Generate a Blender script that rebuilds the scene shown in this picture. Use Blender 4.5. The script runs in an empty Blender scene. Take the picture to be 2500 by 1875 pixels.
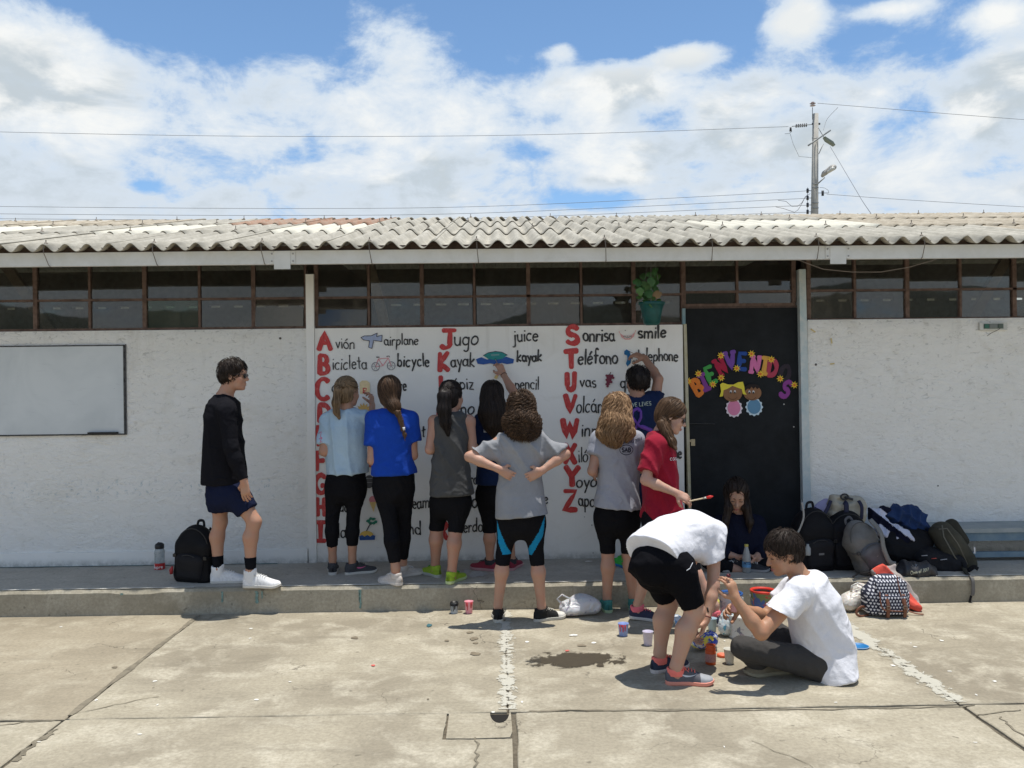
import bpy, bmesh, math, random
import numpy as np
from mathutils import Vector, Matrix
from mathutils.bvhtree import BVHTree

# ------------------------------------------------------------------ camera, sky, sun, exposure
S = bpy.context.scene
COL = S.collection
CAM = Vector((0.0, 0.0, 1.7))
FPX = 2095.0
YAW, ROLL = math.radians(0.9), 0.0115
Fv = Vector((math.sin(YAW), math.cos(YAW), 0.0))
R0 = Vector((math.cos(YAW), -math.sin(YAW), 0.0)); U0 = Vector((0, 0, 1))
Rv = (R0 * math.cos(ROLL) - U0 * math.sin(ROLL)).normalized()
Uv = (U0 * math.cos(ROLL) + R0 * math.sin(ROLL)).normalized()
cam_data = bpy.data.cameras.new('camera'); cam = bpy.data.objects.new('camera', cam_data); COL.objects.link(cam)
cam.matrix_world = Matrix(((Rv.x, Uv.x, -Fv.x, CAM.x), (Rv.y, Uv.y, -Fv.y, CAM.y), (Rv.z, Uv.z, -Fv.z, CAM.z), (0, 0, 0, 1)))
cam_data.sensor_width = 36.0; cam_data.lens = FPX / 2500.0 * 36.0
cam_data.clip_start = 0.05; cam_data.clip_end = 3000
S.camera = cam

SUN_DIR = Vector((0.105, 0.050, 1.0)).normalized()          # towards the sun, high overhead
sun_el = math.asin(SUN_DIR.z); sun_az = math.atan2(SUN_DIR.x, SUN_DIR.y)
sd = bpy.data.lights.new('sun', 'SUN'); sd.energy = 3.9; sd.angle = math.radians(0.5); sd.color = (1.0, 0.955, 0.87)
sun = bpy.data.objects.new('sun', sd); COL.objects.link(sun)
sun.rotation_euler = SUN_DIR.to_track_quat('Z', 'Y').to_euler()
S.view_settings.view_transform = 'Standard'; S.view_settings.look = 'None'
S.view_settings.exposure = 0.32; S.view_settings.gamma = 1.0; S.view_settings.use_curve_mapping = False


class NT:
    """tiny node tree writer"""
    def __init__(s, tree): s.t = tree; tree.nodes.clear()
    def n(s, typ, **kw):
        nd = s.t.nodes.new(typ)
        ins = kw.pop('i', {})
        for k, v in kw.items(): setattr(nd, k, v)
        for k, v in ins.items(): s.set(nd, k, v)
        return nd
    def set(s, nd, k, v):
        sock = nd.inputs[k]
        if hasattr(v, 'is_output') or isinstance(v, bpy.types.NodeSocket): s.t.links.new(v, sock)
        else: sock.default_value = v
    def math(s, op, a, b=0.0, c=0.0, clamp=False):
        nd = s.n('ShaderNodeMath', operation=op, use_clamp=clamp)
        s.set(nd, 0, a); s.set(nd, 1, b)
        if op in ('MULTIPLY_ADD', 'COMPARE', 'SMOOTH_MIN', 'SMOOTH_MAX'): s.set(nd, 2, c)
        return nd.outputs[0]
    def vmath(s, op, a, b=(0, 0, 0)):
        nd = s.n('ShaderNodeVectorMath', operation=op); s.set(nd, 0, a); s.set(nd, 1, b); return nd
    def noise(s, vec, scale, detail=4.0, rough=0.55, dist=0.0):
        nd = s.n('ShaderNodeTexNoise'); s.set(nd, 'Vector', vec); s.set(nd, 'Scale', scale)
        s.set(nd, 'Detail', detail); s.set(nd, 'Roughness', rough); s.set(nd, 'Distortion', dist); return nd.outputs['Fac']
    def ramp(s, fac, pts, interp='LINEAR'):
        nd = s.n('ShaderNodeValToRGB'); s.set(nd, 0, fac); cr = nd.color_ramp; cr.interpolation = interp
        while len(cr.elements) < len(pts): cr.elements.new(0.5)
        for e, (p, c) in zip(cr.elements, pts):
            e.position = p; e.color = (c, c, c, 1) if not hasattr(c, '__len__') else (*c[:3], 1)
        return nd.outputs[0]
    def mix(s, fac, a, b, mode='MIX'):
        nd = s.n('ShaderNodeMix', data_type='RGBA', blend_type=mode)
        s.set(nd, 0, fac)
        s.set(nd, 6, (*a, 1) if isinstance(a, tuple) and len(a) == 3 else a)
        s.set(nd, 7, (*b, 1) if isinstance(b, tuple) and len(b) == 3 else b)
        return nd.outputs[2]
    def smooth(s, x, a, b, lo=0.0, hi=1.0):
        nd = s.n('ShaderNodeMapRange', interpolation_type='SMOOTHSTEP')
        s.set(nd, 0, x); s.set(nd, 1, a); s.set(nd, 2, b); s.set(nd, 3, lo); s.set(nd, 4, hi); return nd.outputs[0]


# ---- world: physical sky with a broken cumulus deck
world = bpy.data.worlds.new('World'); S.world = world; world.use_nodes = True
w = NT(world.node_tree)
tc = w.n('ShaderNodeTexCoord').outputs['Generated']
dirn = w.vmath('NORMALIZE', tc).outputs[0]
sep = w.n('ShaderNodeSeparateXYZ', i={0: dirn})
az_x = w.math('DIVIDE', sep.outputs[0], w.math('MAXIMUM', w.math('ABSOLUTE', sep.outputs[1]), 0.2))
den = w.math('MAXIMUM', w.math('ADD', sep.outputs[2], 0.16), 0.05)
plane = w.n('ShaderNodeCombineXYZ', i={0: w.math('DIVIDE', sep.outputs[0], den), 1: w.math('DIVIDE', sep.outputs[1], den), 2: w.math('MULTIPLY', sep.outputs[2], 1.2)}).outputs[0]
n_big = w.noise(w.vmath('ADD', plane, (3.1, 7.7, 0.3)).outputs[0], 0.62, 3.0, 0.5, 0.2)
n_mid = w.noise(w.vmath('ADD', plane, (1.3, 2.2, 4.0)).outputs[0], 2.6, 10.0, 0.62, 0.25)
n_fine = w.noise(w.n('ShaderNodeMapping', i={'Vector': dirn, 'Scale': (1, 1, 1.5)}).outputs[0], 13.0, 9.0, 0.64, 0.3)
el = sep.outputs[2]
# the deck is thick low over the horizon and thins out upwards
cover = w.smooth(el, 0.300, 0.392, 0.188, -0.050)
def blob(px, py, rx, ry, amt):
    d = (Fv * FPX + Rv * (px - 1250) - Uv * (py - 937.5)).normalized()
    dx = w.math('MULTIPLY', w.math('SUBTRACT', az_x, d.x / d.y), FPX / rx)
    dz = w.math('MULTIPLY', w.math('SUBTRACT', el, d.z), FPX / ry)
    r2 = w.math('ADD', w.math('MULTIPLY', dx, dx), w.math('MULTIPLY', dz, dz))
    return w.math('MULTIPLY', w.math('EXPONENT', w.math('MULTIPLY', r2, -1.0)), amt)
cover = w.math('ADD', cover, w.smooth(el, 0.45, 0.6, 0.0, 0.12))
for bl in ((1000, 95, 130, 62, .17), (60, 110, 200, 140, .16), (390, 18, 90, 26, .15), (640, 8, 60, 22, .13), (860, 20, 60, 30, .12), (560, 60, 130, 34, -.10), (300, 40, 60, 60, -.12), (1190, 180, 130, 30, -.10), (1370, 122, 48, 30, .24), (1690, 135, 85, 24, .30),
           (1950, 40, 75, 55, .30), (2190, 18, 120, 24, .28), (2420, 35, 90, 32, .26), (2390, 110, 160, 36, -.12), (2050, 130, 260, 55, -.13), (1560, 60, 260, 60, -.12), (2420, 240, 150, 80, .14), (1300, 40, 200, 50, -.10), (1480, 200, 150, 40, .10),
           (1450, 485, 150, 28, -.19), (2150, 330, 70, 70, -.12), (1280, 365, 70, 22, -.15), (350, 455, 40, 12, -.12), (1620, 290, 90, 30, -.09), (2250, 270, 60, 40, -.12), (1180, 560, 120, 30, -.06), (900, 250, 400, 90, .04)):
    cover = w.math('ADD', cover, blob(*bl))
dens = w.math('ADD', w.math('ADD', w.math('MULTIPLY', n_big, 0.25), w.math('MULTIPLY', n_mid, 0.42)), w.math('ADD', w.math('MULTIPLY', n_fine, 0.42), w.math('ADD', cover, -0.03)))
mask = w.smooth(dens, 0.545, 0.675)
thick = w.smooth(dens, 0.60, 0.82)
shade_n = w.noise(w.n('ShaderNodeMapping', i={'Vector': dirn, 'Scale': (1, 1, 2.2), 'Location': (4.3, 1.2, 8.0)}).outputs[0], 5.5, 8.0, 0.58, 0.4)
shade = w.math('MULTIPLY', w.smooth(shade_n, 0.44, 0.58), w.math('MULTIPLY', w.smooth(dens, 0.62, 0.76), w.smooth(el, 0.36, 0.31, 0.25, 1.0)))
cloud_col = w.mix(shade, (7.5, 7.6, 7.5), (4.5, 5.05, 5.45))
cloud_col = w.mix(thick, (4.9, 5.8, 6.9), cloud_col)
cloud_col = w.mix(w.smooth(el, 0.16, 0.24, 0.5, 0.0), cloud_col, (5.6, 6.1, 6.6))
sky = w.n('ShaderNodeTexSky', sky_type='NISHITA', sun_disc=False)
sky.sun_elevation = sun_el; sky.sun_rotation = sun_az; sky.altitude = 2500; sky.air_density = 1.0; sky.dust_density = 1.4; sky.ozone_density = 1.3
blue = w.mix(1.0, sky.outputs[0], (1.22, 1.40, 1.42), 'MULTIPLY')
skycol = w.mix(mask, blue, cloud_col)
bgd = w.n('ShaderNodeBackground', i={'Color': skycol, 'Strength': 0.1})
w.t.links.new(bgd.outputs[0], w.n('ShaderNodeOutputWorld').inputs[0])

# ------------------------------------------------------------------ helpers
def ray(px, py): return Fv * FPX + Rv * (px - 1250.0) - Uv * (py - 937.5)
def P(px, py, Y):
    d = ray(px, py); return CAM + d * (Y / d.y)
def G(px, py, z=0.0):
    d = ray(px, py); return CAM + d * ((z - CAM.z) / d.z)

def mesh_obj(name, verts, faces, mats, parent=None, smooth=False, fmat=None):
    me = bpy.data.meshes.new(name)
    if isinstance(verts, np.ndarray): verts = verts.tolist()
    if isinstance(faces, np.ndarray): faces = faces.tolist()
    me.from_pydata(verts, [], faces)
    for m in (mats if isinstance(mats, (list, tuple)) else [mats]): me.materials.append(m)
    if smooth: me.polygons.foreach_set('use_smooth', [True] * len(me.polygons))
    if fmat is not None: me.polygons.foreach_set('material_index', fmat)
    me.update()
    o = bpy.data.objects.new(name, me); COL.objects.link(o)
    if parent is not None: o.parent = parent; o.matrix_parent_inverse = Matrix.Translation(parent.matrix_world.translation).inverted() if parent.type == 'EMPTY' else Matrix()
    return o

def thing(name, label, cat, loc, group=None):
    o = bpy.data.objects.new(name, None); COL.objects.link(o); o.location = loc; o.empty_display_size = 0.1
    o.matrix_world = Matrix.Translation(Vector(loc))
    if label: o['label'] = label; o['category'] = cat
    if group: o['group'] = group
    return o
def tag(o, label, cat, group=None):
    o['label'] = label; o['category'] = cat
    if group: o['group'] = group
    return o
def struct(o): o['kind'] = 'structure'; return o

class MB:
    """mesh collector: vertices in world space"""
    def __init__(s): s.v = []; s.f = []; s.m = []
    def add(s, vs, fs, m=0):
        b = len(s.v); s.v.extend([tuple(x) for x in vs]); s.f.extend([tuple(b + i for i in f) for f in fs]); s.m.extend([m] * len(fs)); return s
    def box(s, x0, x1, y0, y1, z0, z1, m=0):
        v = [(x, y, z) for z in (z0, z1) for y in (y0, y1) for x in (x0, x1)]
        return s.add(v, [(0, 2, 3, 1), (4, 5, 7, 6), (0, 1, 5, 4), (2, 6, 7, 3), (0, 4, 6, 2), (1, 3, 7, 5)], m)
    def obox(s, c, ax, ay, az, hx, hy, hz, m=0):
        c = Vector(c); v = [c + ax * (i * hx) + ay * (j * hy) + az * (k * hz) for k in (-1, 1) for j in (-1, 1) for i in (-1, 1)]
        return s.add(v, [(0, 2, 3, 1), (4, 5, 7, 6), (0, 1, 5, 4), (2, 6, 7, 3), (0, 4, 6, 2), (1, 3, 7, 5)], m)
    def tube(s, pts, r, n=6, m=0, flat=None, caps=True, closed=False):
        """round (or flattened: flat=(normal, ratio)) tube along pts; r number or list"""
        pts = [Vector(p) for p in pts]; k = len(pts)
        if k < 2: return s
        rs = r if hasattr(r, '__len__') else [r] * k
        base = len(s.v); prev = None; rings = []
        for i, p in enumerate(pts):
            a = pts[max(i - 1, 0)]; b = pts[min(i + 1, k - 1)]
            if closed: a = pts[(i - 1) % k]; b = pts[(i + 1) % k]
            t = (b - a)
            t = t.normalized() if t.length > 1e-9 else Vector((0, 0, 1))
            if flat is not None:
                nrm = Vector(flat[0]); nrm = (nrm - t * nrm.dot(t)); nrm = nrm.normalized() if nrm.length > 1e-6 else t.orthogonal().normalized()
                side = t.cross(nrm); rr = flat[1]
            else:
                if prev is None: nrm = t.orthogonal().normalized()
                else:
                    nrm = prev - t * prev.dot(t); nrm = nrm.normalized() if nrm.length > 1e-6 else t.orthogonal().normalized()
                prev = nrm; side = t.cross(nrm); rr = 1.0
            ring = []
            for j in range(n):
                an = 2 * math.pi * j / n
                ring.append(p + side * (rs[i] * math.cos(an)) + nrm * (rs[i] * rr * math.sin(an)))
            rings.append(ring)
        vs = [v for rg in rings for v in rg]; fs = []
        for i in range(k - 1 + (1 if closed else 0)):
            i2 = (i + 1) % k
            for j in range(n):
                fs.append((i * n + j, i * n + (j + 1) % n, i2 * n + (j + 1) % n, i2 * n + j))
        if caps and not closed:
            fs.append(tuple(reversed(range(n)))); fs.append(tuple((k - 1) * n + j for j in range(n)))
        return s.add(vs, fs, m)
    def lathe(s, c, prof, n=20, m=0, up=Vector((0, 0, 1)), capb=True, capt=False, mats=None):
        c = Vector(c); up = up.normalized(); a = up.orthogonal().normalized(); b = up.cross(a)
        vs = [c + up * z + (a * math.cos(2 * math.pi * j / n) + b * math.sin(2 * math.pi * j / n)) * r for r, z in prof for j in range(n)]
        base = len(s.v); s.v.extend(tuple(x) for x in vs)
        for i in range(len(prof) - 1):
            mm = mats[i] if mats else m
            for j in range(n):
                s.f.append((base + i * n + j, base + i * n + (j + 1) % n, base + (i + 1) * n + (j + 1) % n, base + (i + 1) * n + j)); s.m.append(mm)
        if capb: s.f.append(tuple(base + j for j in reversed(range(n)))); s.m.append(mats[0] if mats else m)
        if capt: s.f.append(tuple(base + (len(prof) - 1) * n + j for j in range(n))); s.m.append(mats[-1] if mats else m)
        return s
    def build(s, name, mats, parent=None, smooth=False):
        return mesh_obj(name, s.v, s.f, mats, parent, smooth, s.m if isinstance(mats, (list, tuple)) and len(mats) > 1 else None)

# ------------------------------------------------------------------ materials
def objco(n): return n.n('ShaderNodeNewGeometry').outputs['Position']
def newmat(name):
    m = bpy.data.materials.new(name); m.use_nodes = True; n = NT(m.node_tree)
    out = n.n('ShaderNodeOutputMaterial'); bs = n.n('ShaderNodeBsdfPrincipled')
    n.t.links.new(bs.outputs[0], out.inputs[0]); return m, n, bs, out
_mc = {}
def M(col, rough=0.6, var=0.12, scale=14.0, bump=0.0, bscale=120.0, spec=0.35, metal=0.0, name=None, sheen=0.0):
    key = (col, rough, var, scale, bump, bscale, spec, metal, sheen)
    if key in _mc: return _mc[key]
    m, n, bs, out = newmat(name or 'paint'); pos = objco(n)
    c = (*col, 1)
    if var > 0:
        f = n.noise(pos, scale, 5.0, 0.6)
        d = n.ramp(f, [(0.3, 1.0 - var), (0.7, 1.0 + var)])
        col_s = n.mix(1.0, c, d, 'MULTIPLY'); n.set(bs, 'Base Color', col_s)
    else: bs.inputs['Base Color'].default_value = c
    bs.inputs['Roughness'].default_value = rough; bs.inputs['Metallic'].default_value = metal
    bs.inputs['Specular IOR Level'].default_value = spec
    if sheen: bs.inputs['Sheen Weight'].default_value = sheen
    if bump > 0:
        b = n.n('ShaderNodeBump', i={'Strength': bump, 'Distance': 0.01, 'Height': n.noise(pos, bscale, 4.0, 0.6)})
        n.set(bs, 'Normal', b.outputs[0])
    _mc[key] = m; return m
def fabric(col, rough=0.9, var=0.07):
    key = ('fabric', col)
    if key in _mc: return _mc[key]
    m, n, bs, out = newmat('fabric'); pos = objco(n); big = n.noise(pos, 7.0, 5.0, .6); wv = n.noise(pos, 420.0, 2.0, .6)
    dr = n.ramp(big, [(.3, 1 - var), (.7, 1 + var)]); n.set(bs, 'Base Color', n.mix(1.0, (*col, 1), n.mix(1.0, dr, n.ramp(wv, [(.3, .92), (.7, 1.06)]), 'MULTIPLY'), 'MULTIPLY'))
    bs.inputs['Roughness'].default_value = rough; bs.inputs['Specular IOR Level'].default_value = .12 if max(col) > .05 else .05; bs.inputs['Sheen Weight'].default_value = .04 if max(col) > .05 else 0
    mp = n.n('ShaderNodeMapping', i={'Vector': n.vmath('ADD', pos, n.vmath('SCALE', n.n('ShaderNodeTexNoise', i={'Vector': pos, 'Scale': 4.0, 'Detail': 2.0}).outputs['Color']).outputs[0]).outputs[0], 'Scale': (1, 1, .38)}).outputs[0]
    rd = n.n('ShaderNodeTexNoise', noise_type='RIDGED_MULTIFRACTAL', normalize=True); n.set(rd, 'Vector', mp); n.set(rd, 'Scale', 6.5); n.set(rd, 'Detail', 3.0); n.set(rd, 'Roughness', .5)
    b1 = n.n('ShaderNodeBump', i={'Strength': .75, 'Distance': .022, 'Height': n.math('ADD', rd.outputs['Fac'], n.math('MULTIPLY', n.noise(pos, 16.0, 3.0), .5))})
    b2 = n.n('ShaderNodeBump', i={'Strength': .25, 'Distance': .002, 'Height': wv, 'Normal': b1.outputs[0]}); n.set(bs, 'Normal', b2.outputs[0])
    _mc[key] = m; return m
def skinm(col):
    col = (col[0] * .86, col[1] * .82, col[2] * .78); key = ('skin', col)
    if key in _mc: return _mc[key]
    m, n, bs, out = newmat('skin'); pos = objco(n)
    f = n.noise(pos, 22.0, 4.0, 0.6)
    c2 = (min(col[0] * 1.08, 1), col[1] * 0.84, col[2] * 0.80)
    n.set(bs, 'Base Color', n.mix(n.ramp(f, [(0.42, 0.0), (0.68, 0.55)]), col, c2))
    bs.inputs['Roughness'].default_value = 0.5; bs.inputs['Specular IOR Level'].default_value = 0.35
    bs.inputs['Subsurface Weight'].default_value = 0.10; bs.inputs['Subsurface Radius'].default_value = (0.012, 0.005, 0.003); bs.inputs['Subsurface Scale'].default_value = 0.6
    _mc[key] = m; return m
def hairm(c1, c2):
    key = ('hair', c1, c2)
    if key in _mc: return _mc[key]
    m, n, bs, out = newmat('hair'); pos = objco(n)
    at = n.n('ShaderNodeAttribute', attribute_name='lock_shade').outputs['Fac']
    mp = n.n('ShaderNodeMapping', i={'Vector': pos, 'Scale': (1, 1, 0.12)}).outputs[0]
    f = n.math('ADD', n.math('MULTIPLY', n.noise(mp, 160.0, 3.0, 0.6), 0.5), n.math('MULTIPLY', at, 0.5))
    n.set(bs, 'Base Color', n.ramp(f, [(0.25, c1), (0.75, c2)]))
    bs.inputs['Roughness'].default_value = 0.55; bs.inputs['Specular IOR Level'].default_value = 0.25
    _mc[key] = m; return m

# ------------------------------------------------------------------ implicit surfaces
def nv(a): a = np.asarray(a, np.float32); l = np.linalg.norm(a); return a / (l if l > 1e-9 else 1)
class Fld:
    def __init__(s): s.p = []
    def cone(s, a, b, ra, rb, k=0.02, n=None, ratio=1.0, sub=False, clip=None):
        a = np.array(a, np.float32); b = np.array(b, np.float32); R = max(ra, rb)
        s.p.append(('c', (a, b, ra, rb, None if n is None else nv(n), ratio), np.minimum(a, b) - R, np.maximum(a, b) + R, k, sub, clip)); return s
    def ell(s, c, axes, rad, k=0.02, sub=False, clip=None):
        c = np.array(c, np.float32); A = np.array([list(x) for x in axes], np.float32); rad = np.array(rad, np.float32); R = rad.max()
        s.p.append(('e', (c, A, rad), c - R, c + R, k, sub, clip)); return s
    def box(s, c, axes, half, rnd, k=0.02, sub=False, clip=None):
        c = np.array(c, np.float32); A = np.array([list(x) for x in axes], np.float32); half = np.array(half, np.float32); R = float(np.linalg.norm(half))
        ext = np.abs(A.T) @ half
        s.p.append(('b', (c, A, half, rnd), c - ext, c + ext, k, sub, clip)); return s
    def loft(s, secs, k=0.03, sub=False, ex=2.3, grow=0.0):
        """secs: list of (centre, side axis, half width, half depth); depth axis = Y-ish (perpendicular to side and to path)"""
        C = np.array([list(q[0]) for q in secs], np.float32); A = np.array([list(q[1]) for q in secs], np.float32)
        W = np.array([q[2] for q in secs], np.float32) + grow; D = np.array([q[3] for q in secs], np.float32) + grow
        R = max(W.max(), D.max())
        s.p.append(('l', (C, A, W, D, ex), C.min(0) - R, C.max(0) + R, k, sub, None)); return s
    @staticmethod
    def val(pr, X):
        t, q, _, _, _, _, clip = pr
        if t == 'c':
            a, b, ra, rb, n, ratio = q
            ab = b - a; L = float(ab @ ab) + 1e-12
            h = np.clip(((X - a) @ ab) / L, 0, 1)
            d = X - a - h[..., None] * ab
            if n is not None: d = d + n * ((d @ n) * (1.0 / ratio - 1.0))[..., None]
            v = np.sqrt((d * d).sum(-1)) - (ra + (rb - ra) * h)
        elif t == 'e':
            c, A, rad = q
            u = (X - c) @ A.T
            v = (np.sqrt(((u / rad) ** 2).sum(-1)) - 1.0) * float(rad.min())
        elif t == 'b':
            c, A, half, rnd = q
            u = np.abs((X - c) @ A.T) - (half - rnd)
            v = np.sqrt((np.maximum(u, 0) ** 2).sum(-1)) + np.minimum(u.max(-1), 0) - rnd
        else:
            C, A, W, D, ex = q
            best = np.full(X.shape[:-1], 1e9, np.float32); v = np.ones(X.shape[:-1], np.float32)
            for i in range(len(C) - 1):
                ab = C[i + 1] - C[i]; L = float(ab @ ab) + 1e-12
                hr = ((X - C[i]) @ ab) / L; h = np.clip(hr, 0, 1)
                d = X - C[i] - h[..., None] * ab
                dist = (d * d).sum(-1)
                ax = A[i] + (A[i + 1] - A[i]) * h[..., None]
                ax = ax / np.sqrt((ax * ax).sum(-1))[..., None]
                u = (d * ax).sum(-1)
                tn = ab / math.sqrt(L)
                dv = d - u[..., None] * ax; dv = dv - (dv @ tn)[..., None] * tn
                vv = np.sqrt((dv * dv).sum(-1))
                wv = W[i] + (W[i + 1] - W[i]) * h; dd = D[i] + (D[i + 1] - D[i]) * h
                f = ((np.abs(u) / wv) ** ex + (vv / dd) ** ex + 1e-9) ** (1.0 / ex) - 1.0
                f = f * np.minimum(wv, dd)
                if i == 0: f = np.maximum(f, -hr * math.sqrt(L))
                if i == len(C) - 2: f = np.maximum(f, (hr - 1) * math.sqrt(L))
                sel = dist < best
                best = np.where(sel, dist, best); v = np.where(sel, f, v)
        if clip is not None:
            for (cp, cn) in clip: v = np.maximum(v, (X - np.array(cp, np.float32)) @ nv(cn))
        return v.astype(np.float32)
    def at(s, X):
        X = np.asarray(X, np.float32); v = np.full(X.shape[:-1], 1.0, np.float32)
        for pr in s.p: v = s.comb(v, s.val(pr, X), pr[4], pr[5])
        return v
    @staticmethod
    def comb(a, b, k, sub):
        if sub:
            b = -b; h = np.maximum(k - np.abs(a - b), 0) / max(k, 1e-6); return np.maximum(a, b) + h * h * k * 0.25
        h = np.maximum(k - np.abs(a - b), 0) / max(k, 1e-6); return np.minimum(a, b) - h * h * k * 0.25
    def mesh(s, vox=0.008, disp=None):
        lo = np.min([p[2] for p in s.p if not p[5]], 0) - 4 * vox; hi = np.max([p[3] for p in s.p if not p[5]], 0) + 4 * vox
        N = np.ceil((hi - lo) / vox).astype(int) + 1
        ax = [lo[i] + vox * np.arange(N[i], dtype=np.float32) for i in range(3)]
        V = np.full(N, 1.0, np.float32)
        for pr in s.p:
            m = pr[4] + 3 * vox
            a = np.clip(np.floor((pr[2] - m - lo) / vox).astype(int), 0, N); b = np.clip(np.ceil((pr[3] + m - lo) / vox).astype(int) + 1, 0, N)
            if (b <= a).any(): continue
            X = np.stack(np.meshgrid(ax[0][a[0]:b[0]], ax[1][a[1]:b[1]], ax[2][a[2]:b[2]], indexing='ij'), -1)
            sl = (slice(a[0], b[0]), slice(a[1], b[1]), slice(a[2], b[2]))
            V[sl] = s.comb(V[sl], s.val(pr, X), pr[4], pr[5])
        V[0], V[-1], V[:, 0], V[:, -1], V[:, :, 0], V[:, :, -1] = 1, 1, 1, 1, 1, 1
        return surf_nets(V, lo, vox)

def surf_nets(V, lo, vox):
    ins = V < 0
    c = [(i, j, k) for i in (0, 1) for j in (0, 1) for k in (0, 1)]
    nx, ny, nz = V.shape
    cnt = sum(ins[i:nx - 1 + i, j:ny - 1 + j, k:nz - 1 + k].astype(np.int8) for i, j, k in c)
    act = (cnt > 0) & (cnt < 8); I = np.argwhere(act); idx = np.full(act.shape, -1, np.int64); idx[act] = np.arange(len(I))
    acc = np.zeros((len(I), 3), np.float32); num = np.zeros(len(I), np.float32)
    for a in c:
        for ax in range(3):
            if a[ax]: continue
            b = list(a); b[ax] = 1
            va = V[I[:, 0] + a[0], I[:, 1] + a[1], I[:, 2] + a[2]]; vb = V[I[:, 0] + b[0], I[:, 1] + b[1], I[:, 2] + b[2]]
            m = (va < 0) != (vb < 0); t = np.where(m, va / np.where(m, va - vb, 1), 0)
            q = np.tile(np.array(a, np.float32), (len(I), 1)); q[:, ax] += t
            acc += q * m[:, None]; num += m
    vs = (I + acc / num[:, None]) * vox + lo
    quads = []
    for ax in range(3):
        sl0 = [slice(None)] * 3; sl1 = [slice(None)] * 3; sl0[ax] = slice(0, -1); sl1[ax] = slice(1, None)
        A = ins[tuple(sl0)]; B = ins[tuple(sl1)]; E = np.argwhere(A != B)
        o1, o2 = [(1, 2), (2, 0), (0, 1)][ax]
        ok = (E[:, o1] > 0) & (E[:, o2] > 0); E = E[ok]; flip = A[E[:, 0], E[:, 1], E[:, 2]]
        def cell(d1, d2):
            q = E.copy(); q[:, o1] -= d1; q[:, o2] -= d2; return idx[q[:, 0], q[:, 1], q[:, 2]]
        Q = np.stack([cell(1, 1), cell(0, 1), cell(0, 0), cell(1, 0)], 1)
        Q = np.where(flip[:, None], Q, Q[:, ::-1]); quads.append(Q)
    Fq = np.concatenate(quads); Fq = Fq[(Fq >= 0).all(1)]
    return vs.astype(np.float64), Fq

def relax(v, f, it=2, lam=0.5):
    for _ in range(it):
        acc = np.zeros_like(v); n = np.zeros(len(v))
        for a in range(4):
            b = (a + 1) % 4
            np.add.at(acc, f[:, a], v[f[:, b]]); np.add.at(n, f[:, a], 1)
            np.add.at(acc, f[:, b], v[f[:, a]]); np.add.at(n, f[:, b], 1)
        v = v + lam * (acc / np.maximum(n, 1)[:, None] - v)
    return v
def vnormals(v, f):
    d1 = v[f[:, 2]] - v[f[:, 0]]; d2 = v[f[:, 3]] - v[f[:, 1]]; fn = np.cross(d1, d2)
    n = np.zeros_like(v)
    for a in range(4): np.add.at(n, f[:, a], fn)
    return n / (np.linalg.norm(n, axis=1)[:, None] + 1e-12)
def wob(p, seed, fr):
    """cheap smooth pseudo noise in -1..1"""
    r = np.random.RandomState(seed); o = np.zeros(len(p)); amp = 0
    for i in range(5):
        d = r.normal(size=3); d /= np.linalg.norm(d); q = fr * (0.6 + 0.9 * r.rand()) * (1.0 + 0.35 * i)
        o += np.sin((p @ d) * q + r.rand() * 6.28) / (1 + 0.5 * i); amp += 1 / (1 + 0.5 * i)
    return o / amp * 1.6
def folds(v, f, seed, amp=0.006, freq=70.0, dirs=((1, 0, 0),), vert=0.25, mask=None):
    """cloth folds: ridged bands across dirs, stretched along z"""
    n = vnormals(v, f); q = v.copy(); q[:, 2] *= vert
    o = np.zeros(len(v)); r = np.random.RandomState(seed)
    for i, d in enumerate(dirs):
        d = np.array(d, float); d /= np.linalg.norm(d)
        ph = (v @ d) * freq * .72 * (1 + .35 * i) + 2.4 * wob(q, seed + i, 6.0) + .8 * wob(v, seed + 9 + i, 9.0)
        rg = 1 - np.abs(np.sin(ph * 0.5 + i)); mod = 0.42 + 0.58 * wob(v, seed + 5 + i, 5.0)
        o += (rg ** 1.6 - 0.35) * np.clip(mod, 0, 1)
    o += 0.35 * wob(v, seed + 3, 11.0)
    if mask is not None: o *= mask(v)
    return relax(v + n * (o * amp)[:, None], f, 2, .5)
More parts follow.
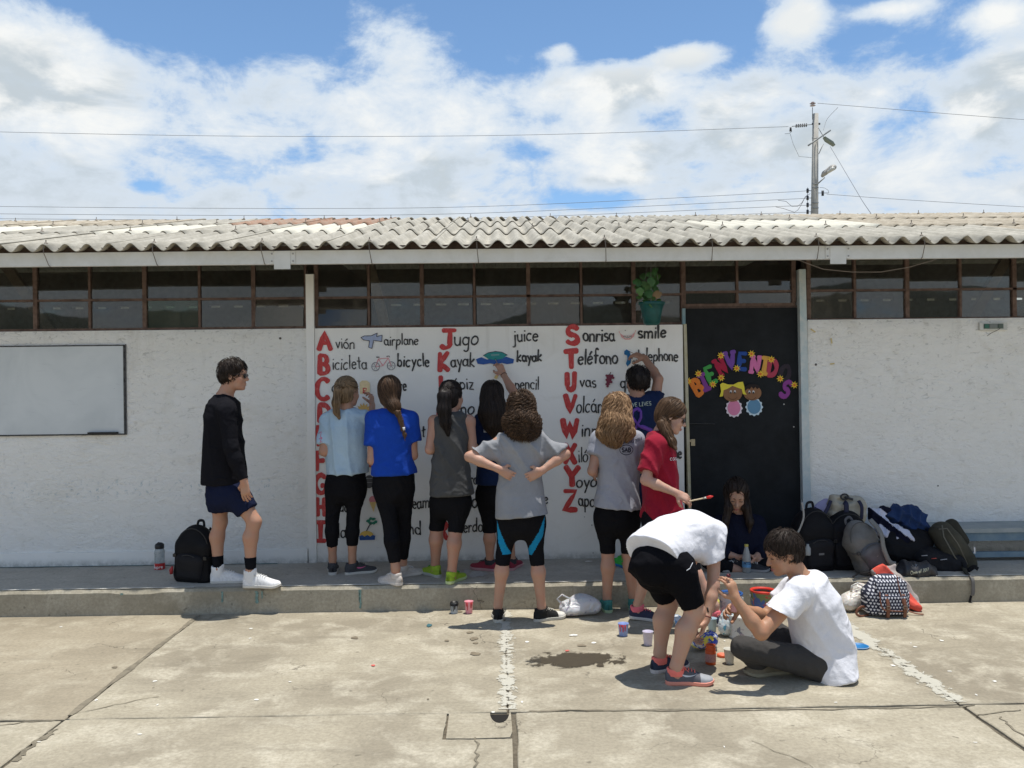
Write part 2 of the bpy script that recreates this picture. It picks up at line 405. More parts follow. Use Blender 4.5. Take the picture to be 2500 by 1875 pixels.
# ================================================================== THE SETTING
DK, DW, ZP = 6.48, 7.38, 0.19        # kerb face, wall face, height of the raised walk
def mat_concrete(name, base, dark, light, seed=0.0, wet=False):
    m, n, bs, out = newmat(name); pos = n.vmath('ADD', objco(n), (seed, seed * 1.7, 0)).outputs[0]
    big = n.noise(pos, 0.75, 6.0, 0.6, 0.6); mid = n.noise(pos, 3.4, 8.0, 0.66, 0.3); fine = n.noise(pos, 46.0, 6.0, 0.72); gr = n.noise(pos, 210.0, 3.0, 0.7)
    c = n.mix(n.ramp(big, [(0.36, 0.0), (0.60, 1.0)]), dark, base)
    c = n.mix(n.ramp(mid, [(0.48, 0.0), (0.66, 0.75)]), c, light)
    st = n.noise(n.n('ShaderNodeMapping', i={'Vector': pos, 'Scale': (0.6, 2.2, 1)}).outputs[0], 2.1, 7.0, 0.7, 0.8)
    c = n.mix(n.ramp(st, [(0.53, 0.0), (0.72, 0.45)]), c, tuple(x * 0.62 for x in dark))
    c = n.mix(n.ramp(fine, [(0.35, 0.45), (0.62, 0.0)]), c, tuple(x * 0.62 for x in dark))
    sp = n.noise(pos, 17.0, 2.0, 0.5); c = n.mix(n.ramp(sp, [(0.70, 0.0), (0.76, 0.6)]), c, tuple(x * 0.45 for x in dark))
    # hairline cracks
    vo = n.n('ShaderNodeTexVoronoi', feature='DISTANCE_TO_EDGE'); wv = n.vmath('ADD', pos, n.n('ShaderNodeTexNoise', i={'Vector': pos, 'Scale': 3.0, 'Detail': 5.0}).outputs['Color']).outputs[0]
    n.set(vo, 'Vector', wv); n.set(vo, 'Scale', 0.9)
    ck = n.math('MULTIPLY', n.smooth(vo.outputs['Distance'], 0.0, 0.006, 1.0, 0.0), n.ramp(n.noise(pos, 1.1, 2.0), [(0.5, 0.0), (0.62, 0.75)]))
    c = n.mix(ck, c, tuple(x * 0.35 for x in dark))
    n.set(bs, 'Base Color', c)
    n.set(bs, 'Roughness', 0.9); bs.inputs['Specular IOR Level'].default_value = 0.2
    h = n.math('ADD', n.math('MULTIPLY', fine, 0.6), n.math('ADD', n.math('MULTIPLY', gr, 0.4), n.math('MULTIPLY', ck, -1.2)))
    n.set(bs, 'Normal', n.n('ShaderNodeBump', i={'Strength': 0.55, 'Distance': 0.006, 'Height': h}).outputs[0])
    return m
def mat_plaster(name, rough_amt, streak=True):
    m, n, bs, out = newmat(name); pos = objco(n); sp = n.n('ShaderNodeSeparateXYZ', i={0: pos})
    big = n.noise(pos, 1.3, 5.0, 0.6)
    c = n.mix(n.ramp(big, [(0.35, 0.0), (0.7, 1.0)]), (0.83, 0.815, 0.77), (0.89, 0.875, 0.835))
    if rough_amt > 0.3:
        # trowelled plaster: torn curved ridges with a darker colour in the hollows
        wp = n.vmath('ADD', pos, n.vmath('SCALE', n.n('ShaderNodeTexNoise', i={'Vector': pos, 'Scale': 5.0, 'Detail': 3.0}).outputs['Color']).outputs[0]).outputs[0]
        mp = n.n('ShaderNodeMapping', i={'Vector': pos, 'Rotation': (0, 0.5, 0), 'Scale': (1.0, 1.0, 1.9)}).outputs[0]
        a = n.noise(mp, 17.0, 7.0, 0.62, 1.1); b = n.noise(mp, 5.5, 5.0, 0.6, 0.9); fn = n.noise(pos, 90.0, 4.0, 0.65)
        pit = n.ramp(a, [(0.33, 1.0), (0.425, 0.0)])
        zmask = n.smooth(sp.outputs[2], 0.6, 2.15, 0.35, 1.0)
        c = n.mix(n.math('MULTIPLY', n.math('MULTIPLY', pit, zmask), 0.5), c, (0.34, 0.33, 0.30))
        lowd = n.math('MULTIPLY', n.smooth(n.math('ABSOLUTE', n.math('SUBTRACT', sp.outputs[2], 0.84)), 0.0, 0.14, 1.0, 0.0), n.ramp(n.noise(pos, 24.0, 5.0, 0.7), [(0.56, 0.0), (0.66, 0.8)]))
        c = n.mix(n.math('MULTIPLY', lowd, n.smooth(sp.outputs[0], -1.3, -2.2)), c, (0.32, 0.42, 0.47))
        h = n.math('ADD', n.math('MULTIPLY', a, 1.1), n.math('ADD', n.math('MULTIPLY', b, 1.3), n.math('MULTIPLY', fn, 0.25)))
        dist = 0.022
    else:
        a = n.noise(pos, 30.0, 6.0, 0.65); h = n.math('ADD', a, n.math('MULTIPLY', n.noise(pos, 4.0), 2.0)); dist = 0.006
    if streak:
        st = n.noise(n.n('ShaderNodeMapping', i={'Vector': pos, 'Scale': (9, 9, 0.7)}).outputs[0], 1.0, 5.0, 0.7)
        c = n.mix(n.math('MULTIPLY', n.ramp(st, [(0.55, 0.0), (0.75, 0.30)]), n.smooth(sp.outputs[2], 1.6, 2.2)), c, (0.42, 0.40, 0.35))
    sc1 = n.ramp(n.noise(pos, 2.6, 6.0, .65, .8), [(.55, 0.0), (.72, .34)]); c = n.mix(sc1, c, (.60, .56, .47))
    sc2 = n.math('MULTIPLY', n.ramp(n.noise(n.n('ShaderNodeMapping', i={'Vector': pos, 'Scale': (3, 3, 14)}).outputs[0], 2.4, 5.0, .7, .3), [(.66, 0.0), (.72, .45)]), n.smooth(sp.outputs[2], 1.3, .7)); c = n.mix(sc2, c, (.36, .37, .37))
    foot = n.math('MULTIPLY', n.smooth(sp.outputs[2], 0.19, 0.27, 1.0, 0.0), n.ramp(n.noise(pos, 14.0, 5.0, 0.7), [(0.35, 0.15), (0.6, 0.8)]))
    c = n.mix(foot, c, (0.36, 0.36, 0.33))
    n.set(bs, 'Base Color', c); n.set(bs, 'Roughness', 0.85); bs.inputs['Specular IOR Level'].default_value = 0.25
    n.set(bs, 'Normal', n.n('ShaderNodeBump', i={'Strength': 0.65 if rough_amt > 0.3 else 0.3, 'Distance': dist, 'Height': h}).outputs[0])
    return m
def mat_rust(name, c1, c2, sc=18.0):
    m, n, bs, out = newmat(name); pos = objco(n); f = n.noise(pos, sc, 7.0, 0.7, 0.4)
    n.set(bs, 'Base Color', n.ramp(f, [(0.35, c1), (0.62, c2)])); n.set(bs, 'Roughness', 0.8)
    n.set(bs, 'Normal', n.n('ShaderNodeBump', i={'Strength': 0.4, 'Distance': 0.004, 'Height': f}).outputs[0]); return m
def mat_sheet(name, base, dark, grime):
    m, n, bs, out = newmat(name); tcn = n.n('ShaderNodeTexCoord'); pos = objco(n)
    rnd = n.n('ShaderNodeObjectInfo').outputs['Random']
    mp = n.n('ShaderNodeMapping', i={'Vector': n.vmath('ADD', pos, n.n('ShaderNodeCombineXYZ', i={0: n.math('MULTIPLY', rnd, 30.0)}).outputs[0]).outputs[0], 'Scale': (1, 0.28, 0.5)}).outputs[0]
    f = n.noise(mp, 22.0, 8.0, 0.72, 0.6); g = n.noise(pos, 2.2, 5.0, 0.6); h = n.noise(pos, 120.0, 4.0, 0.7)
    c = n.mix(n.ramp(f, [(0.42, grime), (0.62, 0.0)]), base, dark)
    c = n.mix(n.ramp(g, [(0.45, 0.0), (0.7, grime * 0.6)]), c, tuple(x * 0.75 for x in dark))
    c = n.mix(n.math('MULTIPLY', rnd, 0.25), c, tuple(x * 0.72 for x in base))
    n.set(bs, 'Base Color', c); n.set(bs, 'Roughness', 0.88); bs.inputs['Specular IOR Level'].default_value = 0.2
    n.set(bs, 'Normal', n.n('ShaderNodeBump', i={'Strength': 0.5, 'Distance': 0.004, 'Height': n.math('ADD', f, n.math('MULTIPLY', h, 0.5))}).outputs[0]); return m
def mat_glass(name, tint=(0.9, 0.93, 0.92), dirt=0.05):
    m, n, bs, out = newmat(name); n.t.nodes.remove(bs); pos = objco(n)
    fr = n.n('ShaderNodeFresnel', i={'IOR': 1.52}).outputs[0]
    tr = n.n('ShaderNodeBsdfTransparent', i={'Color': (*tint, 1)}); gl = n.n('ShaderNodeBsdfGlossy', i={'Roughness': 0.02, 'Color': (1, 1, 1, 1)})
    n.set(gl, 'Normal', n.n('ShaderNodeBump', i={'Strength': 0.05, 'Distance': 0.01, 'Height': n.noise(pos, 3.0, 2.0)}).outputs[0])
    df = n.n('ShaderNodeBsdfDiffuse', i={'Color': (0.30, 0.27, 0.23, 1)})
    mx = n.n('ShaderNodeMixShader', i={0: n.math('MULTIPLY', fr, 0.95, clamp=True), 1: tr.outputs[0], 2: gl.outputs[0]})
    dd = n.ramp(n.noise(n.n('ShaderNodeMapping', i={'Vector': pos, 'Scale': (1, 1, 0.4)}).outputs[0], 6.0, 6.0, 0.7), [(0.35, dirt * 0.5), (0.75, dirt * 1.8)])
    m2 = n.n('ShaderNodeMixShader', i={0: dd, 1: mx.outputs[0], 2: df.outputs[0]})
    n.t.links.new(m2.outputs[0], out.inputs[0]); return m

m_yard = mat_concrete('yard_concrete', (0.41, 0.365, 0.275), (0.27, 0.235, 0.175), (0.57, 0.52, 0.41))
m_yard2 = mat_concrete('yard_concrete_tan', (0.37, 0.32, 0.235), (0.28, 0.24, 0.175), (0.47, 0.42, 0.32), 11.3)
m_walk = mat_concrete('walk_concrete', (0.50, 0.455, 0.385), (0.40, 0.365, 0.31), (0.56, 0.51, 0.43), 5.1)
m_kerb = mat_concrete('kerb_concrete', (0.44, 0.40, 0.315), (0.30, 0.27, 0.205), (0.50, 0.46, 0.37), 3.3)
m_dirt = M((0.13, 0.11, 0.08), 0.95, 0.35, 30.0, 0.6, 90.0)
m_far = mat_concrete('far_ground', (0.34, 0.32, 0.25), (0.24, 0.23, 0.17), (0.42, 0.39, 0.32), 21.0)
m_rough = mat_plaster('rough_plaster', 1.0); m_smooth = mat_plaster('smooth_plaster', 0.1); m_plinth = mat_plaster('plinth_paint', 0.1, False)
m_frame = mat_rust('rusty_frame', (0.075, 0.045, 0.035), (0.17, 0.11, 0.085)); m_brown = mat_rust('brown_board', (0.055, 0.036, 0.028), (0.11, 0.072, 0.055))
m_white = mat_rust('white_paint', (0.62, 0.61, 0.56), (0.70, 0.69, 0.65), 5.0)
m_glass = mat_glass('pane_glass'); m_glassg = mat_glass('green_glass', (0.65, 0.85, 0.75), 0.10); m_dusty = mat_glass('dusty_glass', (0.85, 0.85, 0.8), 0.12)

# ---- ground: base sheet to the horizon, then the yard's slabs
g = MB(); g.add([(-900, -900, -0.03), (900, -900, -0.03), (900, 900, -0.03), (-900, 900, -0.03)], [(0, 1, 2, 3)])
struct(g.build('ground', m_far))
yard = struct(thing('yard_paving', None, None, (0, 4, 0)))
random.seed(5)
bed = MB(); bed.box(-9.0, 9.0, -6.4, DK, -0.029, -0.014); bed.build('joint_bed', m_dirt, yard)
XJ = [-9.0, -6.75, -4.5, -2.25, 0.03, 2.39, 4.7, 7.0, 9.0]; YJ = [-6.3, -3.6, -0.9, 1.75, 4.45, DK]
def edge(a, b, seed, amp=0.009, n=30):
    """a wavering line of points from a to b (2d)"""
    rr = random.Random(seed); a = Vector(a); b = Vector(b); t = (b - a).normalized(); nn = Vector((-t.y, t.x)); o = []; w1 = 0
    for i in range(n + 1):
        w1 = w1 * 0.7 + rr.uniform(-1, 1) * amp * 0.6
        o.append(a.lerp(b, i / n) + nn * (w1 if 0 < i < n else 0))
    return o
def slab(x0, x1, y0, y1, seed, mat, dz=0.0, name='slab', parent=None, gap=0.005, holes=None):
    g_ = gap
    e = edge((x0 + g_, y0 + g_), (x1 - g_, y0 + g_), seed) [:-1] + edge((x1 - g_, y0 + g_), (x1 - g_, y1 - g_), seed + 1)[:-1] + edge((x1 - g_, y1 - g_), (x0 + g_, y1 - g_), seed + 2)[:-1] + edge((x0 + g_, y1 - g_), (x0 + g_, y0 + g_), seed + 3)[:-1]
    cx, cy = (x0 + x1) / 2, (y0 + y1) / 2; n = len(e); vs = []
    for z, k in ((-0.02, 0.0), (-0.004 + dz, 0.0), (0.0 + dz, 0.005)):
        for p in e: vs.append((p.x - math.copysign(k, p.x - cx), p.y - math.copysign(k, p.y - cy), z))
    fs = [(i, (i + 1) % n, n + (i + 1) % n, n + i) for i in range(n)] + [(n + i, n + (i + 1) % n, 2 * n + (i + 1) % n, 2 * n + i) for i in range(n)] + [tuple(2 * n + i for i in range(n))]
    return mesh_obj(name, vs, fs, mat, parent)
for i in range(len(XJ) - 1):
    for j in range(len(YJ) - 1):
        sx = 0.028 if (XJ[i] == 0.03 and j <= 3) else 0; ex_ = 0.028 if (XJ[i + 1] == 0.03 and j <= 3) else 0
        mt = m_yard2 if (i == 2 and j == 4) else m_yard
        gp = 0.013 if j <= 3 and i in (2, 3, 4, 5) else 0.006
        if i == 3 and j == 3:
            # the slab with the small patched corner and the drain hole
            lp = [Vector((XJ[i] + .006, YJ[j] + .006)), Vector((XJ[i + 1] + ex_ - .007, YJ[j] + .006)), Vector((XJ[i + 1] + ex_ - .012, 4.113)), Vector((-.29, 4.117)), Vector((-.288, YJ[j + 1] - .007)), Vector((XJ[i] + .006, YJ[j + 1] - .007))]
            e = []
            for q in range(6): e += edge(lp[q], lp[(q + 1) % 6], 70 + q, 0.006, 16)[:-1]
            n_ = len(e); mesh_obj('slab', [(p.x, p.y, -.02) for p in e] + [(p.x, p.y, 0.0) for p in e], [(q, (q + 1) % n_, n_ + (q + 1) % n_, n_ + q) for q in range(n_)] + [tuple(range(n_, 2 * n_))], mt, yard)
            # patch with a half round notch for the drain
            c0 = Vector((-0.014, 4.3, 0)); x1_, y1_ = XJ[i + 1] + ex_ - 0.01, YJ[j + 1] - 0.008; pts = [(-0.272, 4.13), (-.15, 4.124), (x1_ - .012, 4.131), (x1_, 4.2), (x1_ - .004, y1_)]
            for q in range(11): an = math.pi * q / 10; pts.append((c0.x + 0.050 * math.cos(an), y1_ - 0.001 - 0.135 * math.sin(an)))
            pts.append((-0.275, y1_)); n_ = len(pts)
            mesh_obj('slab', [(p[0], p[1], -0.028) for p in pts] + [(p[0], p[1], 0.0) for p in pts], [(q, (q + 1) % n_, n_ + (q + 1) % n_, n_ + q) for q in range(n_)] + [tuple(range(n_, 2 * n_))], m_yard, yard)
        else:
            slab(XJ[i] + sx, XJ[i + 1] + ex_, YJ[j], YJ[j + 1], i * 31 + j, mt, 0.0, parent=yard, gap=gp)
_hc = Vector((-0.014, 4.3, 0)); _h = [(_hc.x + .056 * math.cos(math.pi * q / 12), YJ[4] - .010 - .142 * math.sin(math.pi * q / 12), -.0095) for q in range(13)]
mesh_obj('drain_hole_shade', _h, [tuple(reversed(range(13)))], M((.012, .010, .008), .9, 0), yard)  # flat black half disc paints the shade inside the drain
# white lime lines over two joints, with ragged edges
def mat_patchy(name, col, sc, lo, xc=None, wd=.07):
    m, n, bs, out = newmat(name); pos = objco(n); tr = n.n('ShaderNodeBsdfTransparent')
    bs.inputs['Roughness'].default_value = .9; n.set(bs, 'Base Color', n.mix(n.noise(pos, 40.0, 4.0), tuple(x * .85 for x in col), col))
    fac = n.noise(pos, sc, 7.0, .72, .4)
    if xc is not None:
        dx = n.math('ABSOLUTE', n.math('SUBTRACT', n.n('ShaderNodeSeparateXYZ', i={0: pos}).outputs[0], xc)); core = n.smooth(dx, .004, .010)
        fac = n.math('MULTIPLY_ADD', fac, 2.3, -.65)
        fac = n.math('SUBTRACT', n.math('ADD', fac, .16), n.math('POWER', n.math('DIVIDE', dx, wd), 1.6)); fac = n.math('SUBTRACT', fac, n.math('MULTIPLY', n.math('SUBTRACT', 1.0, core), .10))
        fac = n.math('ADD', fac, n.math('MULTIPLY', n.math('SUBTRACT', n.noise(pos, 2.2, 2.0), .5), .7))
    mx = n.n('ShaderNodeMixShader', i={0: n.math('MULTIPLY', n.smooth(fac, lo, lo + .14), .85), 1: tr.outputs[0], 2: bs.outputs[0]}); n.t.links.new(mx.outputs[0], out.inputs[0]); return m
m_lime = mat_patchy('lime_paint', (0.56, 0.535, 0.45), 9.0, 0.36)
def ragged(cx0, cy0, cx1, cy1, w, seed, z=0.004, mat=m_lime, name='lime_line', n=90, jag=0.5):
    rr = random.Random(seed); A = Vector((cx0, cy0)); B = Vector((cx1, cy1)); t = (B - A).normalized(); nn = Vector((-t.y, t.x)); L = []; R = []; a = b = 0
    for i in range(n + 1):
        a = a * 0.75 + rr.uniform(-1, 1) * jag; b = b * 0.75 + rr.uniform(-1, 1) * jag
        m_ = 1.0 + 0.5 * math.sin(i * 0.21 + seed) * 0.6
        p = A.lerp(B, i / n); L.append(p + nn * (w * max(0.25, m_ + 0.45 * a))); R.append(p - nn * (w * max(0.25, m_ + 0.45 * b)))
    vs = [(p.x, p.y, z) for p in L] + [(p.x, p.y, z) for p in R]
    fs = [(i, n + 1 + i, n + 2 + i, i + 1) for i in range(n)]
    return struct(mesh_obj(name, vs, fs, mat))
ragged(0.03, 6.44, 0.03, 4.48, 0.16, 3, mat=mat_patchy('lime_paint', (0.58, 0.555, 0.47), 16.0, .38, .03, .088), jag=.15)
ragged(2.39, 6.3, 2.39, 4.47, 0.22, 8, mat=mat_patchy('lime_paint', (0.56, 0.535, 0.45), 13.0, .38, 2.39, .125), jag=.15)
# crevice cement smeared at the left joint, damp spots and the wet stain
def blotch(px, py, rx, ry, seed, mat, z=0.004, name='stain', n=60, jag=0.35, zz=0.0):
    rr = random.Random(seed); c = G(px, py, zz); sx = rx / (FPX / c.y); sy = ry * c.y * c.y / (FPX * (1.7 - zz)); f = [rr.uniform(0, 6.28) for _ in range(7)]; vs = []
    for i in range(n):
        an = 6.283 * i / n; r = 1 + jag * sum(math.sin((k + 2) * an + f[k]) / (k + 1.6) for k in range(7)) * 0.55 + rr.uniform(-.07, .07)
        vs.append((c.x + sx * r * math.cos(an), c.y + sy * r * math.sin(an), zz + z))
    return struct(mesh_obj(name, vs, [tuple(range(n))], mat))
def mat_soft(name, col, c, rx, ry, rough):
    m, n, bs, out = newmat(name); pos = objco(n); s = n.n('ShaderNodeSeparateXYZ', i={0: pos}); tr = n.n('ShaderNodeBsdfTransparent')
    u = n.math('DIVIDE', n.math('SUBTRACT', s.outputs[0], c[0]), rx); v = n.math('DIVIDE', n.math('SUBTRACT', s.outputs[1], c[1]), ry); r = n.math('SQRT', n.math('ADD', n.math('MULTIPLY', u, u), n.math('MULTIPLY', v, v)))
    nz = n.math('MULTIPLY', n.math('SUBTRACT', n.noise(pos, 7.0, 8.0, .68, .6), .5), 2.6); f = n.smooth(n.math('ADD', r, nz), .78, .98, 1.0, 0.0)
    n.set(bs, 'Base Color', n.mix(n.noise(pos, 26.0, 6.0, .7), tuple(x * .6 for x in col), tuple(x * 1.5 for x in col))); bs.inputs['Roughness'].default_value = rough
    mx = n.n('ShaderNodeMixShader', i={0: n.math('MULTIPLY', f, .93), 1: tr.outputs[0], 2: bs.outputs[0]}); n.t.links.new(mx.outputs[0], out.inputs[0]); return m
_wc = G(1408, 1612); m_wet = mat_soft('wet_concrete', (0.050, 0.038, 0.022), _wc, .29, .15, .6); m_damp = M((0.20, 0.165, 0.115), 0.6, 0.2, 30.0)
blotch(1412, 1612, 170, 60, 4, m_wet, 0.004, 'wet_stain', 60, 0.05)
for k, (px, py, rx, ry) in enumerate(((1160, 1597, 13, 4), (1157, 1560, 10, 4), (1147, 1545, 8, 2.5), (1091, 1565, 6, 2), (866, 1558, 9, 3), (280, 1630, 7, 2), (1161, 1571, 6, 2), (1045, 1708, 3, 1.5), (1420, 1577, 12, 2.4), (1122, 1494, 6, 2.5))):
    blotch(px, py, rx, ry, 30 + k, m_damp, 0.004, 'damp_spot', 30)
m_spark = M((0.74, 0.72, 0.66), 0.9, 0.1)
for k in range(26):
    rr = random.Random(100 + k); blotch(rr.uniform(20, 2480), rr.uniform(1500, 1860), rr.uniform(1.5, 6), rr.uniform(.8, 2.2), 200 + k, m_spark, 0.0035, 'paint_fleck', 12)
for px, py, rx, ry, c in ((1048, 1528, 6, 4, (0.04, 0.12, 0.14)), (911, 1626, 5, 2, (.6, .12, .1)), (1385, 1590, 5, 1.6, (.6, .12, .1)), (1128, 1484, 7, 2.5, (0.62, .13, .15)), (1400, 1552, 10, 2, (.75, .74, .7))):
    blotch(px, py, rx, ry, int(px), M(c, 0.7), 0.005, 'paint_drip', 16)
m_band = M((0.19, 0.165, 0.12), 0.95, 0.3, 18.0, 0.4, 60.0)
def crack(pts, wd, seed):
    rr = random.Random(seed); q = [G(*p) for p in pts]; o = []
    for a, b in zip(q[:-1], q[1:]):
        for i in range(8): o.append(a.lerp(b, i / 8))
    o.append(q[-1]); L = []; R = []
    for i, p in enumerate(o):
        w_ = wd * rr.uniform(0.4, 1.4); dx, dy = rr.uniform(-1, 1) * 0.012, rr.uniform(-1, 1) * 0.012; t = (o[min(i + 1, len(o) - 1)] - o[max(i - 1, 0)]).normalized(); nn = Vector((-t.y, t.x, 0))
        c = p + Vector((dx, dy, 0)); L.append(c + nn * w_); R.append(c - nn * w_)
    n = len(o); struct(mesh_obj('crack', [(p.x, p.y, 0.0032) for p in L] + [(p.x, p.y, 0.0032) for p in R], [(i, i + 1, n + i + 1, n + i) for i in range(n - 1)], m_band))
crack([(165, 1756), (0, 1770)], 0.004, 1); crack([(385, 1700), (170, 1745)], 0.003, 2); crack([(2380, 1745), (2500, 1735)], 0.006, 3); crack([(2440, 1750), (2500, 1800)], 0.005, 6)
crack([(1165, 1800), (1163, 1875)], 0.005, 4); crack([(1290, 1737), (1500, 1735), (1800, 1734), (2100, 1731), (2385, 1724)], 0.008, 14); crack([(30, 1862), (90, 1812), (140, 1780)], 0.014, 5); crack([(1840, 1810), (1990, 1875)], 0.0025, 7); crack([(280, 1500), (470, 1492)], 0.002, 9)
struct(ragged(-2.25, 6.42, -2.25, 4.5, 0.016, 12, 0.0036, m_band, 'joint_fill', 110, 0.4))

# ---- raised walk with its kerb face
wk = MB(); wk.box(-9, 9, DK + 0.04, DW + 0.0, 0.0, ZP); walk = struct(wk.build('raised_walk', m_walk))
bm = bmesh.new(); nxs = 240
kv = []
for i in range(nxs + 1):
    x = -9 + 18 * i / nxs; rr = random.Random(i); ch = 0.0
    ch = (0.012 if abs(x + 2.75) < 0.16 else 0.0) + rr.uniform(0, 0.0035)
    kv.append([(x, DK, -0.02), (x, DK + rr.uniform(-.0015, .0015), ZP - 0.022 - ch), (x, DK + 0.014 + ch, ZP - 0.004), (x, DK + 0.05, ZP + 0.002), (x, DK + 0.05, -0.02)])
kvs = [p for r_ in kv for p in r_]; kf = [(i * 5 + j, (i + 1) * 5 + j, (i + 1) * 5 + j + 1, i * 5 + j + 1) for i in range(nxs) for j in range(4)]
struct(mesh_obj('kerb', kvs, kf, m_kerb)); bm.free()
for px0, px1, s in ((0, 470, 1), (590, 1215, 2), (1255, 1470, 3), (1760, 2060, 4), (2290, 2500, 5), (-600, -10, 6), (2510, 3000, 7)):
    a = P(px0, 1430, DK); b = P(px1, 1430, DK); ragged(a.x, DK + 0.032, b.x, DK + 0.032, 0.008, s, ZP + 0.006, M((0.70, 0.68, 0.62), 0.8, 0.1), 'painted_sunlit_lip', 60, 0.3)  # pale strips paint the sunlit lip of the kerb into its colour
# green moss line, cracks and drips on the walk and kerb
m_moss = M((0.13, 0.20, 0.19), 0.95, 0.4, 40.0); m_teal = M((0.05, 0.30, 0.33), 0.8, 0.3, 30.0)
ms = ragged(-4.6, DW - 0.02, -1.9, DW - 0.02, 0.018, 41, ZP + 0.004, m_moss, 'moss_line', 80, 0.6)
for px, w_, h_ in ((543, 5, 26), (627, 9, 30), (640, 4, 18), (880, 6, 46), (297, 9, 5), (877, 3, 30)):
    o = P(px, 1440, DK); s_ = DK / FPX; rr = random.Random(px); vs = []; n = 14; top = ZP - 0.024; hh = h_ * s_
    L = [(o.x - w_ * s_ * 0.5 * rr.uniform(.4, 1.2), DK - 0.004, top - hh * i / n) for i in range(n + 1)]; R = [(o.x + w_ * s_ * 0.5 * rr.uniform(.4, 1.2), DK - 0.004, top - hh * i / n) for i in range(n + 1)]
    struct(mesh_obj('paint_run', L + R, [(i, i + 1, n + 2 + i, n + 1 + i) for i in range(n)], M((0.17, 0.27, 0.25), 0.85, 0.35, 60.0)))
blotch(1165, 1402, 26, 6, 77, M((0.40, 0.39, 0.37), 0.85, 0.2, 50.0), 0.003, 'paint_smear', 50, 0.6, ZP); blotch(1140, 1395, 9, 4, 78, M((0.40, 0.39, 0.37), 0.85, 0.2, 50.0), 0.003, 'paint_smear', 30, 0.6, ZP)
blotch(1437, 1371, 8, 1.6, 79, m_spark, 0.003, 'paint_fleck', 20, 0.4, ZP)

# ---- hills far behind the camera and beyond the building (seen in the glass)
hv = []; hn = 120
for i in range(hn + 1):
    an = 2 * math.pi * i / hn; x, y = math.sin(an), math.cos(an); back = max(0.0, -y)
    h = 8 + back * (24 + 12 * math.sin(an * 3 + 0.4) + 12 * math.sin(an * 7 + 1) + 5 * math.sin(an * 17)) + 3 * math.sin(an * 11)
    for k, (rr_, hh) in enumerate(((430, -2), (470, h * 0.45), (540, h * 0.8), (620, h), (800, h * 0.3))): hv.append((x * rr_, y * rr_, hh))
hf = [(i * 5 + k, i * 5 + k + 1, (i + 1) * 5 + k + 1, (i + 1) * 5 + k) for i in range(hn) for k in range(4)]
struct(mesh_obj('hills', hv, hf, M((0.035, 0.045, 0.035), 0.95, 0.4, 0.02), None, True))

# ================================================================== THE SCHOOL BUILDING
bld = thing('school_building', 'long low white school building with corrugated cement roof and painted alphabet wall', 'building', (0, DW, ZP))
def wz(py, px=1250, Y=DW): return P(px, py, Y).z
ZB, ZM, ZT = 2.196, 2.462, 2.80       # window sill, middle bar, head
XL, XC0, XC1, XD1 = P(748, 900, DW).x, P(769, 900, DW).x, P(1668, 900, DW).x, P(1952, 900, DW).x
XR0 = P(1968, 900, DW).x; XEND = 9.0
def wallpart(name, x0, x1, z0, z1, mat, y0=DW, y1=DW + 0.15, nx=1):
    b = MB(); b.box(x0, x1, y0, y1, z0, z1); return b.build(name, mat, bld)
def roughwall(x0, x1, z0, z1, seed):
    """front face with real unevenness"""
    nx = int((x1 - x0) / 0.05); nz = int((z1 - z0) / 0.05); X = np.linspace(x0, x1, nx + 1); Z = np.linspace(z0, z1, nz + 1)
    gx, gz = np.meshgrid(X, Z, indexing='ij'); p = np.stack([gx.ravel(), np.zeros(gx.size), gz.ravel()], 1)
    y = DW - 0.004 + 0.0035 * wob(p, seed, 9.0) + 0.002 * wob(p, seed + 1, 34.0)
    ed = (gx.ravel() < x0 + .01) | (gx.ravel() > x1 - .01) | (gz.ravel() > z1 - .01)
    y[ed] = DW + 0.01; p[:, 1] = y
    f = [(i * (nz + 1) + j, (i + 1) * (nz + 1) + j, (i + 1) * (nz + 1) + j + 1, i * (nz + 1) + j + 1) for i in range(nx) for j in range(nz)]
    o = mesh_obj('plaster_face', p, np.array(f), m_rough, bld, True); return o
wallpart('wall', -XEND, XL, ZP - 0.05, ZB, m_smooth, DW + 0.012)
roughwall(-XEND, XL, ZP + 0.112, ZB, 3); wallpart('plinth', -XEND, XL - 0.004, ZP - 0.05, ZP + 0.118, m_plinth, DW - 0.022, DW + 0.01)
wallpart('wall', XR0 + 0.02, XEND, ZP - 0.05, ZB + 0.02, m_smooth, DW + 0.012); roughwall(XR0 + 0.02, XEND, ZP - 0.01, ZB + 0.03, 8)
wallpart('wall', XC0, XC1 + 0.0, ZP - 0.05, ZB, m_smooth, DW + 0.004)
for x0, x1 in ((XL, XC0),): 
    wallpart('pillar', x0 + 0.004, x1 - 0.002, ZP - 0.05, 2.66, m_smooth, DW - 0.012, DW + 0.16)
m_bluew = mat_rust('pale_blue_paint', (0.42, 0.52, 0.54), (0.60, 0.63, 0.61), 10.0)
b = MB(); p0 = P(1950, 652, DW - .02); p1 = P(1966, 652, DW - .02); q0 = P(1962, 1370, DW - .02); q1 = P(1982, 1370, DW - .02)
b.add([(q0.x, DW - .03, ZP - .02), (q1.x, DW - .03, ZP - .02), (p1.x, DW - .03, 2.66), (p0.x, DW - .03, 2.66), (q0.x, DW + .15, ZP - .02), (q1.x, DW + .15, ZP - .02), (p1.x, DW + .15, 2.66), (p0.x, DW + .15, 2.66)],
      [(0, 1, 2, 3), (5, 4, 7, 6), (4, 0, 3, 7), (1, 5, 6, 2), (3, 2, 6, 7)]); b.build('door_post', m_bluew, bld)
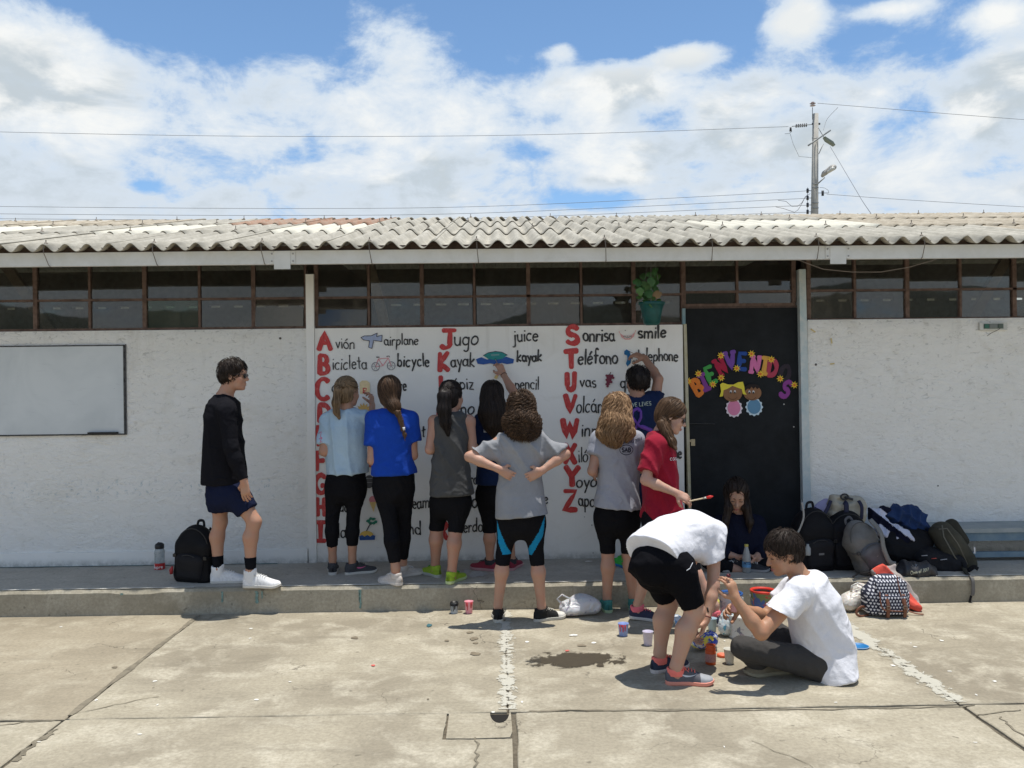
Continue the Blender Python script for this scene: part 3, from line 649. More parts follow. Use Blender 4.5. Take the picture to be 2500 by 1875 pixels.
# room behind: floor, back wall with ventilation slots, side walls, boarded dark ceiling beams
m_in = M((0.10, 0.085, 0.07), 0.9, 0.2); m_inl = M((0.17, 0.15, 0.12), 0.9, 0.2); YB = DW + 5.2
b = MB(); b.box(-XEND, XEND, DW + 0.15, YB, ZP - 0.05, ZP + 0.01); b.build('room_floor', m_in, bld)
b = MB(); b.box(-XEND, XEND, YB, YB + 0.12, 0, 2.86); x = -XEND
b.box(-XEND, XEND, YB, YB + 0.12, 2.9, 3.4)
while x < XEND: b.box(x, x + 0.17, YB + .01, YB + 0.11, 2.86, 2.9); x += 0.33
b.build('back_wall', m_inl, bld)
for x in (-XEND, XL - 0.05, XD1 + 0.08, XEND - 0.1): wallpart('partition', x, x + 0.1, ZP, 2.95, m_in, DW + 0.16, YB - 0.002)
m_beam = mat_rust('old_timber', (0.16, 0.11, 0.075), (0.27, 0.19, 0.13), 9.0)
for a_, b_ in ((P(905, 655, 7.9), P(945, 812, 7.8)), (P(20, 655, 8.3), P(120, 800, 8.3)), (P(2360, 800, 8.2), P(2440, 660, 8.2))):
    t = (b_ - a_).normalized(); s_ = t.cross(Vector((0, 1, 0))).normalized(); o = MB(); o.obox((a_ + b_) / 2, t, Vector((0, 1, 0)), s_, (b_ - a_).length / 2 + .15, 0.03, 0.045); o.build('roof_strut', m_beam, bld)

# ---- windows: rusty steel frames, one pane object per light
def window_band(xs, z0, zm, z1, seed, label=None):
    w_ = MB(); yf = DW + 0.03
    w_.box(xs[0] - 0.012, xs[-1] + 0.012, yf, yf + 0.05, z0, z0 + 0.022); w_.box(xs[0] - 0.012, xs[-1] + 0.012, yf, yf + 0.05, z1 - 0.02, z1)
    win = w_.build('window', m_frame, bld)
    if label: win['label'] = label
    rr = random.Random(seed); r = MB(); r.box(xs[0], xs[-1], yf - 0.004, yf + 0.03, zm - 0.011, zm + 0.008); r.build('glazing_bar', m_frame, win)
    for k, x in enumerate(xs):
        w2 = 0.010 if (k % 2) else 0.017
        r = MB(); r.box(x - w2, x + w2, yf - 0.008 + 0.001 * k % 2, yf + 0.045, z0 + 0.023, z1 - 0.021); r.build('mullion', m_frame, win)
    for k in range(len(xs) - 1):
        for lo, hi, row in ((z0 + 0.022, zm - 0.012, 0), (zm + 0.008, z1 - 0.02, 1)):
            r = MB(); tl = rr.uniform(-0.006, 0.006); tx = rr.uniform(-.004, .004)
            x0, x1 = xs[k] + 0.017, xs[k + 1] - 0.017; yy = yf + 0.016
            if rr.random() < 0.14 and row == 0: tl += 0.03
            r.add([(x0, yy - tl - tx, lo), (x1, yy - tl + tx, lo), (x1, yy + tx, hi), (x0, yy - tx, hi), (x0, yy - tl - tx + .004, lo), (x1, yy - tl + tx + .004, lo), (x1, yy + tx + .004, hi), (x0, yy - tx + .004, hi)],
                  [(0, 1, 2, 3), (5, 4, 7, 6), (0, 4, 5, 1), (3, 2, 6, 7), (0, 3, 7, 4), (1, 5, 6, 2)])
            mt = m_glassg if (seed == 1 and row == 0 and 330 < (x0 + 0.2) * 284 + 1250 < 480) else (m_dusty if row == 0 and rr.random() < .35 else m_glass)
            r.build('pane', mt, win)
def xat(*pxs): return [P(px, 720, DW + 0.03).x for px in pxs]
window_band(xat(-700, -560, -430, -300, -170, -45, 85, 218, 352, 486, 618, 745), ZB, ZM, ZT, 1)
window_band(xat(772, 900, 1030, 1158, 1290, 1419, 1547, 1665), ZB, ZM, ZT, 2)
window_band(xat(1669, 1800, 1938), 2.355, ZM - 0.012 + 0.03, ZT, 3, 'short transom window over the dark door')
window_band(xat(1974, 2087, 2215, 2345, 2477, 2605, 2735, 2865, 2995, 3130), ZB + 0.02, ZM + 0.02, ZT, 4)
b = MB(); b.box(XC1, XD1 + .02, DW + .035, DW + .09, 2.335, 2.355); b.box(XC1, XD1 + 0.02, DW + 0.05, DW + 0.08, 2.20, 2.335); b.build('door_head_board', m_brown, bld)
b = MB(); b.box(-XEND, XEND, DW + 0.02, DW + 0.1, ZT, 2.93); b.build('wall_plate', m_brown, bld)

# ---- fascia, eave purlin, rafters
YF = 6.70; TAN = 0.235; ZE = 2.787; YE = 6.64; RIDGE = YE + 4.45
def rz(y): return ZE + (y - YE) * TAN
b = MB(); b.box(-XEND, XEND, YF, YF + 0.04, 2.652, 2.757); fas = b.build('fascia_board', m_white, bld)
b = MB(); b.box(-XEND, XEND, YF + 0.045, YF + 0.085, 2.66, 2.80); b.build('eave_board', m_brown, bld)
for px in (690, 2045, -660, 3400):
    c = P(px, 620, YF).x; b = MB(); b.box(c - 0.098, c + 0.098, YF - 0.008, YF - 0.001, 2.655, 2.754); b.box(c - 0.064, c + 0.062, YF - 0.014, YF - 0.0085, 2.612, 2.752);
    pl = b.build('joint_plate', m_white, bld)
    for dx in (-.082, .082):
        for zz in (2.675, 2.732): o = MB(); o.lathe((c + dx, YF - 0.008, zz), [(0.007, 0), (0.006, 0.006), (0.0, 0.007)], 8, up=Vector((0, -1, 0))); o.build('bolt', M((.35, .34, .32), .6), pl)
for k in range(15):
    x = -8.6 + k * 1.22; b = MB(); t = Vector((0, 1, TAN)).normalized(); nn = Vector((0, -TAN, 1)).normalized()
    b.obox((x, 9.0, rz(9.0) - 0.11), Vector((1, 0, 0)), t, nn, 0.028, 2.25, 0.045); b.build('rafter', m_brown, bld)
for y in (7.1, 8.1, 9.6): b = MB(); b.box(-XEND, XEND, y, y + .05, rz(y) - .066, rz(y) - .036); b.build('purlin', m_brown, bld)

# ---- roof of corrugated cement sheets: each sheet its own part
roof = thing('roof', None, None, (0, YE, ZE)); roof.parent = bld; roof.matrix_parent_inverse = Matrix.Translation((0, DW, ZP)).inverted()
PW, AMP = 0.166, 0.0290
def sheet_mesh(length, name, mat, waves=5.35, t=0.006, seed=0):
    nseg = 12; nx = int(waves * nseg); ny = 6; vs = []; rr = random.Random(seed)
    for side in (0, 1):
        for j in range(ny + 1):
            y = length * j / ny
            for i in range(nx + 1):
                x = i / nseg * PW; ph = 2 * math.pi * x / PW
                z = AMP * math.sin(ph) + 0.006 * max(0, (i - nx * 0.92) / (nx * 0.08)) + (0 if side else -t)
                yy = y + (rr.uniform(-.003, .003) if j == 0 and side else 0)
                vs.append((x, yy, z))
    n1 = (ny + 1) * (nx + 1); fs = []
    for j in range(ny):
        for i in range(nx):
            a = j * (nx + 1) + i; fs.append((n1 + a, n1 + a + 1, n1 + a + nx + 2, n1 + a + nx + 1)); fs.append((a, a + nx + 1, a + nx + 2, a + 1))
    for i in range(nx): fs.append((i, i + 1, n1 + i + 1, n1 + i)); a = ny * (nx + 1) + i; fs.append((a + 1, a, n1 + a, n1 + a + 1))
    for j in range(ny): a = j * (nx + 1); fs.append((a + nx + 1, a, n1 + a, n1 + a + nx + 1)); a += nx; fs.append((a, a + nx + 1, n1 + a + nx + 1, n1 + a))
    me = bpy.data.meshes.new(name); me.from_pydata(vs, [], fs); me.materials.append(mat); me.polygons.foreach_set('use_smooth', [True] * len(fs)); me.update()
    return me
m_cem = mat_sheet('cement_sheet', (0.50, 0.47, 0.40), (0.28, 0.26, 0.21), 0.6); m_cem2 = mat_sheet('cement_sheet_tan', (0.52, 0.465, 0.37), (0.30, 0.25, 0.18), 0.7)
m_new = mat_sheet('white_sheet', (0.70, 0.67, 0.57), (0.54, 0.51, 0.42), 0.35); m_red = mat_sheet('terracotta_sheet', (0.36, 0.19, 0.12), (0.40, 0.33, 0.26), 0.8)
me_s = [sheet_mesh(1.64, 'roof_sheet', m_cem, seed=k) for k in range(3)]; me_b = sheet_mesh(5.4, 'roof_sheet', m_cem)
SW = 5 * PW; tilt = math.atan(TAN); x_ref = P(1061, 590, YE).x
for row in range(3):
    for k in range(-11, 11):
        x0 = x_ref + k * SW - 0.05; y0 = YE + row * 1.5
        o = bpy.data.objects.new('roof_sheet', me_s[(k * 7 + row) % 3]); COL.objects.link(o); o.parent = roof; o.matrix_parent_inverse = Matrix.Translation((0, YE, ZE)).inverted()
        rr = random.Random(k * 3 + row)
        o.matrix_world = Matrix.Translation((x0, y0 - (0.0 if row else rr.uniform(0, .012)), rz(y0) + (0.014 if row else 0.0) + 0.0017 * (k % 2))) @ Matrix.Rotation(tilt - (0.0085 if row else 0.001), 4, 'X') @ Matrix.Rotation(rr.uniform(-.002, .002), 4, 'Z')
        pxc = 1250 + (x0 + SW / 2) / (y0 + .3) * FPX
        mt = None
        if row == 2 and 600 < pxc < 940: mt = m_red
        if row == 1 and (730 < pxc < 1010 or 280 < pxc < 480 or pxc < 80 and pxc > -100 or 1640 < pxc < 2080): mt = m_new
        if row >= 1 and pxc > 1980: mt = mt or m_cem2
        if row == 0 and pxc > 2000: mt = m_cem2 if rr.random() < .6 else None
        if row == 2 and (pxc < 420): mt = m_cem2
        if mt: o.material_slots[0].link = 'OBJECT'; o.material_slots[0].material = mt
for k in range(-11, 11):
    x0 = x_ref + k * SW; o = bpy.data.objects.new('roof_sheet', me_b); COL.objects.link(o); o.parent = roof; o.matrix_parent_inverse = Matrix.Translation((0, YE, ZE)).inverted()
    o.matrix_world = Matrix.Translation((x0 + SW, RIDGE + 0.02, rz(RIDGE) + 0.012 + 0.0017 * (k % 2))) @ Matrix.Rotation(math.pi, 4, 'Z') @ Matrix.Rotation(0, 4, 'X') @ Matrix.Translation((0, 0, 0)) @ Matrix.Rotation(-0.0, 4, 'X')
    o.matrix_world = Matrix.Translation((x0, RIDGE + 0.02, rz(RIDGE) + 0.012)) @ Matrix.Rotation(-tilt, 4, 'X')
m_hook = M((0.20, 0.17, 0.14), 0.6, 0.2, 40.0, metal=0.4)
def crest_x(x):   # nearest crest
    ph = (x - (x_ref - 0.05)) / PW - 0.25; return (x_ref - 0.05) + (round(ph) + 0.25) * PW
hb = MB()
for px in (115, 390, 660, 922, 1188, 1453, 1722, 1993, 2260, -160, 2530):
    x = crest_x(P(px, 600, YE).x); b = MB(); y = YE + 0.035; zc = rz(y) + AMP
    b.lathe((x, y, zc - 0.002), [(0.016, 0), (0.012, 0.008), (0.004, 0.014), (0.004, 0.03), (0.0, 0.032)], 8)
    b.tube([(x, YE - 0.004, zc - .012), (x + .004, YE - 0.01, 2.75), (x + 0.012, YF - 0.012, 2.66), (x + .014, YF + .02, 2.645)], 0.0032, 5)
    b.build('hook_bolt', m_hook, roof)
for row, ys in ((1, YE + 1.56), (2, YE + 3.06), (2, YE + 4.1)):
    for k in range(-9, 11):
        x = crest_x(k * 0.93 + 0.3 * row); b = MB(); b.lathe((x, ys, rz(ys) + AMP + .012), [(0.017, 0), (0.012, 0.008), (0.004, 0.016), (0.004, 0.04), (0.0, 0.044)], 6); b.build('hook_bolt', m_hook, roof)
# ================================================================== PEOPLE
def W3(t): return np.array(P(*t), float) if len(t) == 3 else np.array(t[1:], float)
def U3(v): v = np.array(v, float); return v / (np.linalg.norm(v) + 1e-12)
def arr(parent, name, parts, mats, smooth=True, fm=None):
    """join several (verts, quads) into ONE mesh object"""
    vs, fs, b = [], [], 0
    for v, f in parts: vs.append(v); fs.append(f + b); b += len(v)
    return mesh_obj(name, np.concatenate(vs), np.concatenate(fs), mats, parent, smooth, fm)
def secs_of(rows):
    """silhouette rows (x1,y1,x2,y2,Y,depth half) in photo pixels -> loft sections in metres"""
    o = []
    for r in rows:
        if len(r) == 5: x1, x2, y, Y, d = r; a, b = P(x1, y, Y), P(x2, y, Y)
        else: x1, y1, x2, y2, Y, d = r; a, b = P(x1, y1, Y), P(x2, y2, Y)
        c = (a + b) / 2; s = (b - a); o.append((np.array(c), np.array(s.normalized()), s.length / 2, d))
    return o
def hand(fl, wrist, d, n, curl=0.35, side=1, sc=1.0, grip=False, thumb=None):
    """palm, four unequal bent fingers and a thumb leaving the side of the palm. d: finger direction, n: palm normal (fingers curl towards n)"""
    d = U3(d); n = U3(np.array(n, float) - d * np.dot(n, d)); s = np.cross(d, n) * side; w = np.array(wrist, float)
    c = w + d * 0.045 * sc
    fl.cone(w - d * .01, w + d * 0.02 * sc, 0.024 * sc, 0.027 * sc, 0.015, n, 0.75)
    fl.cone(w + d * 0.03 * sc - s * .012 * sc, w + d * 0.075 * sc - s * .014 * sc, 0.022 * sc, 0.023 * sc, 0.012, n, 0.6)
    fl.cone(w + d * 0.03 * sc + s * .012 * sc, w + d * 0.08 * sc + s * .014 * sc, 0.024 * sc, 0.023 * sc, 0.012, n, 0.6)
    for k, (off, L, r) in enumerate(((0.030, 0.068, 0.0085), (0.010, 0.076, 0.009), (-0.010, 0.071, 0.0087), (-0.028, 0.056, 0.0078))):
        p = w + d * (0.088 - 0.004 * abs(k - 1)) * sc + s * off * sc
        sp = d + s * (off * 1.6); sp = U3(sp); a = 0.25 * curl
        for q, (f_, rr) in enumerate(((0.46, 1.0), (0.30, 0.93), (0.24, 0.85))):
            a += curl * (0.75 + 0.12 * k) * (1.0 if q else 0.7)
            dd = sp * math.cos(a) + n * math.sin(a); e = p + dd * L * f_ * sc
            fl.cone(p, e, r * rr * sc, r * rr * 0.92 * sc, 0.004); p = e
    tb = w + d * 0.022 * sc + s * 0.026 * sc; t1 = tb + (d * 0.55 + s * 0.75 + n * 0.35 * (1 + curl)) * 0.036 * sc
    t2 = t1 + U3(d * 0.85 + s * (0.35 - 0.5 * curl) + n * (0.35 + 0.9 * curl)) * 0.032 * sc; t3 = t2 + U3(d * 0.85 - s * (0.1 + 0.6 * curl) + n * (.3 + 1.0 * curl)) * 0.024 * sc
    fl.cone(w + d * .015 * sc + s * .012 * sc, t1, 0.015 * sc, 0.0115 * sc, 0.012); fl.cone(t1, t2, 0.0112 * sc, 0.010 * sc, 0.005); fl.cone(t2, t3, 0.0098 * sc, 0.0085 * sc, 0.004)

class Head:
    def __init__(s, c, f, u, sc=1.0):
        s.c = np.array(c, float); s.f = U3(f); u = np.array(u, float); s.u = U3(u - s.f * np.dot(u, s.f)); s.r = np.cross(s.f, s.u); s.sc = sc
    def w(s, x, y, z): return s.c + (s.r * x + s.f * y + s.u * z) * s.sc
    def ax(s): return (s.r, s.f, s.u)
def head_field(H, male=False):
    f = Fld(); k = H.sc; A = H.ax(); R = lambda *a: tuple(x * k for x in a)
    f.ell(H.w(0, -.012, .028), A, R(.074, .094, .088), .02)
    f.ell(H.w(0, .03, -.045), A, R(.055, .058, .066), .03)
    f.cone(H.w(-.03, .035, -.082), H.w(.03, .035, -.082), .021 * k, .021 * k, .03)
    f.ell(H.w(0, .068, -.096), A, R(.022 + .004 * male, .017, .017), .02)
    f.cone(H.w(-.03, .068, .022), H.w(.03, .068, .022), .017 * k, .017 * k, .018)
    for sx in (-1, 1):
        f.ell(H.w(sx * .036, .056, -.032), A, R(.026, .022, .026), .02)
        f.ell(H.w(sx * .031, .091, .001), A, R(.019, .013, .012), .010, True)
        f.ell(H.w(sx * .031, .072, -.001), A, R(.017, .012, .011), .004)
        f.ell(H.w(sx * .075, -.008, -.006), A, R(.008, .018, .031), .006)
        f.ell(H.w(sx * .079, -.004, -.003), A, R(.006, .010, .018), .004, True)
        f.ell(H.w(sx * .011, .092, -.034), A, R(.008, .010, .007), .006)
    f.cone(H.w(0, .076, .012), H.w(0, .104, -.030), .007 * k, .011 * k, .010)
    f.ell(H.w(0, .084, -.064), A, R(.022, .009, .0065), .006); f.ell(H.w(0, .082, -.074), A, R(.019, .010, .007), .005)
    f.ell(H.w(0, .094, -.0685), A, R(.021, .006, .0018), .003, True)
    return f

def locks(field, seeds, flow, n_steps, step, r0, seed, wave=(0.0, 60.0), out=0.004, tail=0.0):
    """trace tapered hair locks over an implicit hair surface"""
    rr = np.random.RandomState(seed); p = seeds.copy(); K = len(p); pts = []; e = 0.003
    ln = rr.randint(int(n_steps * 0.55), n_steps + 1, K); off = out * (0.3 + rr.rand(K)); ph = rr.rand(K) * 6.28
    fixed = np.zeros((K, 3))
    for i in range(n_steps):
        v = field.at(p); g = np.stack([field.at(p + np.eye(3)[a] * e) - v for a in range(3)], 1) / e
        g /= (np.linalg.norm(g, axis=1)[:, None] + 1e-9); near = (np.abs(v) < 0.05)[:, None]
        p = np.where(near, p - g * (v - off)[:, None] * 0.8, p)
        d = flow(p, i, g); d = np.where(near, d - g * (d * g).sum(1)[:, None] * 0.9, d); d /= (np.linalg.norm(d, axis=1)[:, None] + 1e-9)
        side = np.cross(d, g); q = p + side * (wave[0] * np.sin(ph + i * step * wave[1]))[:, None] + g * (wave[0] * .8 * np.cos(ph + i * step * wave[1]))[:, None]
        pts.append(q); p = p + d * step
    pts = np.stack(pts, 1); vs = []; fs = []; sh = []; b = 0
    for k in range(K):
        L = max(4, ln[k]); q = pts[k, :L]; t = np.gradient(q, axis=0); t /= (np.linalg.norm(t, axis=1)[:, None] + 1e-9)
        g = np.cross(t, rr.normal(size=3)); g /= (np.linalg.norm(g, axis=1)[:, None] + 1e-9); s = np.cross(t, g)
        rad = r0 * (0.6 + 0.8 * rr.rand()) * np.minimum(1, np.linspace(0.5, 3, L)) * np.clip(np.linspace(2.6, 0.12, L), 0, 1)
        ring = np.stack([q + (g * math.cos(a) + s * math.sin(a)) * rad[:, None] for a in (0, 2.1, 4.2)], 1).reshape(-1, 3)
        vs.append(ring); i = np.arange(L - 1)[:, None] * 3; j = np.arange(3)[None]; j2 = (j + 1) % 3
        fs.append(np.stack([i + j, i + j2, i + 3 + j2, i + 3 + j], -1).reshape(-1, 4) + b); b += L * 3; sh += [rr.rand()] * (L * 3)
    return np.concatenate(vs), np.concatenate(fs), sh

def hair_obj(parent, field, mat, nl, flow, steps=16, step=0.018, r0=0.0026, seed=1, wave=(0, 60), vox=0.007, top=None, amp=0.004, out=0.004, name='hair'):
    v, f = field.mesh(vox); v = relax(v, f, 2)
    n = vnormals(v, f); q = v.copy(); q[:, 2] *= 0.22; v2 = v + n * (amp * wob(q, seed, 90.0) + amp * 0.6 * wob(q, seed + 1, 190.0))[:, None]
    rr = np.random.RandomState(seed + 5); idx = rr.randint(0, len(v), nl * 4)
    sd_ = v[idx]
    if top is not None: sd_ = sd_[top(sd_)]
    sd_ = sd_[:nl]
    lv, lf, sh = locks(field, sd_.astype(float), flow, steps, step, r0, seed, wave, out)
    o = arr(parent, name, [(v2, f), (lv, lf)], mat)
    at = o.data.attributes.new('lock_shade', 'FLOAT', 'POINT'); at.data.foreach_set('value', [0.35 + 0.3 * float(x) for x in (0.5 + 0.5 * wob(q, seed + 2, 40.0))] + sh)
    return o
def cap_field(H, back=0.0, fringe=True, puff=0.0, short=False):
    f = Fld(); k = H.sc; A = H.ax(); R = lambda *a: tuple(x * k for x in a)
    f.ell(H.w(0, -.018, .036), A, R(.083 + puff, .098 + puff, .090 + puff), .02)
    if short: f.ell(H.w(0, -.052, -.012), A, R(.066 + puff, .054 + puff, .062), .03); return f
    f.ell(H.w(0, -.045, -.020), A, R(.074 + puff, .068 + puff, .075), .03)
    return f
def cut_face(f, H, z=0.052):
    k = H.sc; A = H.ax(); f.ell(H.w(0, .105, z - .115), A, (.095 * k, .085 * k, .115 * k), .012, True)
    for s in (-1, 1): f.ell(H.w(s * .085, .018, -.045), A, (.03 * k, .036 * k, .055 * k), .012, True)
    return f

def shoe(parent, ankle, gz, dirv, up_col, sole_col, L=0.265, high=False, lace=(0.8, 0.8, 0.78), accent=None, heel_lift=0.0, lbl=None, tongue=None, Wd=0.048, toe_col=None, side_mark=None):
    """trainer: moulded sole, shaped upper, collar, tongue and laces"""
    a = np.array(ankle, float); d = U3((dirv[0], dirv[1], 0)); s = np.array([-d[1], d[0], 0.0]); up = np.array([0, 0, 1.0])
    o = np.array([a[0], a[1], gz]) - d * 0.062                 # rear end of the sole
    sp = np.array([0, .03, .10, .22, .35, .48, .60, .72, .82, .90, .96, 1.0]); hw = np.array([.018, .50, .70, .72, .66, .68, .86, 1.0, .98, .86, .60, .16]) * Wd
    ht = np.array([.060, .082, .090, .088, .086, .086, .076, .062, .054, .048, .040, .022]) * (L / .265)
    asy = np.array([0, 0, 0, 0, .002, .004, .006, .006, .004, .001, -.002, -.004]); ns = len(sp); na = 14; v = []; th = 0.022
    rise = lambda t: heel_lift * max(0, 1 - t * 1.5) + 0.012 * max(0, (t - .8) / .2) ** 2
    root = None
    # sole
    sv = []; nn = 2 * ns
    for z, g in ((0.0, 0.94), (0.006, 1.05), (th - 0.002, 1.05), (th, 0.98)):
        for i in range(ns): c = o + d * (sp[i] * L * (1.01 if g > 1 else .99)) + s * (asy[i]); sv.append(c + s * hw[i] * g + up * (z + rise(sp[i])))
        for i in reversed(range(ns)): c = o + d * (sp[i] * L * (1.01 if g > 1 else .99)) + s * (asy[i]); sv.append(c - s * hw[i] * g + up * (z + rise(sp[i])))
    sf = [(r * nn + i, r * nn + (i + 1) % nn, (r + 1) * nn + (i + 1) % nn, (r + 1) * nn + i) for r in range(3) for i in range(nn)]
    sf.append(tuple(reversed(range(nn)))); sf.append(tuple(3 * nn + i for i in range(nn)))
    # upper
    for i in range(ns):
        c = o + d * (sp[i] * L) + s * asy[i]
        for j in range(na):
            an = math.pi * j / (na - 1); x = math.cos(an); z = math.sin(an)
            wx = math.copysign(abs(x) ** 0.75, x); zz = z ** 0.8
            taper = 1 - 0.30 * zz ** 3
            v.append(c + s * (hw[i] * 0.97 * wx * taper) + up * (th - .002 + rise(sp[i]) + (ht[i] - th) * zz))
    f = [(i * na + j, i * na + j + 1, (i + 1) * na + j + 1, (i + 1) * na + j) for i in range(ns - 1) for j in range(na - 1)]
    f += [tuple(range(na)), tuple((ns - 1) * na + j for j in reversed(range(na)))]
    mats = [M(up_col, 0.75, 0.12, 60.0, 0.3, 300.0, 0.3)]; fm = [0] * len(f)
    if toe_col is not None:
        mats.append(M(toe_col, 0.6, 0.1)); fm = [1 if (q < (ns - 1) * (na - 1) and q // (na - 1) >= 7) else 0 for q in range(len(f))]
    sh = mesh_obj('shoe', v, f, mats, parent, True, fm)
    if lbl: sh['label'] = lbl
    so = mesh_obj('sole', sv, sf, M(sole_col, 0.7, 0.08), None, False); so.parent = sh
    cc = np.array([a[0], a[1], 0.0]) - d * .004; b = MB(); zt = gz + (0.135 if high else 0.094) + heel_lift; z0 = gz + 0.05 + heel_lift
    rings = [(0.044, z0), (0.045, zt - .02), (0.044, zt - 0.004), (0.040, zt), (0.036, zt - 0.006), (0.036, z0)]; vs = []; n = 14
    for r, z in rings:
        for j in range(n): an = 6.2832 * j / n; vs.append(cc + d * (r * 1.12 * math.cos(an)) + s * (r * 0.86 * math.sin(an)) + up * (z + 0.012 * max(0, math.cos(an)) * (z > gz + .06) - .006 * (abs(math.sin(an)) > .6) * (z > gz + .07)))
    b.add(vs, [(i * n + j, i * n + (j + 1) % n, (i + 1) * n + (j + 1) % n, (i + 1) * n + j) for i in range(len(rings) - 1) for j in range(n)])
    co = b.build('collar', M(tongue or up_col, 0.8, 0.1), None, True); co.parent = sh
    b = MB(); top0 = 0.30; 
    for q in range(5):
        t = 0.36 + q * 0.062; i = np.interp(t, sp, range(ns)); h = np.interp(t, sp, ht) + 0.002 + rise(t); ww = np.interp(t, sp, hw) * 0.46; c = o + d * (t * L)
        b.tube([Vector(c + s * ww + up * (h - .006)), Vector(c + s * ww * .5 + up * (h + .0015)), Vector(c - s * ww * .5 + up * (h + .0015)), Vector(c - s * ww + up * (h - .006))], 0.0032, 4)
    c = o + d * (0.33 * L) + up * (np.interp(.33, sp, ht) + .004 + rise(.33))
    for sg in (-1, 1): b.tube([Vector(c), Vector(c + s * sg * .02 + d * .012 + up * .006), Vector(c + s * sg * .034 + d * .004 - up * .006), Vector(c + s * sg * .012 + d * .004)], 0.0022, 4); b.tube([Vector(c), Vector(c + s * sg * .018 + d * .025 - up * .002), Vector(c + s * sg * .03 + d * .04 - up * .014)], 0.0018, 4)
    la = b.build('laces', M(lace, 0.8, 0.05), None, True); la.parent = sh
    if accent is not None:
        # curved tick on both flanks
        for sg in (-1, 1):
            b = MB(); L1, L2 = [], []
            for q in range(11):
                t = q / 10; x = 0.30 + 0.36 * t; z = (0.040 + 0.024 * t ** 1.5 + 0.026 * (1 - t) ** 3.0) * (L / .265); th_ = 0.010 * (1 - abs(t - .32) / .68) if t > .32 else 0.010 * (t / .32) ** .7; th_ = max(th_, 0.0012)
                for zz, LL in ((z + th_ * .5, L1), (z - th_ * .5, L2)):
                    w0 = np.interp(x, sp, hw) * 0.97; hh = np.interp(x, sp, ht); fr = np.clip((zz - th + .002) / (hh - th), 0.01, .99); an = math.asin(fr ** 1.25); wx = abs(math.cos(an)) ** 0.75 * (1 - .3 * fr ** 3)
                    LL.append(o + d * (x * L) + s * (np.interp(x, sp, asy) + sg * (w0 * wx + 0.0015)) + up * (zz + rise(x)))
            b.add(L1 + L2, [(i, i + 1, 12 + i, 11 + i) for i in range(10)]); k_ = b.build('tick_mark', M(accent, 0.5, 0.0), None, False); k_.parent = sh
    if heel_lift == 0 and side_mark is not None: pass
    return sh

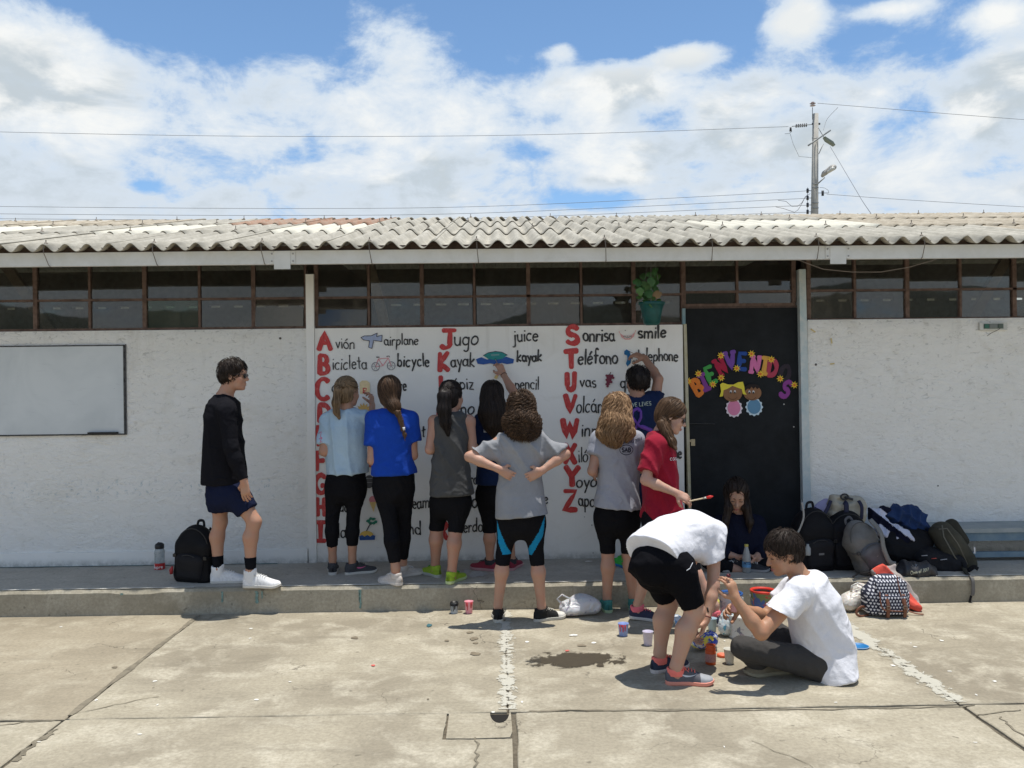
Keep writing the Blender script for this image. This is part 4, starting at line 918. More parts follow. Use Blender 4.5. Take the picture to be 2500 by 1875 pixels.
def leg_pts(l):
    h, k, a = W3(l['h']), W3(l['k']), W3(l['a']); return h, k, a
def build_person(name, sp):
    """sp: dictionary of joints (photo px, px, distance) and looks -> thing with parts"""
    rt = thing('person', sp['label'], 'person', tuple(sp['base']))
    if 'group' in sp: rt['group'] = sp['group']
    sk = skinm(sp.get('skin', (0.50, 0.30, 0.215))); H = Head(W3(sp['head']), sp['hf'], sp.get('hu', (0, 0, 1)), sp.get('hs', 1.0))
    parts = []; male = sp.get('male', False); g = 1.12 if male else 1.0
    neckb = W3(sp['neck']); hb = H.w(0, -.028, -.06)
    # ---------- body
    B = Fld(); ts = secs_of(sp['torso']); body_t = [(c, s, max(w - sp.get('tin', .022), .03), max(d - .02, .03)) for c, s, w, d in ts]
    cl_, cp_ = body_t[-1], body_t[-2]; dd_ = cl_[0] - cp_[0]; body_t[-1] = (cp_[0] + dd_ * max(0.2, 1 - .05 / (np.linalg.norm(dd_) + 1e-6)), cl_[1], cl_[2] - .02, cl_[3] - .02)
    B.loft(body_t, .03)
    B.cone(neckb, hb, .054 * g, .048 * g, .03)
    for A_ in sp['arms']:
        s, e, w = W3(A_['s']), W3(A_['e']), W3(A_['w'])
        B.cone(neckb * .6 + s * .4 - np.array([0, 0, .02]), s, .036 * g, .043 * g, .04); B.cone(s, e, .043 * g, .036 * g, .03)
        B.cone(e, e * .65 + w * .35, .036 * g, .037 * g, .015); B.cone(e * .65 + w * .35, w, .037 * g, .024 * g, .015, None, 1)
    for l in sp['legs']:
        h, k, a = leg_pts(l); q = sp.get('legk', 1.0)
        B.cone(h, k, .078 * q, .050 * q, .03); kb = np.array(l.get('cb', (0, -0.018, 0)), float)
        m = k * .68 + a * .32 + kb; B.cone(k, m, .050 * q, .054 * q, .03); B.cone(m, a, .053 * q, .034 * q, .03); B.cone(a, a + np.array([0, 0, -.05]), .034 * q, .034 * q, .02)
    hp = secs_of(sp['hips']) if sp.get('hips') else None
    if hp: dh = U3(hp[-1][0] - hp[0][0]); hp = hp + [(hp[-1][0] + dh * .035, hp[-1][1], hp[-1][2] * .90, hp[-1][3] * .85), (hp[-1][0] + dh * .075, hp[-1][1], hp[-1][2] * .70, hp[-1][3] * .5)]; hq = hp[1:-1]
    if hp: B.loft([(c, s, w - .014, d - .014) for c, s, w, d in hq], .03)
    v, f = B.mesh(sp.get('vox', .009)); parts.append((relax(v, f, 2), f))
    hf = head_field(H, male); hf.cone(hb, hb * .4 + neckb * .6, .048 * g, .052 * g, .02); v, f = hf.mesh(.0052); parts.append((relax(v, f, 1, .4), f))
    for A_ in sp['arms']:
        e, w = W3(A_['e']), W3(A_['w']); hd = A_['hand']; F = Fld(); u = U3(w - e)
        F.cone(w - u * .07, w, .0285 * g, .024 * g, .01); hand(F, w, hd[0], hd[1], hd[2], hd[3], sp.get('hk', .95) * (1.06 if male else 1)); v, f = F.mesh(.0042); parts.append((relax(v, f, 1, .4), f))
    body = arr(rt, 'body', parts, sk)
    # ---------- lower garment
    if hp is not None:
        Lg = Fld(); Lg.loft(hp, .06, ex=2.0); lo = sp.get('loose', 0.006)
        for bt in sp.get('butt', []): Lg.ell(W3(bt[:3]), ((1, 0, 0), (0, 1, 0), (0, 0, 1)), bt[3:], .04)
        for l in sp['legs']:
            h, k, a = leg_pts(l); q = sp.get('legk', 1.0); t = l['cuff']; kb = np.array(l.get('cb', (0, -0.018, 0)), float)
            if t <= 1.0:
                c = h + (k - h) * t; n = U3(k - h); cl = [(c, n)]; r1 = .078 * q + (.050 - .078) * q * t
                Lg.cone(h, h + (k - h) * min(1, t + .1), .080 * q + lo, r1 + lo * (1.0 + sp.get('flare', 0)), .05, clip=cl)
            else:
                t2 = t - 1; c = k + (a - k) * t2; n = U3(a - k); cl = [(c, n)]; m = k * .68 + a * .32 + kb
                Lg.cone(h, k, .080 * q + lo, .051 * q + lo, .05)
                if t2 <= .32: Lg.cone(k, m, .051 * q + lo, .055 * q + lo, .02, clip=cl)
                else: Lg.cone(k, m, .051 * q + lo, .055 * q + lo, .02); Lg.cone(m, a, .054 * q + lo, .036 * q + lo, .02, clip=cl)
        v, f = Lg.mesh(.008); v = relax(v, f, 6)
        v = folds(v, f, sp['seed'] + 20, sp.get('lfold', .0035), 130.0, ((0.3, 0, 1), (1, .2, .4)), 1.0)
        lm = [sp['lmat']]; fm = None
        if 'stripe' in sp:
            lm.append(sp['stripe'][0]); cen = v[f].mean(1); fm = sp['stripe'][1](cen, vnormals(v, f)[f].mean(1))
        go = mesh_obj(sp.get('lname', 'leggings'), v, f, lm, rt, True, fm)
        if 'llabel' in sp: go['label'] = sp['llabel']
    # ---------- top
    T = Fld(); T.loft(ts, .03, ex=sp.get('tex', 2.4))
    for A_ in sp['arms']:
        s, e, w = W3(A_['s']), W3(A_['e']), W3(A_['w']); sl = A_.get('sleeve', 0.7); r0, r1 = A_.get('sr', (.062, .066)); nbs = neckb * .62 + s * .38 + np.array(A_.get('nb', (0, 0, -.016)))
        if sl is None: T.cone(nbs, s * .8 + neckb * .2 + np.array([0, 0, -.03]), .035, .034, .03); continue
        T.cone(nbs, s, .054 * g, max(r0, .054), .04)
        if sl <= 1.0:
            c = s + (e - s) * sl; n = A_.get('cn', U3(e - s)); T.cone(s, s + (e - s) * (sl + .12), r0, r1, .03, clip=[(c, n)])
        else:
            c = e + (w - e) * (sl - 1); n = U3(w - e); T.cone(s, e, r0, r1, .03); T.cone(e, e * .65 + w * .35, r1, r1, .03); T.cone(e * .65 + w * .35, c + n * .02, r1, max(r1 * .8, .038), .03, clip=[(c, n)])
    T.cone(neckb, hb, .058 * g, .058 * g, .008, sub=True) if sp.get('neckcut', True) else None
    for q in sp.get('tprims', []): T.p.extend(q(T) or [])
    v, f = T.mesh(sp.get('tvox', .0075)); v = relax(v, f, 3)
    v = folds(v, f, sp['seed'], sp.get('fold', .007) * 2.7, sp.get('ffreq', 62.0), sp.get('fdir', ((1, 0, 0.12), (.8, .2, .5))), sp.get('fvert', .3), sp.get('fmask'))
    tm = sp['tmat']; fm = None
    if 'tpaint' in sp: fm = sp['tpaint'](v[f].mean(1)); tm = tm if isinstance(tm, list) else [tm]
    top = mesh_obj(sp.get('tname', 'shirt'), v, f, tm, rt, True, fm)
    # ---------- shoes
    for l in sp['legs']:
        if 'shoe' in l:
            a = W3(l['a']); shoe(rt, a, l['gz'], l['dir'], **l['shoe'])
            if 'sock' in l:
                b = MB(); b.tube([Vector(a + (W3(l['k']) - a) * l['sock'][1] + np.array(l.get('cb', (0, -.018, 0))) * l['sock'][1] * 2), Vector(a + (W3(l['k']) - a) * .03), Vector((a[0], a[1], l['gz'] + .10))], [l['sock'][2], .0385, .031], 14); b.build('sock', l['sock'][0], rt, True)
    return rt, H, body, top

# ------------------------------------------------ painted strokes (letters, marks) laid on surfaces
def arc(cx, cy, rx, ry, a0, a1, n=10): return [(cx + rx * math.cos(math.radians(a0 + (a1 - a0) * i / n)), cy + ry * math.sin(math.radians(a0 + (a1 - a0) * i / n))) for i in range(n + 1)]
O_ = arc(.24, .25, .22, .25, 60, 420, 14)
GL = {
 'a': (.52, [arc(.22, .25, .20, .24, 40, 320, 12), [(.42, .5), (.42, .12), (.50, .0)]]), 'b': (.50, [[(.06, 1.0), (.06, .02)], arc(.24, .24, .19, .24, 150, -150, 12)]),
 'c': (.44, [arc(.24, .25, .21, .25, 50, 310, 12)]), 'd': (.52, [arc(.22, .25, .20, .24, 40, 320, 12), [(.42, 1.0), (.42, .0)]]),
 'e': (.46, [[(.04, .26), (.42, .30)] + arc(.23, .25, .20, .25, 15, 320, 12)]), 'f': (.40, [arc(.30, .78, .14, .2, 40, 170, 5) + [(.16, .5), (.16, .0)], [(.02, .5), (.36, .52)]]),
 'g': (.50, [arc(.22, .26, .19, .23, 40, 320, 12), [(.41, .5), (.41, -.2)] + arc(.24, -.2, .17, .17, 0, -140, 6)]), 'h': (.50, [[(.06, 1.0), (.06, .0)], [(.06, .3)] + arc(.24, .3, .17, .2, 150, 0, 6) + [(.42, .0)]]),
 'i': (.16, [[(.08, .5), (.08, .0)], [(.08, .72), (.085, .76)]]), 'j': (.28, [[(.20, .5), (.18, -.22)] + arc(.06, -.22, .12, .12, 0, -120, 5), [(.20, .72), (.205, .76)]]),
 'k': (.46, [[(.06, 1.0), (.06, .0)], [(.38, .55), (.08, .24), (.42, .0)]]), 'l': (.16, [[(.08, 1.0), (.08, .0)]]),
 'm': (.74, [[(.06, .5), (.06, .0)], [(.06, .3)] + arc(.21, .32, .14, .17, 150, 0, 6) + [(.35, .0)], [(.35, .3)] + arc(.50, .32, .15, .17, 150, 0, 6) + [(.66, .0)]]),
 'n': (.50, [[(.06, .5), (.06, .0)], [(.06, .3)] + arc(.24, .3, .17, .2, 150, 0, 6) + [(.42, .0)]]), 'o': (.48, [O_]), 'p': (.50, [[(.06, .5), (.06, -.38)], arc(.24, .25, .19, .24, 150, -150, 12)]),
 'r': (.38, [[(.06, .5), (.06, .0)], [(.06, .28)] + arc(.24, .28, .17, .22, 150, 50, 5)]), 's': (.40, [arc(.21, .37, .15, .12, 40, 250, 8) + arc(.20, .12, .16, .12, 80, -140, 8)]),
 't': (.36, [[(.18, .85), (.18, .05), (.26, .0)], [(.02, .55), (.34, .56)]]), 'u': (.50, [[(.06, .5), (.06, .18)] + arc(.23, .18, .17, .18, 180, 330, 6), [(.42, .5), (.42, .0)]]),
 'v': (.44, [[(.03, .5), (.21, .0), (.41, .52)]]), 'x': (.44, [[(.04, .5), (.40, .0)], [(.40, .5), (.04, .0)]]), 'y': (.46, [[(.05, .5), (.24, .08)], [(.42, .5), (.12, -.38)]]), 'z': (.42, [[(.04, .5), (.38, .5), (.04, .0), (.40, .0)]]),
 'w': (.62, [[(.03, .5), (.17, .0), (.30, .45), (.45, .0), (.58, .5)]]), ' ': (.3, []), '.': (.14, [[(.07, .0), (.075, .03)]]),
 'A': (.62, [[(.04, 0), (.30, 1.0), (.58, 0)], [(.15, .38), (.47, .38)]]), 'B': (.58, [[(.08, 0), (.08, 1.0)], [(.08, 1.0)] + arc(.26, .76, .22, .24, 90, -90, 7) + [(.10, .52)], [(.10, .52)] + arc(.28, .26, .26, .26, 90, -90, 7) + [(.08, 0)]]),
 'C': (.60, [arc(.34, .5, .29, .5, 48, 312, 14)]), 'D': (.60, [[(.08, 0), (.08, 1.0)], [(.08, 1.0)] + arc(.18, .5, .38, .5, 90, -90, 10) + [(.08, 0)]]), 'E': (.52, [[(.48, 1.0), (.08, 1.0), (.08, 0), (.50, 0)], [(.08, .52), (.42, .52)]]),
 'F': (.50, [[(.48, 1.0), (.08, 1.0), (.08, 0)], [(.08, .52), (.42, .52)]]), 'G': (.62, [arc(.33, .5, .28, .5, 48, 330, 14) + [(.58, .42), (.36, .42)]]), 'H': (.58, [[(.08, 1), (.08, 0)], [(.50, 1), (.50, 0)], [(.08, .5), (.50, .5)]]),
 'I': (.44, [[(.22, 1), (.22, 0)], [(.02, 1), (.42, 1)], [(.02, 0), (.42, 0)]]), 'J': (.60, [[(.14, 1), (.58, 1)], [(.40, 1), (.38, .25)] + arc(.22, .22, .17, .22, 0, -150, 7)]), 'K': (.56, [[(.08, 1), (.08, 0)], [(.50, 1), (.10, .45), (.54, 0)]]),
 'L': (.48, [[(.08, 1), (.08, 0), (.46, 0)]]), 'M': (.70, [[(.06, 0), (.10, 1), (.34, .35), (.58, 1), (.64, 0)]]), 'N': (.60, [[(.08, 0), (.08, 1), (.52, 0), (.52, 1)]]), 'O': (.64, [arc(.32, .5, .28, .5, 90, 450, 16)]), 'P': (.54, [[(.08, 0), (.08, 1)], [(.08, 1.0)] + arc(.26, .74, .24, .26, 90, -90, 7) + [(.08, .48)]]),
 'Q': (.64, [arc(.32, .5, .28, .5, 90, 450, 16), [(.36, .25), (.62, -.05)]]), 'R': (.58, [[(.08, 0), (.08, 1)], [(.08, 1.0)] + arc(.26, .76, .24, .24, 90, -90, 7) + [(.08, .52)], [(.24, .5), (.54, 0)]]),
 'S': (.56, [arc(.30, .75, .22, .25, 30, 265, 9) + arc(.27, .26, .24, .26, 85, -150, 9)]), 'T': (.60, [[(.02, 1), (.58, 1)], [(.30, 1), (.32, 0)]]), 'U': (.58, [[(.06, 1), (.08, .3)] + arc(.29, .28, .21, .28, 180, 360, 8) + [(.52, 1)]]),
 'V': (.58, [[(.03, 1), (.28, 0), (.56, 1)]]), 'W': (.78, [[(.02, 1), (.18, 0), (.38, .8), (.56, 0), (.76, 1)]]), 'X': (.58, [[(.04, 1), (.54, 0)], [(.54, 1), (.04, 0)]]), 'Y': (.58, [[(.04, 1), (.28, .5), (.30, 0)], [(.56, 1), (.28, .5)]]),
 'Z': (.56, [[(.05, 1), (.52, 1), (.05, 0), (.54, 0)]]), '0': (.5, [arc(.25, .5, .2, .5, 90, 450, 14)]), '1': (.3, [[(.05, .8), (.18, 1), (.18, 0)]]), '2': (.5, [arc(.24, .75, .2, .25, 160, -20, 7) + [(.05, 0), (.46, 0)]]), '4': (.5, [[(.36, 0), (.36, 1), (.04, .3), (.48, .3)]]),
 '7': (.46, [[(.04, 1), (.44, 1), (.16, 0)]]),
}
ACC = {'ó': 'o', 'é': 'e', 'á': 'a'}
def lay_text(txt, cap=False):
    """-> width, list of strokes in a unit box"""
    x = 0; o = []
    for ch in txt:
        b = ACC.get(ch, ch); wd, st = GL[b]
        for s in st: o.append([(x + p[0], p[1]) for p in s])
        if ch in ACC: o.append([(x + .18, .62), (x + .34, .80)])
        x += wd + .07
    return x - .07, o
def strokes_on(mb, strokes, tf, r, nrm=(0, -1, 0), flat=0.16, rs=None, n=6, m=0, seed=0):
    rr = random.Random(seed)
    for s in strokes:
        q = [tf(*p) for p in s]; o = []
        for a, b in zip(q[:-1], q[1:]):
            k = max(1, int((b - a).length / (r * 2.2)))
            for i in range(k): o.append(a.lerp(b, i / k))
        o.append(q[-1]); f0 = rr.uniform(0, 6); w_ = [r * (1 + .16 * math.sin(f0 + i * .9) + rr.uniform(-.10, .10)) for i in range(len(o))]
        t0 = (o[0] - o[1]).normalized() if len(o) > 1 else Vector((1, 0, 0)); t1 = (o[-1] - o[-2]).normalized()
        o = [o[0] + t0 * r * .55] + o + [o[-1] + t1 * r * .55]; w_ = [w_[0] * .5] + w_ + [w_[-1] * .5]
        dz = Vector(nrm) * rr.uniform(0, 0.0006); mb.tube([p + dz for p in o], w_, n, m, flat=(nrm, flat))
def text_on_wall(txt, x0, x1, yb, size, rpx, mat, parent, name, Y=DW - 0.002, rise=0.0, seed=0, wig=0.03, x1b=None):
    wd, st = lay_text(txt); rr = random.Random(seed + len(txt)); f = [rr.uniform(0, 6) for _ in range(4)]
    def tf(u, v):
        u2 = u + wig * math.sin(v * 3 + u * 2.1 + f[0]); v2 = v + wig * math.sin(u * 2.7 + f[1]) + wig * .5 * math.sin(u * 7 + f[2])
        return P(x0 + (x1 - x0) * u2 / wd, yb - size * v2 - rise * u / wd, Y)
    b = MB(); strokes_on(b, st, tf, rpx * DW / FPX, seed=seed); return b.build(name, mat, parent)
def drape_strokes(strokes, tf2, obj, r, mat, parent, name, off=0.0012, dirv=(0, 1, 0), flat=0.2):
    """project strokes (photo px) onto a garment along the view ray and lay them on its surface"""
    me = obj.data; bv = BVHTree.FromPolygons([obj.matrix_world @ v.co for v in me.vertices], [tuple(p.vertices) for p in me.polygons]); b = MB()
    for s in strokes:
        q = [tf2(*p) for p in s]; o = []; last = Vector((0, -1, 0))
        for a, c in zip(q[:-1], q[1:]):
            k = max(1, int(math.dist(a, c) / 3.0))
            for i in range(k): o.append((a[0] + (c[0] - a[0]) * i / k, a[1] + (c[1] - a[1]) * i / k))
        o.append(q[-1]); pts = []; nr = []
        for px, py in o:
            h = bv.ray_cast(CAM, ray(px, py).normalized())
            if h[0] is not None: n_ = h[1] if h[1].dot(ray(px, py)) < 0 else -h[1]; pts.append(h[0] + n_ * off); nr.append(n_)
        if len(pts) > 1: b.tube(pts, r, 5, 0, flat=(nr[0], flat))
    if b.v: return b.build(name, mat, parent, True)
# ================================================================== THE CAST
def down(bias=(0, 0, 0), sw=0.0):
    b = np.array(bias, float)
    return lambda p, i, g: np.tile(np.array([0, 0, -1.0]) + b, (len(p), 1)) + sw * np.stack([np.sin(p[:, 2] * 37 + p[:, 0] * 20), np.zeros(len(p)), np.zeros(len(p))], 1)
def to_tie(tie, r=0.05):
    t = np.array(tie, float)
    def fl(p, i, g):
        d = t - p; L = np.linalg.norm(d, axis=1)[:, None]; far = (L > r) & (p[:, 2:3] > t[2] - r * 1.2)
        return np.where(far, d / (L + 1e-9), np.array([0, 0, -1.0]))
    return fl
def from_crown(H, fwd=0.4):
    c = H.w(0, -.05, .11)
    def fl(p, i, g):
        d = p - c; d = d / (np.linalg.norm(d, axis=1)[:, None] + 1e-9); return d + fwd * np.tile(H.f, (len(p), 1)) * 0.5 - 0.35 * np.tile(H.u, (len(p), 1))
    return fl
def above(z): return lambda v: v[:, 2] > z
HB = {'blond': ((0.11, 0.070, 0.040), (0.36, 0.25, 0.15)), 'brown': ((0.030, 0.017, 0.010), (0.11, 0.062, 0.035)), 'black': ((0.010, 0.008, 0.008), (0.030, 0.022, 0.02)), 'dark': ((0.012, 0.008, 0.006), (0.040, 0.026, 0.019)),
      'straw': ((0.14, 0.075, 0.034), (0.48, 0.30, 0.165)), 'mid': ((0.04, 0.022, 0.012), (0.15, 0.085, 0.045)), 'curl': ((0.022, 0.013, 0.009), (0.13, 0.075, 0.042))}
def hm(k): return hairm(*HB[k])
BLACKL = fabric((0.010, 0.010, 0.012), 0.85); NAVYS = fabric((0.012, 0.016, 0.04))
def shortcut(rt, H, col, seed, nl=520, step=.009, steps=8, puff=0.004, fr=0.06, z=.052):
    f = cap_field(H, 0, True, puff, True); cut_face(f, H, z)
    for s in (-1, 1): f.ell(H.w(s * .088, -.004, -.040), H.ax(), (.022, .034, .042), .008, True)
    return hair_obj(rt, f, hm(col), int(nl * 1.6), from_crown(H), steps, step, .0017, seed, (0.003, 90), .0055, lambda v: np.ones(len(v), bool), .0035, .010)
def sunglasses(H, parent_scene, label, up=0.004, fwd=0.098, tiltz=0.0, mat=None, worn=True, rt=None, cat='sunglasses'):
    b = MB(); k = H.sc
    for s in (-1, 1):
        L = [Vector(H.w(s * (.031 + .024 * math.cos(a)), fwd - .010 * abs(s * .031 + .024 * math.cos(a) * s) / .05, up - .004 + .018 * math.sin(a) * (1.15 if math.sin(a) < 0 else .8))) for a in [6.283 * i / 16 for i in range(16)]]
        c = Vector(H.w(s * .031, fwd + .002, up - .004)); b.add([c] + L, [(0, 1 + i, 1 + (i + 1) % 16) for i in range(16)], 0)
        c2 = Vector(H.w(s * .031, fwd - .004, up - .004)); b.add([c2] + L, [(0, 1 + (i + 1) % 16, 1 + i) for i in range(16)], 0)
        b.tube(L, .0016, 5, 1, closed=True)
        b.tube([Vector(H.w(s * .055, fwd - .012, up + .004)), Vector(H.w(s * .077, .05, up + .004)), Vector(H.w(s * .080, -.005, up + .004)), Vector(H.w(s * .078, -.025, up - .018))], .0022, 5, 1)
    b.tube([Vector(H.w(-.010, fwd + .002, up + .004)), Vector(H.w(.010, fwd + .002, up + .004))], .0018, 5, 1)
    o = b.build('sunglasses', [M((0.015, 0.012, 0.012), 0.12, 0, spec=0.8), M((0.03, 0.02, 0.02), 0.3, 0, spec=0.6)], rt, True); return o
def face_bits(H, rt, skin_dark=(0.20, 0.08, 0.06), brow=(0.02, 0.012, 0.008), eyes=True, beard=False):
    b = MB()
    for s in (-1, 1): b.tube([Vector(H.w(s * .013, .087, .020)), Vector(H.w(s * .028, .084, .0265)), Vector(H.w(s * .046, .070, .021))], [.0035, .0038, .0018], 5)
    b.build('eyebrow', M(brow, 0.8, 0), rt, True)
    b = MB()
    for s in (-1, 1):
        b.tube([Vector(H.w(s * .018, .0845, -.002)), Vector(H.w(s * .031, .0862, .0005)), Vector(H.w(s * .044, .079, -.003))], [.0018, .0026, .0016], 5)
    b.build('eyelash', M((0.02, 0.012, 0.01), 0.6, 0), rt, True)
    b = MB(); b.tube([Vector(H.w(-.021, .0855, -.066)), Vector(H.w(0, .0945, -.063)), Vector(H.w(.021, .0855, -.066))], [.002, .0042, .002], 6); b.tube([Vector(H.w(-.018, .084, -.072)), Vector(H.w(0, .093, -.074)), Vector(H.w(.018, .084, -.072))], [.002, .0048, .002], 6)
    b.build('lips', M((0.38, 0.14, 0.12), 0.45, 0.1), rt, True)

def spec(**k): return k
PINK = (0.75, 0.16, 0.20)
# ---- A: young man in black, profile, at the kerb
A_sp = spec(label='young man in black long sleeves and white high-top shoes standing in profile', base=(P(560, 1430, 6.55).x, 6.55, ZP), male=True, seed=3,
    head=(572, 916, 6.6), hf=(1, -.02, -.04), neck=(549, 966, 6.6), torso=[(524, 564, 960, 6.6, .06), (506, 586, 986, 6.6, .15), (500, 589, 1020, 6.6, .175), (500, 589, 1070, 6.6, .175), (499, 594, 1120, 6.6, .17), (497, 600, 1180, 6.6, .18)],
    arms=[dict(s=(553, 1004, 6.44), e=(566, 1092, 6.40), w=(596, 1176, 6.40), hand=((.12, 0, -1), (.2, 1, 0), .35, -1), sleeve=1.95, sr=(.066, .052)), dict(s=(553, 1004, 6.76), e=(566, 1090, 6.80), w=(594, 1170, 6.79), hand=((.1, 0, -1), (0, -1, 0), .35, 1), sleeve=1.95, sr=(.064, .050))],
    hips=[(506, 594, 1165, 6.6, .155), (504, 600, 1200, 6.6, .17), (507, 600, 1224, 6.6, .165)],
    legs=[dict(h=(578, 1208, 6.52), k=(621, 1274, 6.50), a=(612, 1392, 6.50), cuff=.62, cb=(-.02, 0, 0), gz=ZP, dir=(1, -.12), shoe=dict(up_col=(.74, .74, .74), sole_col=(.62, .60, .55), high=True, L=.295, Wd=.052), sock=(BLACKL, .27, .046)),
          dict(h=(535, 1208, 6.69), k=(538, 1274, 6.68), a=(533, 1388, 6.66), cuff=.60, cb=(-.02, 0, 0), gz=ZP, dir=(1, .05), shoe=dict(up_col=(.74, .74, .74), sole_col=(.62, .60, .55), high=True, L=.295, Wd=.052), sock=(BLACKL, .27, .046))],
    loose=.024, lmat=NAVYS, lname='shorts', lfold=.006, tmat=fabric((0.011, 0.011, 0.014)), tname='long_sleeve_shirt', fold=.006, legk=1.0, skin=(0.52, 0.31, 0.22))
# ---- B: light blue tee
B_sp = spec(label='girl with blond ponytail in pale blue t-shirt painting the mural', base=(P(836, 1400, 6.92).x, 6.92, ZP), seed=11,
    head=(849, 957, 6.92), hf=(.55, .83, -.02), neck=(847, 1002, 6.9), torso=[(829, 865, 994, 6.9, .05), (803, 888, 1010, 6.9, .09), (790, 894, 1042, 6.9, .12), (793, 894, 1090, 6.9, .125), (795, 896, 1130, 6.9, .13), (796, 898, 1157, 6.9, .145)],
    arms=[dict(s=(800, 1020, 6.9), e=(790, 1102, 6.85), w=(805, 1108, 7.08), hand=((.2, 1, .2), (1, 0, 0), .5, -1), sleeve=.80, sr=(.058, .066)), dict(s=(888, 1020, 6.92), e=(903, 1048, 7.12), w=(909, 990, 7.22), hand=((-.1, .25, 1), (-1, .3, 0), .75, 1), sleeve=.55, sr=(.056, .06))],
    hips=[(801, 892, 1142, 6.9, .115), (795, 894, 1174, 6.9, .135), (798, 892, 1204, 6.89, .12)],
    legs=[dict(h=(819, 1192, 6.9), k=(811, 1268, 6.9), a=(812, 1362, 6.93), cuff=1.70, gz=ZP, dir=(-.12, 1), shoe=dict(up_col=(.05, .05, .055), sole_col=(.50, .49, .46), L=.25, lace=(.1, .1, .1))),
          dict(h=(868, 1192, 6.9), k=(862, 1268, 6.9), a=(860, 1362, 6.90), cuff=1.68, gz=ZP, dir=(.93, .36), shoe=dict(up_col=(.055, .055, .06), sole_col=(.55, .54, .5), L=.26, accent=(.75, .12, .28), lace=(.08, .08, .08)))],
    legk=.90, lmat=BLACKL, tmat=fabric((0.40, 0.53, 0.64)), tname='t_shirt', fold=.008)
C_sp = spec(label='girl with a long brown braid in royal blue t-shirt and black leggings facing the mural', base=(P(970, 1415, 6.65).x, 6.65, ZP), seed=17,
    head=(951, 957, 6.68), hf=(-.12, 1, 0), neck=(956, 1004, 6.66), torso=[(938, 976, 995, 6.65, .05), (914, 1000, 1010, 6.65, .09), (903, 1012, 1042, 6.65, .12), (910, 1008, 1090, 6.65, .125), (911, 1118, 1009, 1138, 6.65, .135), (911, 1140, 1012, 1176, 6.65, .15)],
    arms=[dict(s=(912, 1022, 6.65), e=(908, 1124, 6.60), w=(927, 1128, 6.84), hand=((.3, 1, .1), (0, 0, -1), .5, 1), sleeve=.66, sr=(.060, .075)), dict(s=(1004, 1022, 6.65), e=(1009, 1112, 6.66), w=(990, 1112, 6.88), hand=((-.3, 1, .1), (0, 0, -1), .5, -1), sleeve=.62, sr=(.060, .078))],
    hips=[(914, 1007, 1134, 6.65, .12), (910, 1012, 1166, 6.65, .14), (914, 1006, 1204, 6.66, .125)],
    legs=[dict(h=(938, 1192, 6.63), k=(954, 1290, 6.58), a=(966, 1386, 6.52), cuff=1.88, gz=ZP, dir=(-.75, .66), shoe=dict(up_col=(.55, .50, .46), sole_col=(.62, .58, .54), L=.24)),
          dict(h=(984, 1192, 6.68), k=(986, 1284, 6.73), a=(983, 1374, 6.78), cuff=1.88, gz=ZP, dir=(.80, .6), shoe=dict(up_col=(.52, .48, .44), sole_col=(.62, .58, .54), L=.24))],
    legk=.98, lmat=BLACKL, tmat=fabric((0.010, 0.055, 0.36)), tname='t_shirt', fold=.006, skin=(.50, .30, .22))
D_sp = spec(label='girl with a long black ponytail in charcoal sleeveless shirt and lime green trainers', base=(P(1085, 1410, 6.66).x, 6.66, ZP), seed=23,
    head=(1103, 968, 6.68), hf=(.55, .83, 0), neck=(1102, 1010, 6.66), torso=[(1085, 1119, 1004, 6.65, .05), (1066, 1140, 1016, 6.65, .085), (1056, 1144, 1045, 6.65, .11), (1057, 1142, 1100, 6.65, .12), (1050, 1150, 1160, 6.65, .13), (1047, 1158, 1208, 6.65, .145)],
    arms=[dict(s=(1060, 1028, 6.65), e=(1049, 1098, 6.60), w=(1064, 1098, 6.84), hand=((.3, 1, .1), (0, 0, -1), .5, 1), sleeve=None), dict(s=(1146, 1028, 6.66), e=(1154, 1094, 6.64), w=(1136, 1098, 6.88), hand=((-.3, 1, .1), (0, 0, -1), .5, -1), sleeve=None)],
    hips=[(1060, 1142, 1190, 6.66, .12), (1052, 1148, 1220, 6.66, .13), (1055, 1146, 1242, 6.66, .12)],
    legs=[dict(h=(1076, 1226, 6.70), k=(1066, 1288, 6.74), a=(1063, 1378, 6.78), cuff=1.04, gz=ZP, dir=(-.55, .83), shoe=dict(up_col=(.28, .42, .035), sole_col=(.45, .46, .42), L=.245, lace=(.1, .3, .08))),
          dict(h=(1125, 1226, 6.62), k=(1112, 1294, 6.58), a=(1103, 1396, 6.55), cuff=1.04, gz=ZP, dir=(.45, .89), shoe=dict(up_col=(.30, .46, .035), sole_col=(.50, .6, .3), L=.245, lace=(.08, .35, .08)))],
    legk=.98, lmat=BLACKL, tmat=fabric((0.075, 0.075, 0.075)), tname='sleeveless_shirt', fold=.005, skin=(.50, .30, .225))
